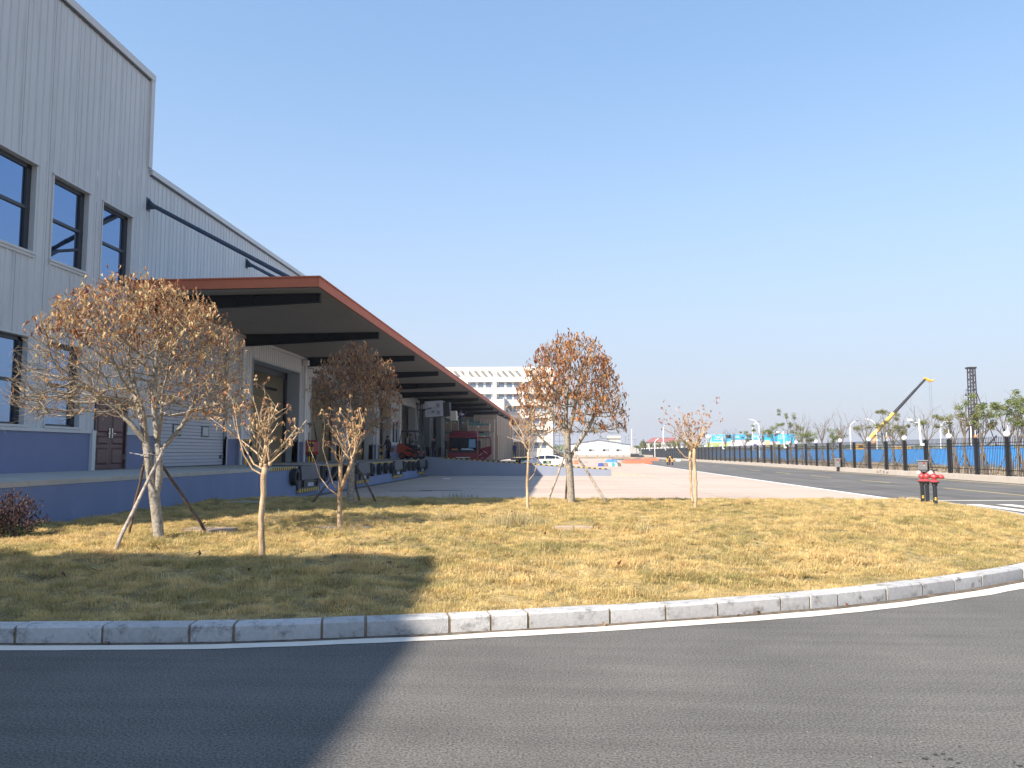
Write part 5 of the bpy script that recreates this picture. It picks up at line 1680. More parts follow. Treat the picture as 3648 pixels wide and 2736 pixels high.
# ------------------------------------------------------------------ valves on the lawn
hb = PL(3330, 1800); print('valves', hb)
def valve(u, vb, label, spur, dz=0.0, rz=0.0, diamond=True, tagp=True):
    b = PL(u, vb)
    s = 1.0
    H_ = onY(u, 1673, b.y).z-b.z
    k = H_/1.05
    root = thing('standpipe_valve', label, 'valve', b, rz, group='fire standpipe valves on black pipes')
    mb = MB(); mb.lathe([(.062*k, -.05), (.062*k, .58*k), (.075*k, .585*k), (.085*k, .60*k), (.075*k, .62*k), (.085*k, .64*k), (.075*k, .655*k)], 18)
    mb.lathe([(.0, .656*k), (.125*k, .656*k), (.13*k, .665*k), (.13*k, .69*k), (.0, .69*k)], 20)
    mb.build('pipe', hyd_black, root, smooth=False)
    if diamond:
        mb = MB(); R_ = .0635*k
        pts = []
        for a, z in ((-1.0, 0), (-.5, .032), (0, .05), (.5, .032), (1.0, 0), (.5, -.03), (0, -.045), (-.5, -.03)):
            an = -PI/2-.2+a*.95; pts.append((R_*math.cos(an), R_*math.sin(an), .21*k+z*k))
        mb.add(pts+[(R_*1.01*math.cos(-PI/2-.2), R_*1.01*math.sin(-PI/2-.2), .21*k)], [(i, (i+1) % 8, 8) for i in range(8)])
        mb.build('diamond_sticker', mat('yellow_sticker', (.75, .5, .05), .5), root)
    mb = MB()
    mb.lathe([(.0, .692*k), (.12*k, .692*k), (.125*k, .71*k), (.115*k, .722*k), (.07*k, .74*k), (.05*k, .765*k)], 18)
    mb.lathe([(.045*k, .765*k), (.075*k, .80*k), (.085*k, .85*k), (.07*k, .895*k), (.05*k, .91*k), (.055*k, .925*k), (.0, .93*k)], 16)
    mb.tube([(0, 0, .925*k), (0, 0, .985*k)], [.028*k, .016*k], 10)
    mb.build('valve_body', hyd_red, root, smooth=False)
    mb = MB()
    for (x0, x1) in spur: mb.tube([(x0*k, 0, .85*k), (x1*k, 0, .85*k)], .055*k, 14)
    if spur: mb.tube([(spur[-1][1]*k-.03, 0, .85*k), (spur[-1][1]*k+.045, -.02, .845*k), (spur[-1][1]*k+.055, -.03, .79*k)], [.058*k, .066*k, .062*k], 14)
    if spur: mb.build('outlet', hyd_red, root, smooth=True)
    mb = MB(); pts = [(.088*k*math.cos(a), .088*k*math.sin(a), 1.035*k) for a in np.linspace(0, 2*PI, 17)]
    mb.tube(pts, .017*k, 6)
    for a in (0, PI/3, 2*PI/3): mb.tube([(.085*k*math.cos(a), .085*k*math.sin(a), 1.035*k), (-.085*k*math.cos(a), -.085*k*math.sin(a), 1.035*k)], .010*k, 5)
    mb.tube([(0, 0, .98*k), (0, 0, 1.04*k)], .012*k, 6)
    mb.build('hand_wheel', hyd_black, root)
    if tagp:
        mb = MB(); mb.obox((-.11*k, -.03, .975*k), .10*k, .003, .09*k, Matrix.Rotation(-.35, 3, 'Y'))
        mb.build('paper_tag', white_paint, root)
valve(3288, 1794, 'left red valve on a black pipe with yellow diamond, partly behind the middle one', [(-.08, .10)])
valve(3305, 1795, 'middle red valve on a black pipe without yellow diamond', [(-.06, .13)], diamond=False, tagp=False)
valve(3333, 1803, 'right red valve with capped outlet on a black pipe with yellow diamond', [(-.10, .15)])
# ================================================================== people
def skin_person(name, label, joints, edges, rads, loc, rz, zones, hair=True, cat='person', head=None):
    """joints in metres; one continuous skinned body; zones(co) -> material index"""
    me = bpy.data.meshes.new(name)
    names = list(joints)
    me.from_pydata([joints[k] for k in names], [(names.index(a), names.index(b)) for a, b in edges], [])
    ob = bpy.data.objects.new(name, me); COL.objects.link(ob)
    ob.modifiers.new('skin', 'SKIN'); sd = me.skin_vertices[0].data
    for i, k in enumerate(names):
        rr = rads[k]; sd[i].radius = rr if isinstance(rr, tuple) else (rr, rr)
    sd[names.index('pelvis')].use_root = True
    s = ob.modifiers.new('sub', 'SUBSURF'); s.levels = 1; s.render_levels = 1
    bpy.context.view_layer.update()
    dg = bpy.context.evaluated_depsgraph_get()
    nm = bpy.data.meshes.new_from_object(ob.evaluated_get(dg))
    bpy.data.objects.remove(ob)
    nm.name = name
    return nm
def person(label, loc, rz, coat, trousers, pose='stand', scale=1.0, shoes=None, hair_c=(.02, .015, .012), yoke=None):
    J = {'pelvis': (0, 0, .92), 'waist': (0, 0, 1.06), 'chest': (0, -.01, 1.28), 'neck': (0, 0, 1.45), 'headb': (0, -.01, 1.54), 'headt': (0, -.01, 1.68),
         'shl': (-.17, 0, 1.40), 'ell': (-.23, .03, 1.13), 'wrl': (-.22, -.06, .90), 'hal': (-.22, -.08, .81),
         'shr': (.17, 0, 1.40), 'elr': (.23, .03, 1.13), 'wrr': (.22, -.06, .90), 'har': (.22, -.08, .81),
         'hil': (-.09, 0, .88), 'knl': (-.10, -.01, .49), 'anl': (-.10, .02, .09), 'tol': (-.11, -.13, .035),
         'hir': (.09, 0, .88), 'knr': (.10, -.01, .49), 'anr': (.10, .02, .09), 'tor': (.11, -.13, .035)}
    if pose == 'walk':
        J.update(knl=(-.10, -.16, .51), anl=(-.10, -.20, .10), tol=(-.11, -.35, .06), knr=(.10, .10, .50), anr=(.10, .33, .17), tor=(.11, .24, .04),
                 ell=(-.22, .14, 1.15), wrl=(-.2, .16, .93), hal=(-.2, .14, .84), elr=(.22, -.08, 1.15), wrr=(.2, -.22, 1.0), har=(.2, -.28, .93))
    if pose == 'reach':
        J.update(ell=(-.24, -.22, 1.35), wrl=(-.2, -.42, 1.5), hal=(-.19, -.48, 1.56), elr=(.2, -.2, 1.25), wrr=(.16, -.42, 1.3), har=(.15, -.5, 1.32))
    if pose == 'bend':
        J.update(waist=(0, -.05, 1.03), chest=(0, -.22, 1.16), neck=(0, -.36, 1.24), headb=(0, -.43, 1.28), headt=(0, -.53, 1.34), shl=(-.17, -.32, 1.22), shr=(.17, -.32, 1.22),
                 ell=(-.22, -.38, .96), wrl=(-.18, -.48, .75), hal=(-.17, -.5, .66), elr=(.22, -.38, .96), wrr=(.18, -.48, .75), har=(.17, -.5, .66))
    if pose == 'sit':
        J.update(knl=(-.13, -.42, .88), anl=(-.13, -.45, .48), tol=(-.13, -.58, .43), knr=(.13, -.42, .88), anr=(.13, -.45, .48), tor=(.13, -.58, .43),
                 ell=(-.24, -.12, 1.15), wrl=(-.17, -.36, 1.14), hal=(-.15, -.44, 1.16), elr=(.24, -.12, 1.15), wrr=(.17, -.36, 1.14), har=(.15, -.44, 1.16))
    E_ = [('pelvis','waist'),('waist','chest'),('chest','neck'),('neck','headb'),('headb','headt'),('chest','shl'),('shl','ell'),('ell','wrl'),('wrl','hal'),
          ('chest','shr'),('shr','elr'),('elr','wrr'),('wrr','har'),('pelvis','hil'),('hil','knl'),('knl','anl'),('anl','tol'),('pelvis','hir'),('hir','knr'),('knr','anr'),('anr','tor')]
    R_ = {'pelvis': (.15, .11), 'waist': (.14, .10), 'chest': (.17, .12), 'neck': .055, 'headb': (.075, .085), 'headt': (.075, .09), 'shl': .065, 'shr': .065, 'ell': .048, 'elr': .048,
          'wrl': .032, 'wrr': .032, 'hal': .034, 'har': .034, 'hil': .088, 'hir': .088, 'knl': .06, 'knr': .06, 'anl': .042, 'anr': .042, 'tol': .04, 'tor': .04}
    nm = skin_person('person', label, J, E_, R_, loc, rz, None)
    shoes = shoes or mat('shoe', (.02, .02, .02), .6)
    mats = [coat, trousers, skin_m, shoes] + ([yoke] if yoke else [])
    nm.materials.clear()
    for m in mats: nm.materials.append(m)
    hc = (Vector(J['headb'])+Vector(J['headt']))/2
    hands = [Vector(J['hal']), Vector(J['har'])]; feet = [(Vector(J['anl'])+Vector(J['tol']))/2, (Vector(J['anr'])+Vector(J['tor']))/2]
    legs = [(Vector(J['hil']), Vector(J['knl'])), (Vector(J['hir']), Vector(J['knr'])), (Vector(J['knl']), Vector(J['anl'])), (Vector(J['knr']), Vector(J['anr']))]
    def segd(p, a, b):
        t = max(0, min(1, (p-a).dot(b-a)/(b-a).length_squared)); return (p-(a+(b-a)*t)).length
    tors = [(Vector(J['waist']), Vector(J['chest'])), (Vector(J['shl']), Vector(J['ell'])), (Vector(J['ell']), Vector(J['wrl'])), (Vector(J['shr']), Vector(J['elr'])), (Vector(J['elr']), Vector(J['wrr'])), (Vector(J['shl']), Vector(J['shr']))]
    for p in nm.polygons:
        c = p.center; i = 0
        dl = min(segd(c, a, b) for a, b in legs)-.02; dt = min(segd(c, a, b) for a, b in tors)
        if dl < dt: i = 1
        if yoke and abs(c.z-J['shl'][2]) < .10 and segd(c, Vector(J['shl']), Vector(J['shr'])) < .15: i = 4
        if (c-hc).length < .15 and c.z > J['neck'][2]-.0: i = 2
        if min((c-h).length for h in hands) < .075: i = 2
        if min((c-f).length for f in feet) < .12 and dl < dt: i = 3
        p.material_index = i; p.use_smooth = True
    root = thing('person', label, 'person', loc, rz)
    root.scale = (scale,)*3
    body = inst('body', nm, root)
    hm = MB(); hm.ball((hc.x, hc.y+.02, hc.z+.045), .10, 12, 8, (.92, 1.0, .95))
    hm.build('hair', mat('dark_hair', hair_c, .8), root, smooth=True)
    fm = MB()
    for s in (-1, 1): fm.ball((hc.x+s*.032, hc.y-.088, hc.z+.0), .012, 6, 4)
    fm.mat(1).ball((hc.x, hc.y-.105, hc.z-.025), .016, 6, 4); fm.ball((hc.x-.085, hc.y, hc.z-.01), .02, 6, 4, (.5, 1, 1.4)); fm.ball((hc.x+.085, hc.y, hc.z-.01), .02, 6, 4, (.5, 1, 1.4))
    tag(fm.build('face', [mat('eye_dark', (.02, .015, .01), .4), skin_m], root, smooth=True), kind='stuff')
    gm_ = MB()
    for s, h, wv in ((-1, J['hal'], J['wrl']), (1, J['har'], J['wrr'])):
        d = (Vector(h)-Vector(wv)).normalized()
        for k in range(4):
            o = Vector((.0, (k-1.5)*.018, 0)); L_ = (.06, .07, .066, .05)[k]
            gm_.tube([Vector(h)+o, Vector(h)+o+d*L_*.6, Vector(h)+o+d*L_+Vector((-s*.012, 0, 0))], [.0095, .009, .007], 5)
        gm_.tube([Vector(h)+Vector((-s*.015, -.02, .0)), Vector(h)+Vector((-s*.025, -.05, 0))+d*.035], [.011, .008], 5)
    tag(gm_.build('fingers', skin_m, root, smooth=True), kind='stuff')
    return root
c_blue = mat('blue_jacket', (.03, .045, .17), .8); c_black = mat('black_coat', (.015, .015, .018), .8); c_grey = mat('grey_trousers', (.10, .095, .09), .85)
c_navy = mat('navy_trousers', (.015, .02, .05), .8); c_white = mat('white_yoke', (.6, .6, .62), .8); c_dgrey = mat('dark_grey_shirt', (.07, .07, .08), .8)

# ================================================================== forklifts
def forklift(label, loc, rz, mast_h, tilt, cargo=None, red=orange_red):
    root = thing('forklift', label, 'forklift', loc, rz)          # faces +x
    mb = MB()
    mb.prism([(-1.05, .38), (-1.15, .55), (-1.12, 1.08), (-.95, 1.18), (-.25, .95), (.25, .62), (.62, .60), (.62, .25), (-.1, .22), (-.35, .30), (-.62, .40)], 'y', -.52, .52)
    mb.build('body', red, root, bevel=.03)
    mb = MB(); mb.prism([(-.45, .98), (.2, .66), (.6, .63), (.6, .72), (.3, .80), (-.3, 1.10), (-.5, 1.1)], 'y', -.40, .40); mb.box(-.55, -.15, -.25, .25, 1.0, 1.16).box(-.62, -.50, -.25, .25, 1.1, 1.6)
    mb.build('seat', black_steel, root)
    mb = MB()
    for s in (-.5, .5): mb.prism([(-.45, .60), (.42, .50), (.42, .58), (.0, .72), (-.35, .74)], 'y', s*1.045-.006, s*1.045+.006)
    mb.build('side_decal', black_steel, root)
    mb = MB()
    for s in (-.5, .5):
        mb.tube([(.55, s, .65), (.32, s, 2.02)], .035, 6).tube([(-.95, s, 1.15), (-.72, s, 2.02)], .04, 6)
    mb.box(-.78, .38, -.54, .54, 2.02, 2.08)
    for k in range(5): mb.box(-.7+.24*k, -.66+.24*k, -.5, .5, 2.081, 2.11)
    mb.build('overhead_guard', black_steel, root)
    for (x, r_, w_) in ((.38, .31, .24), (-.72, .25, .2)):
        for s in (-1, 1):
            mb = MB(); mb.lathe([(0, -w_/2), (r_*.55, -w_/2), (r_*.62, -w_/2-.01), (r_, -w_/2+.03), (r_, w_/2-.03), (r_*.62, w_/2+.01), (r_*.55, w_/2), (0, w_/2)], 18, axis='y')
            wv = mb.build('wheel', rubber, root, loc=(x, s*.46, r_))
            MB().lathe([(0, -w_/2-.012), (r_*.5, -w_/2-.012), (r_*.5, w_/2+.012), (0, w_/2+.012)], 14, axis='y').build('rim', mat('rim_red', (.25, .04, .03), .5), wv)
    M = Matrix.Rotation(tilt, 3, 'Y')
    mb = MB()
    def tb(a, b, w_): 
        mb.tube([Vector((.78, 0, .15))+M @ Vector(a), Vector((.78, 0, .15))+M @ Vector(b)], w_, 4)
    for s in (-.32, .32): tb((0, s, 0), (0, s, 2.0), .06); tb((.03, s*.8, .3), (.03, s*.8, mast_h), .045)
    for z in (.5, 1.9, mast_h-.1): tb((0, -.32, z), (0, .32, z), .045)
    tb((.0, 0, .1), (.0, 0, mast_h*.7), .035)
    mb.build('mast', black_steel, root)
    mb = MB(); zc = mast_h-.55
    c = Vector((.78, 0, .15))
    for z in (0, .4): mb.tube([c+M @ Vector((.12, -.5, zc+z)), c+M @ Vector((.12, .5, zc+z))], .04, 4)
    for s in (-.3, .3): mb.tube([c+M @ Vector((.16, s, zc+.4)), c+M @ Vector((.16, s, zc-.05)), c+M @ Vector((1.2, s, zc-.07))], .035, 4)
    mb.build('forks', black_steel, root)
    MB().tube([(.55, .0, 1.05), (.35, 0, 1.25)], .02, 6).tube([Vector((.33, .15*math.cos(a), 1.27+.15*math.sin(a)*.6)) for a in np.linspace(0, 2*PI, 13)], .015, 5).build('steering_wheel', black_steel, root)
    mb = MB()
    for s in (-.4, .4): mb.ball((.5, s, 1.82), .07, 8, 6).ball((.62, s, .95), .06, 8, 6)
    mb.build('lamps', white_metal, root)
    return root
fy = 58.4; fp = onY(1462, 1628, fy)
forklift('red and black forklift on the dock with mast raised high', (fp.x+.25, fy, DZ), -.30, 4.05, -.12)
# its load: a wrapped crate held high
cr = onY(1549, 1455, fy)
crate = thing('wrapped_crate', 'white strapped crate with a dark emblem held high by the forklift', 'crate', (cr.x, fy-.3, cr.z-.62), .06)
crate.rotation_euler = (0, -.06, -.06)
cw_ = 1.32
MB().box(-cw_/2, cw_/2, 0, .06, .0, 1.15).build('front_panel', mat('crate_white', (.46, .47, .50), .6, var=.08, vscale=5), crate)
MB().box(-cw_/2, cw_/2, .062, 1.1, .0, 1.13).build('crate_body', mat('crate_side', (.14, .13, .125), .7), crate)
MB().box(cw_/2+.01, cw_/2+.45, .3, 1.0, .0, 1.02).build('second_box', mat('dark_box', (.03, .03, .033), .7), crate)
MB().box(cw_/2+.46, cw_/2+.9, .4, 1.0, -.35, .35).build('cream_box', mat('cream_box', (.5, .46, .36), .8), crate)
mb = MB(); em = black_steel
for i, pts in enumerate([[(-.52, .25), (.0, .52), (.5, .32)], [(-.5, .45), (.05, .15), (.5, .42)], [(-.35, .68), (.45, .70)]]):
    mb.tube([(x, -.008, z) for x, z in pts], .009, 4)
mb.build('strap', mat('strap_grey', (.28, .29, .32), .5), crate)
mb = MB(); mb.tube([(-.05+.11*math.cos(a), -.01, .36+.065*math.sin(a)) for a in np.linspace(0, 2*PI, 15)], .012, 4); mb.box(-.18, .1, -.014, -.004, .35, .375).box(-.055, -.035, -.016, -.003, .30, .42)
mb.build('emblem', em, crate)
for k in range(7):
    MB().tube([(-.45+.09*k, -.006, 1.12), (-.38+.065*k, -.006, .78)], .012, 4).build('film_fold', mat('film_white', (.7, .7, .72), .4), crate)
MB().box(.22, .46, -.012, -.003, .66, .95).build('grey_label', mat('label_grey', (.25, .26, .28), .7), crate)
MB().box(.22, .46, -.012, -.003, .15, .42).build('grey_label', mat('label_grey2', (.25, .26, .28), .7), crate)
person('driver in dark grey shirt seated in the forklift with the raised mast', (fp.x+.0, fy-.02, DZ+.12), PI/2-.3, c_dgrey, c_navy, 'sit')
f2 = onY(1075, 1640, 43.0)
forklift('red forklift parked inside the first open doorway', (f2.x-.25, 43.0, DZ), 2.6, 2.3, 0, red=mat('forklift_deep_red', (.30, .03, .02), .4))
person('dark figure standing by the forklift inside the first doorway', (f2.x-.2, 44.6, DZ), 2.2, c_black, c_navy, 'stand')

# people around the dock
pp = onY(1398, 1634, 60.0)
person('person in black walking along the dock, carrying a bag', (pp.x, 58.2, DZ), -1.9, c_black, c_navy, 'walk')
MB().box(-.14, .14, -.07, .07, 0, .32).build('shoulder_bag', mat('tan_bag', (.25, .12, .05), .7), loc=(pp.x+.33, 58.3, DZ+.55), bevel=.03)['label'] = 'small tan bag at the side of the walking person'
for o in COL.objects:
    if o.name.startswith('shoulder_bag'): o['category'] = 'bag'

# ================================================================== truck
TY0 = 68.0
xl, xr = onY(1597, 1600, TY0).x, onY(1702, 1600, TY0).x
TW = xr-xl; tx = (xl+xr)/2
trk = thing('cab_truck', 'dark red truck cab facing the ramp with its side door open', 'truck', (tx, TY0, 0))
hw = TW/2
ztop = 3.42
mb = MB()   # cab shell, front at y=0, runs to +y ; windscreen leans
def cabring(z, fy, w_): return [(-w_, fy, z), (w_, fy, z), (w_, 2.1, z), (-w_, 2.1, z)]
rings = [cabring(.75, .0, hw), cabring(1.65, -.02, hw), cabring(1.86, .0, hw), cabring(2.94, .14, hw*.97), cabring(3.02, .06, hw*.97), cabring(3.32, .32, hw*.93), cabring(3.50, .75, hw*.88)]
vs = [p for r_ in rings for p in r_]; fs = [(0, 3, 2, 1)]
for i in range(len(rings)-1):
    for k in range(4): fs.append((4*i+k, 4*i+(k+1) % 4, 4*i+4+(k+1) % 4, 4*i+4+k))
fs.append(tuple(range(len(vs)-4, len(vs))))
mb.add(vs, fs)
mb.build('cab', truck_red, trk, bevel=.04)
mb = MB(); mb.add([(-hw*.93, -.014, 1.86), (hw*.93, -.014, 1.86), (hw*.91, .125, 2.92), (-hw*.91, .125, 2.92)], [(0, 1, 2, 3)])
mb.build('windscreen', glass_dark, trk)
MB().box(-hw*.95, hw*.95, -.04, .0, 1.66, 1.85).build('wiper_panel', black_steel, trk)
mb = MB(); mb.tube([(-.2, -.05, 1.86), (.35, .0, 2.06)], .012, 4).tube([(.45, -.05, 1.86), (.95, .0, 2.05)], .012, 4); mb.build('wiper', black_steel, trk)
MB().box(-.62, .62, -.08, -.02, 1.22, 1.27).build('grille_bar', white_metal, trk)
mb = MB(); mb.box(-.62, .62, -.05, -.01, .78, 1.21)
g = mb.build('grille', black_steel, trk)
mb = MB(); mb.tube([(.17*math.cos(a), -.09, 1.10+.085*math.sin(a)) for a in np.linspace(0, 2*PI, 17)], .012, 5); mb.box(-.13, .13, -.10, -.08, 1.09, 1.11).box(-.012, .012, -.10, -.08, 1.02, 1.18)
for s in (-1, 1): mb.tube([(s*.03, -.09, 1.16), (s*.10, -.09, 1.13), (s*.03, -.09, 1.04)], .008, 4)
mb.build('badge', steel, trk)
for s in (-1, 1): MB().box(s*hw-.28*(s > 0), s*hw+.28*(s < 0), -.06, .02, .72, .98).build('headlight', mat('headlight', (.5, .5, .52), .2), trk)
MB().box(-hw, hw, -.10, .05, .35, .70).build('bumper', black_steel, trk, bevel=.03)
for s in (-1, 1):
    MB().box(s*(hw+.05), s*(hw+.26), -.18, .0, 1.95, 2.65).box(s*hw*.98, s*(hw+.1), -.1, -.06, 2.58, 2.62).build('mirror', black_steel, trk, bevel=.02)
MB().box(-.22, .22, .26, .30, 3.10, 3.22).build('roof_label', white_paint, trk)
MB().add([(.48, -.012, 2.08), (1.08, -.012, 2.08), (1.06, .098, 2.80), (.50, .098, 2.80)], [(0, 1, 2, 3)]).build('sun_shade', mat('blue_reflector', (.16, .28, .40), .3), trk)
MB().add([(-1.0, -.03, 1.88), (-.45, -.03, 1.88), (-.48, -.012, 2.0), (-.98, -.012, 2.0)], [(0, 1, 2, 3)]).build('dash_cloth', mat('dash_orange', (.5, .16, .03), .7), trk)
MB().add([(-.2, -.03, 1.88), (.95, -.03, 1.88), (.8, -.012, 2.0), (-.1, -.012, 2.03)], [(0, 1, 2, 3)]).build('dash_papers', mat('dash_paper', (.45, .55, .6), .7), trk)
# open door swung out to the right
dm = MB(); a = math.radians(62)
def DP(s, z, t=0): return (hw+.02+s*math.sin(a)*1.0+t*math.cos(a), .25-s*math.cos(a)*.35+t*math.sin(a), z)
dm.add([DP(0, .92), DP(.55, .92), DP(.8, 1.2), DP(1.3, 1.55), DP(1.3, 2.22), DP(0, 1.98), DP(0, .92, .07), DP(.55, .92, .07), DP(.8, 1.2, .07), DP(1.3, 1.55, .07), DP(1.3, 2.22, .07), DP(0, 1.98, .07)],
       [(0, 1, 2, 3, 4, 5), (11, 10, 9, 8, 7, 6), (0, 6, 7, 1), (1, 7, 8, 2), (2, 8, 9, 3), (3, 9, 10, 4), (4, 10, 11, 5), (5, 11, 6, 0)])
dr = dm.build('door', truck_red, trk)
fr = MB(); fr.tube([DP(.02, 1.95, .03), DP(.05, 2.95, .03), DP(1.22, 2.98, .03), DP(1.28, 2.2, .03)], .05, 6); fr.build('door_window_frame', truck_red, dr)
MB().tube([DP(.1, 2.02, -.01), DP(.12, 2.88, -.01), DP(1.16, 2.9, -.01), DP(1.2, 2.2, -.01)], .03, 6).build('door_seal', black_steel, dr)
lt = MB(); r = random.Random(2)
for k in range(4): lt.obox(DP(.15+.07*k, 1.42+.06*k, -.012), .055, .01, .05, Matrix.Rotation(-.5+.2*k, 3, 'Y'))
for k in range(5): lt.obox(DP(.55+.08*k, 1.80-.05*k, -.012), .05, .01, .05, Matrix.Rotation(.2+.15*k, 3, 'Y'))
lt.build('door_lettering', white_paint, dr); 
MB().obox(DP(.33, 1.18, -.012), .10, .01, .035, Matrix.Identity(3)).obox(DP(.52, 1.20, -.012), .10, .01, .035, Matrix.Identity(3)).build('door_small_lettering', mat('lilac', (.45, .45, .75), .5), dr)
for s in (-1, 1):
    mb = MB(); mb.lathe([(0, -.15), (.3, -.15), (.48, -.13), (.5, 0), (.48, .13), (.3, .15), (0, .15)], 20, axis='x'); mb.build('wheel', rubber, trk, loc=(s*(hw-.18), 1.3, .5))
mb = MB(); mb.box(-.45, .45, 2.1, 27.5, .72, .92); mb.build('chassis', black_steel, trk)
for yy in (3.4, 4.7, 22.5, 23.8, 25.1):
    for s in (-1, 1):
        mb = MB(); mb.lathe([(0, -.15), (.3, -.15), (.48, -.13), (.5, 0), (.48, .13), (.3, .15), (0, .15)], 20, axis='x'); mb.build('wheel', rubber, trk, loc=(s*1.05, yy, .5))
bx0, bx1 = -10.3-tx, -5.75-tx
MB().box(bx0+.6, bx1-.02, 3.6, 28.5, .93, 1.03).build('flatbed', mat('bed_grey', (.2, .2, .2), .7), trk)
MB().box(bx1-1.3, bx1-.55, 3.0, 4.5, .5, .9).build('tank', white_metal, trk)

# cartons: every bundle is a thing
def bundle(label, x0, x1, y0, y1, z0, z1, cap=True, straps=(2, 2), nsub=1, plain=False):
    root = thing('carton_bundle', label, 'carton', ((x0+x1)/2, (y0+y1)/2, z0), random.uniform(-.012, .012), group='brown cartons loaded on and beside the truck')
    w_, d_, h_ = (x1-x0)/2-.015, (y1-y0)/2-.012, z1-z0-.01
    n = nsub
    for k in range(n):
        a = -w_+2*w_*k/n; b = -w_+2*w_*(k+1)/n-.012
        MB().box(a, b, -d_, d_, 0, h_-random.uniform(0, .03)).build('carton', carton, root)
    if cap:
        mb = MB()
        for k in range(n*2):
            a = -w_+2*w_*k/(n*2); mb.box(a+.01, a+w_/n-.02, -d_-.012, -d_-.002, h_-.17, h_-.02)
        mb.build('teal_band', teal, root)
        MB().box(-.10, .04, -d_-.02, -d_-.013, h_-.34, h_-.24).build('white_label', white_paint, root)
    mb = MB()
    for k in range(straps[0]):
        x = -w_+2*w_*(k+.5)/straps[0]; mb.box(x-.012, x+.012, -d_-.018, -d_-.001, 0, h_)
        mb.box(-w_-.0, w_+.0, -d_-.016, -d_-.002, h_*(k+.6)/(straps[0]+.5), h_*(k+.6)/(straps[0]+.5)+.012)
    for k in range(straps[1]):
        y = -d_+2*d_*(k+.5)/straps[1]; mb.box(w_+.001, w_+.008, y-.012, y+.012, 0, h_)
    mb.build('strap', mat('strap_black', (.05, .045, .04), .6) if plain else strap_pale, root)
    mb = MB()
    for sx in (-1, 1): mb.box(sx*w_-.02, sx*w_+.02, -d_-.02, -d_+.03, 0, h_+.004)
    mb.box(w_-.03, w_+.012, d_-.03, d_+.0, 0, h_+.003)
    mb.build('corner_strip', carton_edge, root)
    return root
strap_pale = mat('strap_pale', (.42, .38, .30), .7)
side_n = 10
for k in range(side_n):
    y0 = 73.2+2.28*k
    bundle('tall brown carton on the %s row of the truck load, upper tier' % ordn[k], -7.9, -5.76, y0, y0+2.28, 3.22, 5.14+(0.02*k), cap=False, straps=(2, 2 if k % 2 else 1), plain=True)
    bundle('tall brown carton on the %s row of the truck load, lower tier' % ordn[k], -7.9, -5.62, y0-.6, y0+1.68, 1.04, 3.2, cap=False, straps=(2, 3), plain=True)
bundle('narrow stack of pale edged cartons beside the cab, front right corner of the load', -6.75, -5.9, 71.0, 72.5, 1.04, 3.5, cap=False, nsub=4)
bundle('back top row of cartons, left part under the canopy', -10.4, -9.2, 76, 77.2, 3.2, 5.05, cap=False)
bundle('back top row of cartons, middle part under the canopy', -9.18, -7.95, 76, 77.2, 3.2, 5.1, cap=False)
def fr_bundle(label, u0, u1, vt, vb, Y, d_, **k):
    a, b = onY(u0, vt, Y), onY(u1, vb, Y)
    return bundle(label, a.x, b.x, Y, Y+d_, b.z, a.z, **k)
fr_bundle('leftmost teal banded carton bundle above the cab', 1582, 1607, 1494, 1534, 72.0, 1.1, nsub=3)
fr_bundle('second teal banded carton bundle above the cab, left of the worker', 1608, 1633, 1494, 1534, 72.0, 1.1, nsub=3)
fr_bundle('third teal banded carton bundle, behind the worker', 1634, 1666, 1494, 1534, 72.2, 1.1, nsub=4)
fr_bundle('lower left teal banded bundle beside the cab roof', 1582, 1636, 1537, 1580, 71.6, 1.1, nsub=5)
fr_bundle('wide teal banded bundle in the middle of the load', 1667, 1744, 1508, 1537, 70.9, 1.0, nsub=6)
fr_bundle('small teal banded bundle set back above the wide one', 1667, 1709, 1500, 1509, 72.3, 1.0, nsub=4)
fr_bundle('lower teal banded bundle seen through the open door window', 1706, 1746, 1543, 1625, 70.9, 1.0, nsub=4)
fr_bundle('plain large carton with printed line, upper right of the load', 1710, 1762, 1493, 1540, 72.0, .9, cap=False, straps=(1, 1))
# base support under the loaders so bundles rest on the bed
bundle('lower carton bundle directly behind the cab, left one', -10.25, -9.0, 72.0, 73.1, 1.04, 3.52, nsub=3)
bundle('lower carton bundle directly behind the cab, middle one', -8.98, -7.92, 72.0, 73.1, 1.04, 3.52, nsub=3)
p1 = onY(1641, 1533, 70.4)
person('worker in blue jacket with white shoulders standing on the load above the cab', (p1.x, 70.4, p1.z), 2.4, c_blue, c_grey, 'reach', yoke=c_white, scale=1.03)
p2 = onY(1624, 1500, 73.2)
person('worker in black bending over the cartons left of the blue jacketed worker', (p2.x, 72.9, onY(1624, 1496, 72.9).z-.05-.62), 2.6, c_black, c_black, 'bend')
p4 = onY(1832, 1640, 92)
person('worker in blue with pale sleeve stripe standing at the rear corner of the load', (-5.15, 90, 1.0), -.5, c_blue, c_navy, 'stand')
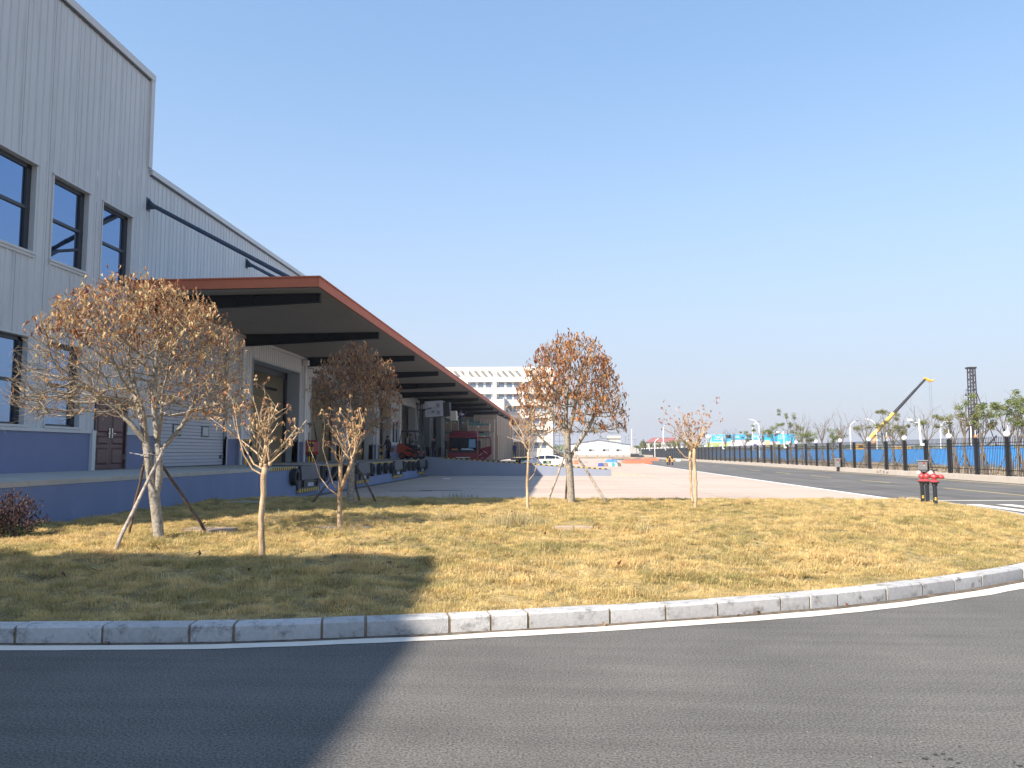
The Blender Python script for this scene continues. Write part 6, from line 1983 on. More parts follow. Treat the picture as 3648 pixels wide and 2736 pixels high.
# step below that worker
st_ = thing('loading_platform', 'dark low flatbed with stacked brown cartons behind the first truck', 'trailer', (-3.6, 94, 0))
MB().box(-1.9, 1.2, -5, 6, .82, 1.0).build('deck', black_steel, st_)
for yy in (-3.5, 2.0, 4.2):
    for s in (-1.3, .8):
        MB().lathe([(0, -.13), (.36, -.13), (.4, 0), (.36, .13), (0, .13)], 16, axis='x').build('wheel', rubber, st_, loc=(s, yy, .42))
k = 0
for (u0, u1, vt, vb, Y, lab) in ((1831, 1849, 1573, 1597, 95, 'upper left of the small stack'), (1850, 1869, 1573, 1597, 95.2, 'upper right of the small stack'), (1832, 1850, 1597, 1628, 95, 'lower left of the small stack'), (1851, 1869, 1597, 1628, 95.1, 'lower right of the small stack'), (1870, 1884, 1566, 1625, 97, 'tall sunlit one at the right of the small stack')):
    fr_bundle('brown carton behind the truck load, ' + lab, u0, u1, vt, vb, Y, 1.2, cap=False, straps=(1, 1)); k += 1
gb = onY(1874, 1625, 84)
bin_ = thing('green_bin', 'dark green bin between the carton stack and the white car', 'bin', (gb.x, 84, 0))
MB().prism([(-.35, 0), (.35, 0), (.42, 1.05), (-.42, 1.05)], 'y', -.35, .35).build('body', mat('bin_green', (.01, .12, .05), .5), bin_)
MB().box(-.45, .45, -.4, .4, 1.06, 1.13).build('lid', mat('bin_lid', (.01, .09, .04), .5), bin_)
person('figure in dark clothes standing in the shade beside the raised forklift', (onY(1545, 1630, 66).x, 66, DZ), -.6, c_black, c_navy, 'stand')

# ================================================================== white car
def car(label, loc, rz, paint, L_=4.75, W_=1.82, H_=1.46, name='car'):
    root = thing(name, label, 'car', loc, rz)      # front at -x
    hl, hw = L_/2, W_/2
    #   x, under z, belt z, roof z, belt half width, roof half width
    S = [(-hl, .42, .62, .62, .60, .50), (-hl+.12, .28, .72, .72, .78, .6), (-hl+.45, .24, .86, .87, .88, .70), (-hl+.85, .24, .94, .97, hw, .72), (-hl+1.02, .24, .96, 1.01, hw, .70),
         (-hl+1.42, .24, .97, 1.22, hw, .66), (-hl+1.85, .24, .98, 1.38, hw, .62), (-hl+2.4, .24, .99, H_, hw, .60), (-hl+2.95, .24, 1.0, H_-.005, hw, .60), (-hl+3.55, .24, 1.02, 1.36, hw, .60),
         (-hl+4.0, .24, 1.03, 1.23, hw-.01, .62), (-hl+4.4, .26, 1.04, 1.11, hw-.05, .66), (hl-.14, .34, 1.00, 1.03, hw-.14, .62), (hl, .45, .80, .80, .66, .5)]
    vs, fs = [], []
    for x, u_, b_, t_, wb, wt in S:
        ring = [(-wb*.90, u_), (-wb, u_+.18), (-wb*.99, b_-.12), (-wb*.94, b_), (-wt, t_-.015), (-wt*.6, t_), (wt*.6, t_), (wt, t_-.015), (wb*.94, b_), (wb*.99, b_-.12), (wb, u_+.18), (wb*.90, u_)]
        vs += [(x, y, z) for y, z in ring]
    n = 12
    vs = [((x+hl)*1.0-hl, y, z) for x, y, z in vs]
    for i in range(len(S)-1):
        for k in range(n): fs.append((i*n+k, i*n+(k+1) % n, (i+1)*n+(k+1) % n, (i+1)*n+k))
    fs.append(tuple(range(n))[::-1]); fs.append(tuple(range((len(S)-1)*n, len(S)*n)))
    mb = MB(); mb.add(vs, fs); body = mb.build('body', paint, root, smooth=True)
    def ipol(x, col):
        for a, b in zip(S[:-1], S[1:]):
            if a[0] <= x <= b[0]: t = (x-a[0])/(b[0]-a[0]); return a[col]+(b[col]-a[col])*t
        return S[-1][col]
    for s in (-1, 1):
        xs_ = [-hl+1.25, -hl+1.5, -hl+1.85, -hl+2.25, -hl+2.9, -hl+3.3, -hl+3.7, -hl+3.98]
        def strip(xa, name='side_window'):
            vs, fs = [], []
            for i, x in enumerate(xa):
                b_, t_, wb, wt = ipol(x, 2), ipol(x, 3), ipol(x, 4)*.94, ipol(x, 5)
                lo, hi = .10, .86
                if i == 0 and x < -hl+1.4: hi = .12
                if x > -hl+3.9: hi = .12
                for f in (lo, hi): vs.append((x, s*(wb+(wt-wb)*f+.012), b_+(t_-.015-b_)*f+.004))
                if i: fs.append((2*i-2, 2*i, 2*i+1, 2*i-1))
            m_ = MB(); m_.add(vs, fs); m_.build(name, glass_dark, root, recalc=True)
        strip(xs_[:4]+[-hl+2.42]); strip([-hl+2.48, -hl+2.9, -hl+3.3, -hl+3.46]); strip([-hl+3.50, -hl+3.7, -hl+3.98])
        MB().box(-hl+1.42, -hl+1.65, s*(hw+.0), s*(hw+.20), .98, 1.14).build('mirror', paint, root, bevel=.03)
        for xh in (-hl+2.35, -hl+3.30): MB().box(xh, xh+.2, s*(hw-.005), s*(hw+.03), .86, .89).build('door_handle', steel, root)
        mb = MB(); mb.box(-hl+1.32, -hl+1.325, s*(hw-.02), s*(hw+.004), .35, .9)
        for xw in (-hl+.92, hl-.95):
            mb = MB(); mb.lathe([(0, -.11), (.22, -.11), (.315, -.10), (.325, 0), (.315, .10), (.22, .11), (0, .11)], 22, axis='y')
            wv = mb.build('wheel', rubber, root, loc=(xw, s*(hw-.10), .325))
            m2 = MB(); m2.lathe([(0, -.118), (.2, -.118), (.2, .118), (0, .118)], 18, axis='y'); m2.build('rim', steel, wv)
    ws = MB(); ws.add([(-hl+1.05, -.66, 1.02), (-hl+1.05, .66, 1.02), (-hl+1.83, .58, 1.39), (-hl+1.83, -.58, 1.39)], [(0, 1, 2, 3)]); ws.v = [(x-.02, y, z+.02) for x, y, z in ws.v]; ws.build('windscreen', glass_dark, root)
    ws = MB(); ws.add([(-hl+3.62, -.56, 1.37), (-hl+3.62, .56, 1.37), (-hl+4.22, .60, 1.10), (-hl+4.22, -.60, 1.10)], [(0, 1, 2, 3)]); ws.v = [(x+.01, y, z+.018) for x, y, z in ws.v]; ws.build('rear_window', glass_dark, root)
    for s in (-1, 1):
        MB().box(-hl+.06, -hl+.30, s*.50, s*.80, .62, .76).build('headlight', mat('headlight', (.5, .5, .52), .2), root)
        MB().box(hl-.30, hl-.14, s*.50, s*.77, .84, .96).build('tail_light', mat('tail_light', (.4, .02, .02), .3), root)
    return root
cY = 79.0
ca, cb = onY(1853, 1650, cY), onY(2036, 1650, cY)
car('white saloon car parked side on behind the ramp wall', ((ca.x+cb.x)/2, cY, .0), 0, car_white, L_=cb.x-ca.x)
s_ = MB(); s_.box(-.38, .38, -.012, 0, 0, .28)
stk_ = s_.build('door_sticker', mat('sticker_green', (.02, .06, .03), .4), loc=(onY(1949, 1645, cY).x, cY-.925, .60))
tag(stk_, 'dark green sticker panel with pale stripes on the door of the white car', 'sticker')
mb = MB()
for k in range(3): mb.prism([(.0+.1*k, .02), (.05+.1*k, .02), (.0+.1*k, .26), (-.05+.1*k, .26)], 'y', -.02, -.013)
o = mb.build('sticker_stripe', mat('sticker_lime', (.55, .62, .3), .4), stk_)
blk = mat('car_black', (.02, .02, .022), .3, coat=.4)
cp = onY(1985, 1622, 185)
car('small dark car parked far behind, between white office block and prefab shed', (cp.x, 185, .0), 0, blk, L_=4.3)

# ================================================================== tarps, barriers, small things on the yard
def lumpy(name, label, cat, c, lx, ly, h, m, seed, sub=18, rz=0.0, edge=None):
    vs, fs = [], []
    for i in range(sub+1):
        for j in range(sub+1):
            a, b = i/sub*2-1, j/sub*2-1
            e = (1-abs(a)**6)*(1-abs(b)**6)
            vs.append((a*lx/2*(1+.04*noise.noise(Vector((b*3, seed, 0)))), b*ly/2*(1+.05*noise.noise(Vector((a*3, seed, 5)))), max(0, h*e**.35*(1+.28*noise.noise(Vector((a*3.2, b*3.2, seed))))) if e > 0 else 0))
    for i in range(sub):
        for j in range(sub): fs.append((i*(sub+1)+j, (i+1)*(sub+1)+j, (i+1)*(sub+1)+j+1, i*(sub+1)+j+1))
    mb = MB(); mb.add(vs, fs)
    return tag(mb.build(name, m, loc=c, rz=rz, smooth=True), label, cat)
def yard(u0, u1, v): 
    a, b = onZ(u0, v, .01), onZ(u1, v, .01); return Vector(((a.x+b.x)/2, a.y, .01)), b.x-a.x
c, wd = yard(2225, 2322, 1651); lumpy('tarp_pile', 'larger flat pile under an orange red tarp left of the striped barrier', 'tarp', c+Vector((0, 3, 0)), wd, 9, .50, tarp_orange, 1)
c, wd = yard(2292, 2323, 1643); 
c, wd = yard(2290, 2322, 1642); lumpy('tarp_pile', 'smaller orange red tarp pile right of the striped barrier, on the road', 'tarp', onZ(2308, 1642, .01)+Vector((1.0, 6, 0)), wd*1.1+1.5, 6, .42, tarp_orange, 2)
c, wd = yard(2158, 2200, 1648); lumpy('tarp_roll', 'blue tarp covered roll on the yard left of the orange tarps', 'tarp', c+Vector((0, 1, 0)), wd, 2.2, .45, tarp_blue, 3)
cols = [(.04, .07, .25), (.22, .15, .12), (.5, .48, .42), (.03, .30, .32), (.6, .6, .55), (.10, .10, .06)]
us = [2133, 2148, 2165, 2178, 2189, 2198, 2210]
for k in range(6):
    c, wd = yard(us[k], us[k+1], 1661)
    lumpy('bundle_roll', ['dark blue', 'brown', 'cream', 'teal', 'off white', 'dark olive'][k]+' roll in the row of bundles lying on the sunlit yard', 'bundle', c, wd*1.4, 1.1, .38, mat('roll_cloth', cols[k], .8, var=.15), 10+k, sub=10)
c, wd = yard(2044, 2060, 1653); lumpy('sand_heap', 'small heap of orange brown material right behind the white car', 'heap', c, wd*1.2, 1.3, .5, mat('orange_soil', (.40, .15, .07), .9, var=.2), 20, sub=10)
c, wd = yard(2079, 2092, 1650); lumpy('sand_heap', 'tiny grey heap on the yard right of the orange brown one', 'heap', c, wd*1.2, 1.0, .22, mat('grey_soil', (.25, .23, .22), .9, var=.2), 21, sub=8)
tag(MB().tube([(0, 0, .08), (2.9, .4, .08)], .06, 8).build('pale_pipe', mat('pale_pipe', (.5, .42, .38), .7), loc=onZ(2120, 1651, 0)), 'pale pipe lying on the yard left of the blue tarp roll', 'pipe')
# striped guard with a hydrant
gb_ = onZ(2387, 1657, .0); Yg = gb_.y
xa, xb = onY(2378, 1657, Yg).x, onY(2395.5, 1657, Yg).x
zt_ = onY(2387, 1629, Yg).z
root = thing('hydrant_guard', 'black and orange striped hoop guard on the far yard beside the orange tarps', 'guard', (gb_.x, Yg, 0))
r0 = .13
for x in (xa-gb_.x, xb-gb_.x):
    mb = MB()
    for j, (a, b) in enumerate(((0, .42), (.42, .78), (.78, 1.0))):
        mb.mat(j % 2); mb.tube([(x, 0, a*zt_), (x, 0, b*zt_)], r0 if j == 1 else r0*.85, 10)
    mb.build('post', [black, mat('hazard_orange', (.75, .33, .02), .6)], root)
mb = MB(); w3 = (xb-xa)/3
for j in range(3):
    mb.mat(1 if j == 1 else 0); x = xa-gb_.x+w3*j; mb.tube([(x, 0, zt_), (x+w3, 0, zt_)], r0*.85, 10)
mb.build('top_bar', [black, yellow], root)
hh = thing('fire_hydrant', 'small red hydrant under the striped hoop guard', 'hydrant', (gb_.x, Yg+.3, 0))
MB().lathe([(0, 0), (.14, 0), (.14, .06), (.09, .08), (.09, .75), (.12, .78), (.10, .90), (.04, .98), (0, 1.0)], 12).tube([(-.2, 0, .6), (.2, 0, .6)], .05, 8).build('body', hyd_red, hh)
wb = onZ(2416, 1643, 0)
lumpy('white_bag', 'small white bag lying on the road far away', 'bag', wb, .9, .6, .25, white_paint, 31, sub=8)
pb = onZ(1590, 1706, .01); lumpy('paper_scrap', 'white scrap of paper in the shaded yard near the dock', 'paper', pb, .5, .25, .05, white_paint, 32, sub=6)
# drain covers in the shaded yard
for (u, v, lb) in ((1465, 1749, 'dark patch cover on the shaded yard, left one'), (1572, 1747, 'dark long cover strip on the shaded yard, right one')):
    p = onZ(u, v, .012); tag(MB().box(-.9, .9, -.12, .12, 0, .004).build('drain_cover', mat('drain_dark', (.09, .09, .09), .8), loc=p), lb, 'drain cover')

# ================================================================== office block behind
OY = 232.0
def oX(u): return onY(u, 1500, OY).x
def oZ(v): return onY(1700, v, OY).z
office = thing('office_block', 'cream tiled multi storey office block behind the canopy with recessed window bays', 'building', (oX(1970), OY, 0))
off_w = mat('office_cream_tile', (.74, .70, .62), .7, var=.03, vscale=.4)
off_in = mat('office_recess', (.58, .56, .53), .8)
off_glass = mat('office_glass', (.10, .15, .22), .15, spec=.9)
def opart(mb, name, m, parent=None):
    o = mb.build(name, m, parent or office)
    if parent is None: o.location = -Vector(office.location)
    return o
xR = oX(1970); xL = xR-62
ztop = oZ(1308)
storey = (oZ(1360)-oZ(1402.8))
bays = []; 
b0, b1 = oX(1768), oX(1858)      # one bay (3 windows)
bw = b1-b0; pitch = oX(1768)-oX(1666)
bx = [b0+pitch*k for k in range(-5, 1)]
rows = [oZ(1360)-storey*k for k in range(6)]
bayR = (oX(1868), oX(1952))
allb = [(x, x+bw) for x in bx]+[bayR]
depth = .9
hts = 2.75
mb = MB()
cutx = sorted([xL]+[v for b in allb for v in b]+[xR])
def inb(x): return any(a < x < b for a, b in allb)
for a, b in zip(cutx[:-1], cutx[1:]):
    if not inb((a+b)/2): mb.box(a, b, OY, OY+.6, 0, ztop-3.4)
    else:
        z = ztop-3.4
        zs = []
        for t in rows: zs.append((t-hts, t))
        cur = ztop-3.4
        for lo, hi in zs:
            if hi < cur: mb.box(a, b, OY, OY+.6, hi, cur)
            cur = lo
        if cur > 0: mb.box(a, b, OY, OY+.6, 0, max(cur, .1))
opart(mb, 'front_wall', off_w)
mb = MB(); mb.box(xL, xR-.02, OY+depth+.6, OY+18, 0, ztop-3.5); opart(mb, 'rear_volume', off_in)
mb = MB(); mb.box(xR-.5, xR, OY+.61, OY+18, 0, ztop-3.4); opart(mb, 'side_wall', off_w)
# open roof frame
mb = MB(); z0, z1 = ztop-3.4, ztop
mb.box(xL, xR, OY, OY+.6, z1-1.0, z1).box(xL, xR, OY, OY+.6, z0, z0+.45)
cols_ = [oX(1858)+.3+ (pitch)*k for k in range(-6, 2)]
for x in cols_: mb.box(x-.2, x+.9, OY+.001, OY+.59, z0+.45, z1-1.0)
mb.box(xR-1.2, xR, OY+.001, OY+.59, z0+.45, z1-1.0)
opart(mb, 'roof_frame', off_w)
mb = MB(); mb.box(xL, xR, OY+5.2, OY+5.5, z0, z1-.3); opart(mb, 'roof_screen', off_w)
mb = MB()
x = xL+1.5
while x < xR-2: mb.box(x, x+.55, OY+.61, OY+5.19, z1-.9, z1-.3); x += 2.05
tag(opart(mb, 'pergola_beams', off_w), kind='stuff')
for bi, (a, b) in enumerate(allb):
    if bi < 2: continue
    for ri, t in enumerate(rows):
        lo = t-hts
        if bi in (4, 5) and ri >= 2 and a < oX(1780): pass
        w_ = MB(); w_.box(a, b, OY+depth, OY+depth+.3, lo, t)
        rec = opart(w_, 'balcony_recess', off_in)
        MB().box(a+.02, b-.02, OY+.05, OY+.2, lo, lo+1.05).build('balcony_rail', mat('rail_grey', (.50, .49, .46), .8), rec).location = (0, 0, 0)
        nW = 3; ww = (b-a)/3.6
        for k in range(nW):
            cx_ = a+(b-a)*(k+.62)/3.25
            m3 = MB(); m3.box(cx_-ww*.36, cx_+ww*.36, OY+depth-.12, OY+depth-.02, lo+.55, t-.25)
            wn = m3.build('window', frame_dark, rec)
            m4 = MB(); m4.box(cx_-ww*.32, cx_+ww*.32, OY+depth-.16, OY+depth-.125, lo+.62, t-1.02).box(cx_-ww*.32, cx_+ww*.32, OY+depth-.16, OY+depth-.125, t-.92, t-.31)
            m4.build('pane', off_glass, wn)
# projecting lower wing
px0, px1 = oX(1795)-14, oX(1800)
zw = oZ(1431)
wing = opart(MB().box(px0, px1, OY-9, OY-.02, 0, zw), 'stair_wing', off_w)
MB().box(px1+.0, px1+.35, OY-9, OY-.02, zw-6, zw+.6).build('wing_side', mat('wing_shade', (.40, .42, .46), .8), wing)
opart(MB().tube([(xR+.12, OY-.1, 0), (xR+.12, OY-.1, ztop-4)], .12, 6), 'downpipe', frame_dark)
sg = opart(MB().box(oX(1861), oX(1872), OY-.12, OY-.02, oZ(1556), oZ(1540)), 'wall_sign', white_paint)
mb = MB(); xx, zz = oX(1864), oZ(1545)
mb.box(xx, xx+.25, OY-.16, OY-.13, zz-.4, zz-.15).box(xx+.35, xx+.6, OY-.16, OY-.13, zz-.4, zz-.15)
mb.build('sign_marks', mat('sign_black', (.08, .08, .1), .7), sg)

# ================================================================== prefab shed
PY = 222.0
def sX(u): return onY(u, 1600, PY).x
def sZ(v): return onY(2100, v, PY).z
x0, x1, xm = sX(2019), sX(2243), sX(2131)
zb, ze, zp = sZ(1621), sZ(1582), sZ(1566)
shed = thing('prefab_shed', 'white prefabricated shed with low gable and small dark windows', 'shed', (xm, PY, zb))
white_panel = mat('prefab_panel', (.74, .76, .78), .5, rand=.02); blue_post = mat('prefab_grey_post', (.22, .27, .34), .5)
def sp(mb, name, m, parent=None):
    o = mb.build(name, m, parent or shed)
    if parent is None: o.location = -Vector(shed.location)
    return o
nP = 9; wP = (x1-x0)/nP
def ridge(x): return zp-(zp-ze)*abs(x-xm)/(x1-xm)
for k in range(nP):
    a, b = x0+wP*k, x0+wP*(k+1)
    m_ = MB(); m_.add([(a+.03, PY, zb), (b-.03, PY, zb), (b-.03, PY, ridge(b-.03)), (a+.03, PY, ridge(a+.03)), (a+.03, PY+.1, zb), (b-.03, PY+.1, zb), (b-.03, PY+.1, ridge(b)), (a+.03, PY+.1, ridge(a))],
                      [(0, 1, 2, 3), (7, 6, 5, 4), (0, 4, 5, 1), (3, 2, 6, 7), (0, 3, 7, 4), (1, 5, 6, 2)])
    sp(m_, 'wall_panel', white_panel)
    sp(MB().box(a-.03, a+.03, PY-.04, PY+.03, zb, ridge(a)), 'frame_post', blue_post)
sp(MB().box(x0, x1, PY-.035, PY-.002, sZ(1584.2), sZ(1583.2)), 'frame_rail', blue_post)
m_ = MB(); m_.add([(x0-.5, PY-.4, ze-.1), (xm, PY-.4, zp+.02), (x1+.5, PY-.4, ze-.1), (x0-.5, PY-.4, ze+.05), (xm, PY-.4, zp+.17), (x1+.5, PY-.4, ze+.05),
                   (x0-.5, PY+30, ze-.1), (xm, PY+30, zp+.02), (x1+.5, PY+30, ze-.1), (x0-.5, PY+30, ze+.05), (xm, PY+30, zp+.17), (x1+.5, PY+30, ze+.05)],
                  [(0, 1, 4, 3), (1, 2, 5, 4), (3, 4, 10, 9), (4, 5, 11, 10), (0, 6, 7, 1), (1, 7, 8, 2)])
sp(m_, 'roof', mat('prefab_roof', (.30, .36, .45), .5))
sp(MB().quad((x1, PY, zb), (x1, PY+30, zb), (x1, PY+30, ze), (x1, PY, ze)).quad((x0, PY+30, zb), (x0, PY, zb), (x0, PY, ze), (x0, PY+30, ze)), 'side_wall', white_panel)
for u in (2048, 2097, 2146, 2195):
    a = sX(u)
    f = sp(MB().box(a, a+1.6, PY-.06, PY-.01, sZ(1608), sZ(1600)), 'window', mat('prefab_window_frame', (.5, .5, .48), .5))
    MB().box(a+.06, a+.82, PY-.08, PY-.062, sZ(1607.5), sZ(1600.5)).build('open_pane', mat('dark_room', (.03, .02, .03), .6), f)
    MB().box(a+.86, a+1.54, PY-.08, PY-.062, sZ(1607.5), sZ(1600.5)).build('pane', mat('prefab_pane', (.28, .30, .30), .3), f)
sp(MB().box(x0-3, x1+12, PY-2.0, PY+31, -.2, zb-.01), 'plinth', wall_c)
# dirt strip before the shed
tag(lumpy('dirt_bank', None, None, (8, 215, -.02), 60, 9, .42, dirt, 44, sub=24), kind='structure')
# fence of thin posts in front of the shed
wf = thing('wire_fence', 'thin dark wire fence posts in front of the prefab shed', 'fence', (0, 214, 0))
for u in (2058, 2090, 2128, 2170, 2198, 2222, 2268):
    x = onY(u, 1600, 214).x; MB().box(x-.05, x+.05, -.05, .05, 0, onY(u, 1597, 214).z).build('post', black_steel, wf)
x0f, x1f = onY(2040, 1600, 214).x, onY(2276, 1600, 214).x
for v in (1599, 1620): 
    z = onY(2100, v, 214).z; MB().box(x0f, x1f, -.02, .02, z-.03, z+.03).build('wire', cab_grey, wf)
# cream block and grey shed behind
bb = thing('cream_block', 'small cream flat roofed block rising behind the prefab shed', 'building', (onY(2190, 1600, 420).x, 420, 0))
w2 = onY(2214, 1560, 420).x-onY(2171, 1560, 420).x
MB().box(-w2/2, w2/2, 0, 12, 0, onY(2190, 1552, 420).z).build('wall', mat('far_cream', (.5, .48, .42), .8), bb)
MB().box(-w2/2-4, w2/2, -.4, 12, onY(2190, 1563, 420).z, onY(2190, 1561.5, 420).z).build('ledge', cab_grey, bb)
ps = thing('panel_shed', 'low grey shed with tarpaulin between prefab shed and the fence end', 'shed', (onY(2258, 1600, 216).x, 216, 0))
a, b = onY(2246, 1600, 216).x-ps.location.x, onY(2276, 1600, 216).x-ps.location.x
MB().add([(a, 0, .9), (b, 0, .9), (b, 0, 2.6), (a, 0, 3.2), (a, 3, .9), (b, 3, .9), (b, 3, 2.6), (a, 3, 3.2)], [(0,1,2,3),(7,6,5,4),(0,4,5,1),(3,2,6,7),(0,3,7,4),(1,5,6,2)]).build('sheet', mat('pale_sheet', (.42, .40, .37), .8, var=.2), ps)
MB().box(a, b, -.03, 0, .3, 1.3).build('dark_base', black_steel, ps)

# scaffold and clutter right of the office
sc = thing('scaffold', 'pale scaffolding frame beside the right corner of the office block', 'scaffold', (onY(1990, 1600, 236).x, 236, 0))
mb = MB()
for i in range(4):
    x = -1.2+1.5*i
    mb.tube([(x, 0, 0), (x, 0, 7.4)], .05, 5)
for z in (1.5, 3.2, 4.9, 6.6): mb.tube([(-1.2, 0, z), (3.3, 0, z)], .05, 5)
mb.build('pipes', cab_grey, sc)

# red roofed house, distant trees
RY = 400.0
rx0, rx1 = onY(2307, 1600, RY).x, onY(2428, 1600, RY).x
zr, zev = onY(2350, 1558.5, RY).z, onY(2350, 1575, RY).z
rh = thing('red_roofed_house', 'distant long house with dull red hipped roof behind the fence', 'house', ((rx0+rx1)/2, RY, 0))
h_ = (rx1-rx0)/2
MB().box(-h_+.6, h_-.6, .4, 12, 0, zev).build('wall', mat('house_wall', (.42, .38, .32), .8), rh)
MB().add([(-h_, 0, zev), (h_, 0, zev), (h_, 13, zev), (-h_, 13, zev), (-h_+3.2, 6, zr), (h_-3.2, 6, zr)], [(0, 1, 5, 4), (1, 2, 5), (2, 3, 4, 5), (3, 0, 4), (0, 3, 2, 1)]).build('roof', mat('dull_red_roof', (.30, .10, .09), .7), rh)
for k in range(7):
    x = -h_+1.6+k*(2*h_-3.2)/6
    f = MB().box(x-.6, x+.6, .3, .38, zev-2.6, zev-.8).build('window', frame_dark, rh)
MB().box(-1.5, .5, 5, 7, zr-.4, zr+.5).build('chimney', mat('roof_tank', (.3, .3, .3), .8), rh)

def far_tree(label, u, Y, v_top, wpx, seed, m=leaf_green2, base=0.0):
    r = random.Random(seed)
    c = onY(u, 1600, Y); H_ = onY(u, v_top, Y).z; wv = onY(u+wpx/2, 1600, Y).x-onY(u-wpx/2, 1600, Y).x
    root = thing('distant_tree', label, 'tree', (c.x, Y, base))
    MB().tube([(0, 0, 0), (0, 0, H_*.6)], [wv*.05, wv*.02], 6).build('trunk', bark_dark, root)
    mb = MB(); s = wv*.07
    for _ in range(900):
        v_ = Vector((r.gauss(0, 1), r.gauss(0, 1), r.gauss(0, 1))).normalized()*(r.random()**.33)
        k = .8+.35*noise.noise(v_*2+Vector((seed, 0, 0)))
        p = Vector((v_.x*wv/2*k, v_.y*wv/2*k, H_*.60+v_.z*H_*.40*k))
        M = rand_rot(r, (-1, 1))
        mb.add([p+M @ Vector((-s, 0, 0)), p+M @ Vector((0, s, 0)), p+M @ Vector((s, 0, 0)), p+M @ Vector((0, -s, 0))], [(0, 1, 2, 3)])
    tag(mb.build('crown', m, root, recalc=False), kind='stuff')
far_tree('tall grey green tree left of the red roofed house', 2292, 330, 1563, 30, 1)
far_tree('low dark green tree beside the utility pole', 2268, 320, 1583, 28, 2, leaf_green)
far_tree('hazy tree in front of the right part of the red roofed house', 2410, 340, 1568, 34, 3)
far_tree('low hazy tree behind the crane cab, left one', 3060, 420, 1586, 44, 4, leaf_green)
# line of distant woods
r = random.Random(77); mb = MB()
for k in range(2600):
    x = r.uniform(-260, 620); y = 620+r.uniform(0, 60)+.25*abs(x)
    h = (7.5+4*noise.noise(Vector((x*.02, 0, 0)))+2*noise.noise(Vector((x*.11, 4, 0))))
    p = Vector((x, y, h*r.random()**.6)); s = 1.7; M = rand_rot(r, (-1, 1))
    mb.add([p+M @ Vector((-s, 0, 0)), p+M @ Vector((0, s, 0)), p+M @ Vector((s, 0, 0)), p+M @ Vector((0, -s, 0))], [(0, 1, 2, 3)])
tag(mb.build('distant_woods', leaf_green, recalc=False), 'hazy line of distant trees along the horizon', 'trees', kind='stuff')

# poles and street lamps
def pole(label, u, Y, v_top, r_, m, arms=(), name='utility_pole', cat='pole', vb=None):
    c = onY(u, 1600, Y); H_ = onY(u, v_top, Y).z
    root = thing(name, label, cat, (c.x, Y, 0))
    MB().tube([(0, 0, 0), (0, 0, H_)], [r_, r_*.7], 8).build('pole', m, root)
    for z, l in arms: MB().box(-l, l, -.06, .06, H_*z-.06, H_*z+.06).build('crossarm', cab_grey, root)
    return root, H_
pole('concrete utility pole with two crossarms right of the prefab shed', 2251.5, 300, 1528, .30, mat('pole_concrete', (.6, .57, .53), .8), ((.78, 1.6), (.62, 1.8)))
pole('thin distant mast just left of the concrete utility pole', 2240, 420, 1549, .12, cab_grey, ((.95, .9),))
rt, H_ = pole('double headed old street lamp left of the utility poles', 2228, 350, 1554, .13, cab_grey, ((.98, .8),), 'street_lamp', 'street lamp')
pole('far thin pylon in the haze right of the utility pole', 2263, 700, 1565, .2, cab_grey, ((.9, 2), (.8, 2)))
def street_lamp(label, u, Y, v_top, side, ln=2.0, head=True):
    c = onY(u, 1600, Y); H_ = onY(u, v_top, Y).z
    root = thing('street_lamp', label, 'street lamp', (c.x, Y, 0), group='curved white street lamps')
    pts = [(0, 0, 0), (0, 0, H_*.80)]
    for k in range(1, 7):
        t = k/6*PI/2*.8
        pts.append((side*ln*(1-math.cos(t))*1.0, 0, H_*.80+H_*.20*math.sin(t)))
    MB().tube(pts, [.14]+[.12]+[.09]*6, 8).build('pole', white_metal, root)
    e = pts[-1]
    MB().hexa([(e[0]-.1, -.15, e[2]-.02), (e[0]+side*.8, -.15, e[2]+.12), (e[0]+side*.8, .15, e[2]+.12), (e[0]-.1, .15, e[2]-.02),
               (e[0]-.1, -.1, e[2]+.1), (e[0]+side*.8, -.1, e[2]+.2), (e[0]+side*.8, .1, e[2]+.2), (e[0]-.1, .1, e[2]+.1)]).build('lamp_head', black_steel if head else white_metal, root)
street_lamp('curved street lamp with dark head bending right, above the billboard', 2682.6, 190, 1503, 1, 1.6)
street_lamp('taller curved street lamp bending left, above the billboard', 2706.5, 180, 1495, -1, 1.9, False)
street_lamp('curved street lamp bending right, left of the crane', 3031.5, 190, 1499, 1, 1.9)
street_lamp('curved street lamp bending left, crossed by the yellow crane boom', 3125, 180, 1493, -1, 2.2, False)
street_lamp('curved street lamp bending right, left of the bare pollarded tree', 3353.5, 190, 1501, 1, 1.6, False)
street_lamp('curved street lamp mostly hidden by leaves near the drilling mast', 3462, 182, 1492, -1, 1.8, False)
street_lamp('straight looking street lamp above the red roofed house', 2364, 240, 1512, 1, .6)
street_lamp('short lamp with dark head in front of the red roofed house', 2333.5, 215, 1562, 1, 1.6)

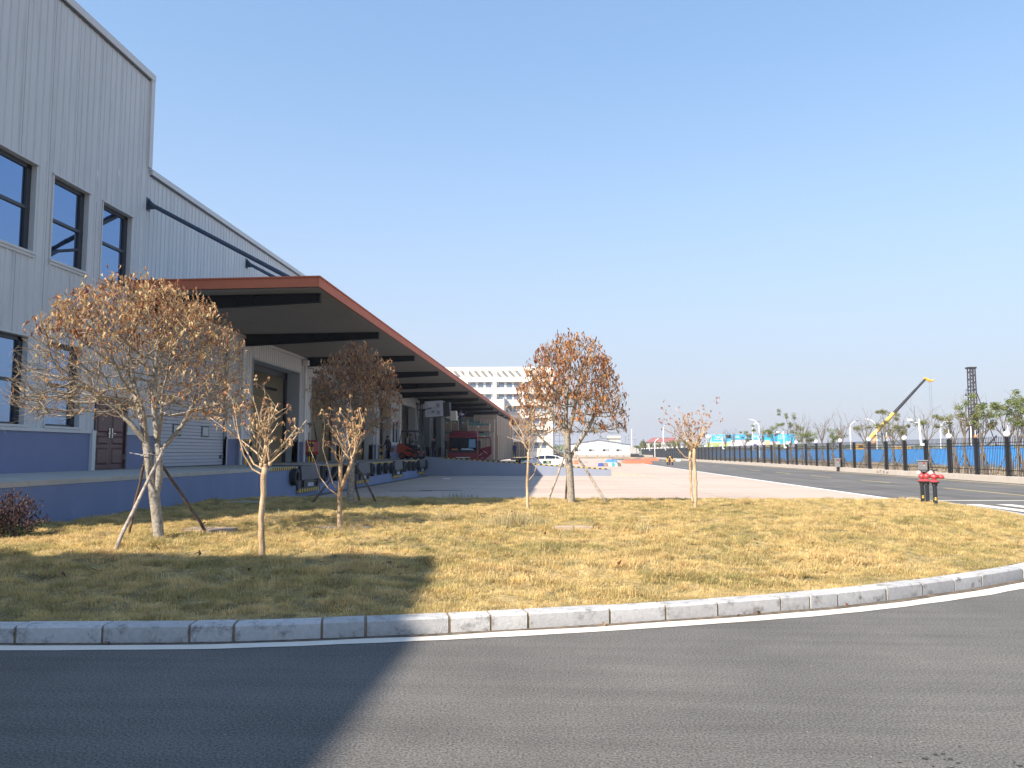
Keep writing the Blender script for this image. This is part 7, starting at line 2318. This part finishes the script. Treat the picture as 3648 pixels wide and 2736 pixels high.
# billboard
BY = 320.0
def BXf(u): return onY(u, 1570, BY).x
def BZf(v): return onY(2600, v, BY).z
bx0, bx1 = BXf(2514), BXf(2830)
bill = thing('billboard', 'long bright blue advertising hoarding with white lettering and green field print', 'billboard', (bx0, BY, 0))
bill_blue = mat('billboard_cyan', (.015, .42, .80), .4, var=.05, vscale=.2); bill_w = mat('billboard_white', (.80, .85, .9), .5); bill_g = mat('billboard_green', (.36, .44, .14), .6, var=.25, vscale=.6)
bill_l = mat('billboard_pale_blue', (.35, .62, .85), .5, var=.2, vscale=.3); bill_p = mat('billboard_lilac', (.5, .5, .56), .6, var=.1, vscale=.4); bill_v = mat('billboard_purple', (.09, .06, .22), .6)
def bp(u0, u1, v0, v1, m, name, layer=1):
    mb = MB(); mb.box(BXf(u0), BXf(u1), BY-.05*layer, BY-.05*layer+.04, BZf(v1), BZf(v0))
    o = mb.build(name, m, bill); o.location = -Vector(bill.location); return o
bp(2514, 2830, 1548, 1594, bill_p, 'board', 0)
bp(2514, 2604, 1548, 1575, bill_l, 'sky_print'); bp(2535, 2604, 1549, 1572, bill_blue, 'blue_field', 2)
bp(2585, 2668, 1548, 1562, bill_blue, 'blue_field', 2); bp(2604, 2720, 1548, 1565.5, bill_blue, 'blue_field', 2.5); bp(2720, 2830, 1547, 1572, bill_blue, 'blue_field', 2)
bp(2770, 2830, 1560, 1580, bill_blue, 'blue_field', 2.2); bp(2516, 2610, 1578, 1592, bill_g, 'green_field', 1.5); bp(2740, 2800, 1583, 1592, bill_g, 'green_field', 1.5)
bp(2604, 2617, 1567, 1593, bill_w, 'white_block', 3); bp(2725, 2742, 1568, 1592, mat('orange_print', (.6, .45, .25), .6, var=.3, vscale=1.2), 'orange_print', 3)
bp(2675, 2695, 1582, 1590, bill_v, 'purple_print', 3); bp(2800, 2816, 1572, 1590, bill_w, 'white_print', 3); bp(2514, 2535, 1552, 1560, bill_w, 'cloud_print', 3)
def glyphs(u0, u1, v0, v1, n, seed, layer=4.0):
    r = random.Random(seed); mb = MB(); y = BY-.05*layer
    for k in range(n):
        a = u0+(u1-u0)*k/n; w_ = (u1-u0)/n*.72; h_ = v1-v0
        def bar(fx0, fx1, fv0, fv1): mb.box(BXf(a+w_*fx0), BXf(a+w_*fx1), y, y+.03, BZf(v0+h_*fv1), BZf(v0+h_*fv0))
        pat = r.sample([(0, 1, .05, .2), (0, 1, .42, .56), (.1, .9, .82, .96), (.42, .58, 0, 1), (.05, .2, .3, 1), (.8, .95, .1, .9), (.2, .8, .62, .72)], 4)
        for q in pat: bar(*q)
    o = mb.build('lettering', bill_w, bill); o.location = -Vector(bill.location); tag(o, kind='stuff')
glyphs(2548, 2588, 1553, 1559.5, 7, 1); glyphs(2543, 2588, 1561.5, 1568, 7, 2)
glyphs(2617, 2638, 1552, 1561, 2, 3); glyphs(2655, 2669, 1553, 1561, 1, 4); glyphs(2675, 2716, 1550.5, 1562, 4, 5); glyphs(2772, 2800, 1552, 1558, 4, 6); glyphs(2772, 2798, 1560, 1565, 4, 7)
for k in range(16):
    x = bx0+(bx1-bx0)*k/15; o = MB().tube([(x, BY+.3, 0), (x, BY+.3, BZf(1550))], .12, 6).build('support_post', cab_grey, bill); o.location = -Vector(bill.location)

# crane
CYY = 215.0
def CP(u, v, dy=0): return onY(u, v, CYY+dy)
a, m1, b = CP(3096, 1566), CP(3184, 1472.4), CP(3297, 1350)
crane = thing('mobile_crane', 'mobile crane with yellow base boom and black extended jib raised to the right', 'crane', (CP(3085, 1600).x, CYY, 0))
cy_ = mat('crane_yellow', (.75, .42, .03), .45); cb_ = mat('jib_black', (.012, .014, .018), .6, spec=.2)
def crp(mb, name, m):
    o = mb.build(name, m, crane); o.location = -Vector(crane.location); return o
def beam(p, q, r0, r1): return MB().tube([p, q], [r0*1.0, r1], 4)
crp(beam(a, m1, .58, .50), 'base_boom', cy_)
d = (b-m1)
s1, s2 = m1+d*.36, m1+d*.68
crp(beam(m1-d*.02, s1, .42, .40), 'jib_section', cb_); crp(beam(s1, s2, .37, .35), 'jib_section', cb_); crp(beam(s2, b, .32, .30), 'jib_section', cb_)
for s_, r_ in ((s1, .58), (s2, .5)): crp(MB().ball(s_, r_, 6, 4, (.9, .5, .5)), 'jib_collar', cb_)
crp(MB().tube([b+Vector((-.3, 0, .3)), b+Vector((.6, 0, -.3)), b+Vector((1.5, 0, -.6)), b+Vector((2.2, 0, -.2))], [.3, .38, .3, .15], 6), 'boom_head', cy_)
hk = b+Vector((.9, 0, -.6))
crp(MB().tube([hk, hk+Vector((0, 0, -8.5))], .02, 4).tube([hk+Vector((.5, 0, 0)), hk+Vector((.45, 0, -10))], .02, 4), 'hoist_rope', cb_)
crp(MB().tube([CP(3123, 1556), CP(3110, 1583)], [.35, .42], 8), 'lift_cylinder', mat('crane_orange', (.8, .3, .08), .45))
x0_, x1_ = CP(3048, 1600).x, CP(3078, 1600).x
crp(MB().box(x0_, x1_, CYY-1.2, CYY+1.2, 2.1, 3.7), 'cab', cy_); crp(MB().box(x1_+.1, CP(3120, 1600).x, CYY-1.2, CYY+1.2, 2.0, 4.0), 'winch_house', mat('crane_dark', (.10, .07, .05), .6))
crp(MB().box(x0_-1, CP(3125, 1600).x, CYY-1.3, CYY+1.3, 1.0, 1.9), 'carrier', cy_)
crp(MB().box(x0_+.3, x1_-.6, CYY-1.23, CYY-1.202, 2.8, 3.5), 'cab_window', glass_dark)
for k in range(5): crp(MB().lathe([(0, -.2), (.55, -.2), (.6, 0), (.55, .2), (0, .2)], 14, (x0_+k*1.5, CYY-1.2, .6), 'y'), 'wheel', rubber)
ex = thing('yellow_cabin', 'low orange yellow slatted cabin behind the blue hoarding right of the crane', 'cabin', (CP(3135, 1600).x, 205, 0))
w_ = onY(3188, 1600, 205).x-onY(3135, 1600, 205).x
MB().box(0, w_, 0, 2.5, 0, onY(3150, 1592, 205).z).build('wall', cy_, ex)
for k in range(9): MB().box(w_*k/9+.1, w_*k/9+.2, -.04, 0, .8, onY(3150, 1594, 205).z).build('slat', cb_, ex)
MB().box(-.1, w_+.1, -.1, 2.6, onY(3150, 1592, 205).z, onY(3150, 1591, 205).z+.1).build('roof', mat('cab_roof', (.8, .6, .4), .6), ex)

# drilling mast
DY_ = 215.0
rig = thing('drilling_rig', 'tall dark lattice pile driving mast with slanting back stay', 'drilling rig', (onY(3472, 1600, DY_).x, DY_, 0))
dk = mat('rig_steel', (.028, .022, .024), .7, spec=.2)
def rg(mb, name): o = mb.build(name, dk, rig); o.location = -Vector(rig.location); return o
tl, tr = onY(3455, 1312, DY_), onY(3473, 1312, DY_); bl, br = onY(3464, 1600, DY_), onY(3489, 1590, DY_)
tl2 = onY(3462, 1312, DY_)
def chord(p, q, r_=.11): return MB().tube([p, q], r_, 5)
dp = Vector((0, 1.3, 0))
for nm, (p, q) in (('chord', (tl, bl)), ('chord', (tr, br)), ('chord', (tl+dp, bl+dp)), ('chord', (tr+dp, br+dp)), ('guide', (tl.lerp(tr, .35)-dp*.3, bl.lerp(br, .35)-dp*.3)), ('guide', (tl.lerp(tr, .5)-dp*.3, bl.lerp(br, .5)-dp*.3))):
    rg(chord(p, q, .17 if nm == 'chord' else .12), nm)
mb = MB(); nL = 22
for k in range(nL):
    t0, t1 = k/nL, (k+1)/nL
    for off in (Vector((0, 0, 0)), dp):
        A_, B_, C_, D_2 = tl.lerp(bl, t0)+off, tr.lerp(br, t0)+off, tl.lerp(bl, t1)+off, tr.lerp(br, t1)+off
        mb.tube([A_, B_], .075, 4).tube([A_, D_2] if k % 2 else [B_, C_], .075, 4)
tag(rg(mb, 'lattice_braces'), kind='stuff')
rg(MB().box(tl.x-.5, tr.x+.3, DY_-.3, DY_+1.5, tl.z-.1, tl.z+.35), 'mast_head')
rg(MB().tube([tl.lerp(bl, .28), tl.lerp(bl, .28)+Vector((-1.1, 0, .3)), tl.lerp(bl, .28)+Vector((-1.2, 0, -.9))], [.15, .12, .12], 6).ball(tl.lerp(bl, .28)+Vector((-1.2, 0, -1.1)), .28, 8, 6), 'side_hook')
rg(MB().tube([tr.lerp(br, .30), onY(3551, 1590, DY_)], .12, 6), 'back_stay')
rg(MB().tube([onY(3551, 1552, DY_), onY(3508, 1598, DY_)], .22, 6), 'rear_arm')
rg(MB().box(bl.x-1.2, br.x+2, DY_-1, DY_+3, 0, 2.2), 'base_machine')
rg(MB().box(bl.x-.3, bl.x+.9, DY_-.5, DY_+.8, 3.0, 9.0), 'drive_head')
lt_ = thing('beacon_post', 'white post with red beacon top behind the fence, left of the crane', 'beacon', (onY(2994.5, 1600, 120).x, 120, 0))
MB().tube([(0, 0, 0), (0, 0, onY(2995, 1551, 120).z)], .12, 8).build('post', white_metal, lt_)
MB().box(-.2, .2, -.2, .2, onY(2995, 1550, 120).z, onY(2995, 1541, 120).z).build('red_top', hyd_red, lt_)
for (u, v, lb) in ((3161, 1540, 'short white lamp post right of the crane boom'), (3477, 1532, 'white post with orange light in front of the drilling mast'), (3383, 1526, 'thin white post left of the pollarded tree'), (3594, 1510, 'thin white post behind the tallest green tree')):
    Y = 70; c = onX(u, 1600, 26.3)
    rt = thing('lamp_post', lb, 'lamp post', (26.3, c.y, 0)); MB().tube([(0, 0, 0), (0, 0, onX(u, v, 26.3).z)], .022, 6).build('pole', white_metal, rt)
    if u in (3477, 3161): MB().box(-.06, .06, -.06, .06, onX(u, v, 26.3).z-.45, onX(u, v, 26.3).z-.32).build('light', mat('lamp_orange', (.8, .3, .08), .5), rt)
    else: MB().box(-.03, .03, -.03, .03, onX(u, v, 26.3).z-.06, onX(u, v, 26.3).z+.02).build('cap', cab_grey, rt)

# ================================================================== light haze over the site
hz_m = bpy.data.materials.new('haze'); hz_m.use_nodes = True
N, L = hz_m.node_tree.nodes, hz_m.node_tree.links
N.remove(N['Principled BSDF'])
pv = N.new('ShaderNodeVolumePrincipled'); pv.inputs['Color'].default_value = (.86, .90, 1.0, 1); pv.inputs['Density'].default_value = .0004; pv.inputs['Anisotropy'].default_value = .2
L.new(pv.outputs[0], N['Material Output'].inputs['Volume'])
hz = MB().box(-2700, 2700, -900, 4300, -1.05, 34).build('haze', hz_m)
tag(hz, 'thin pale haze lying over the whole site', 'haze', kind='stuff')
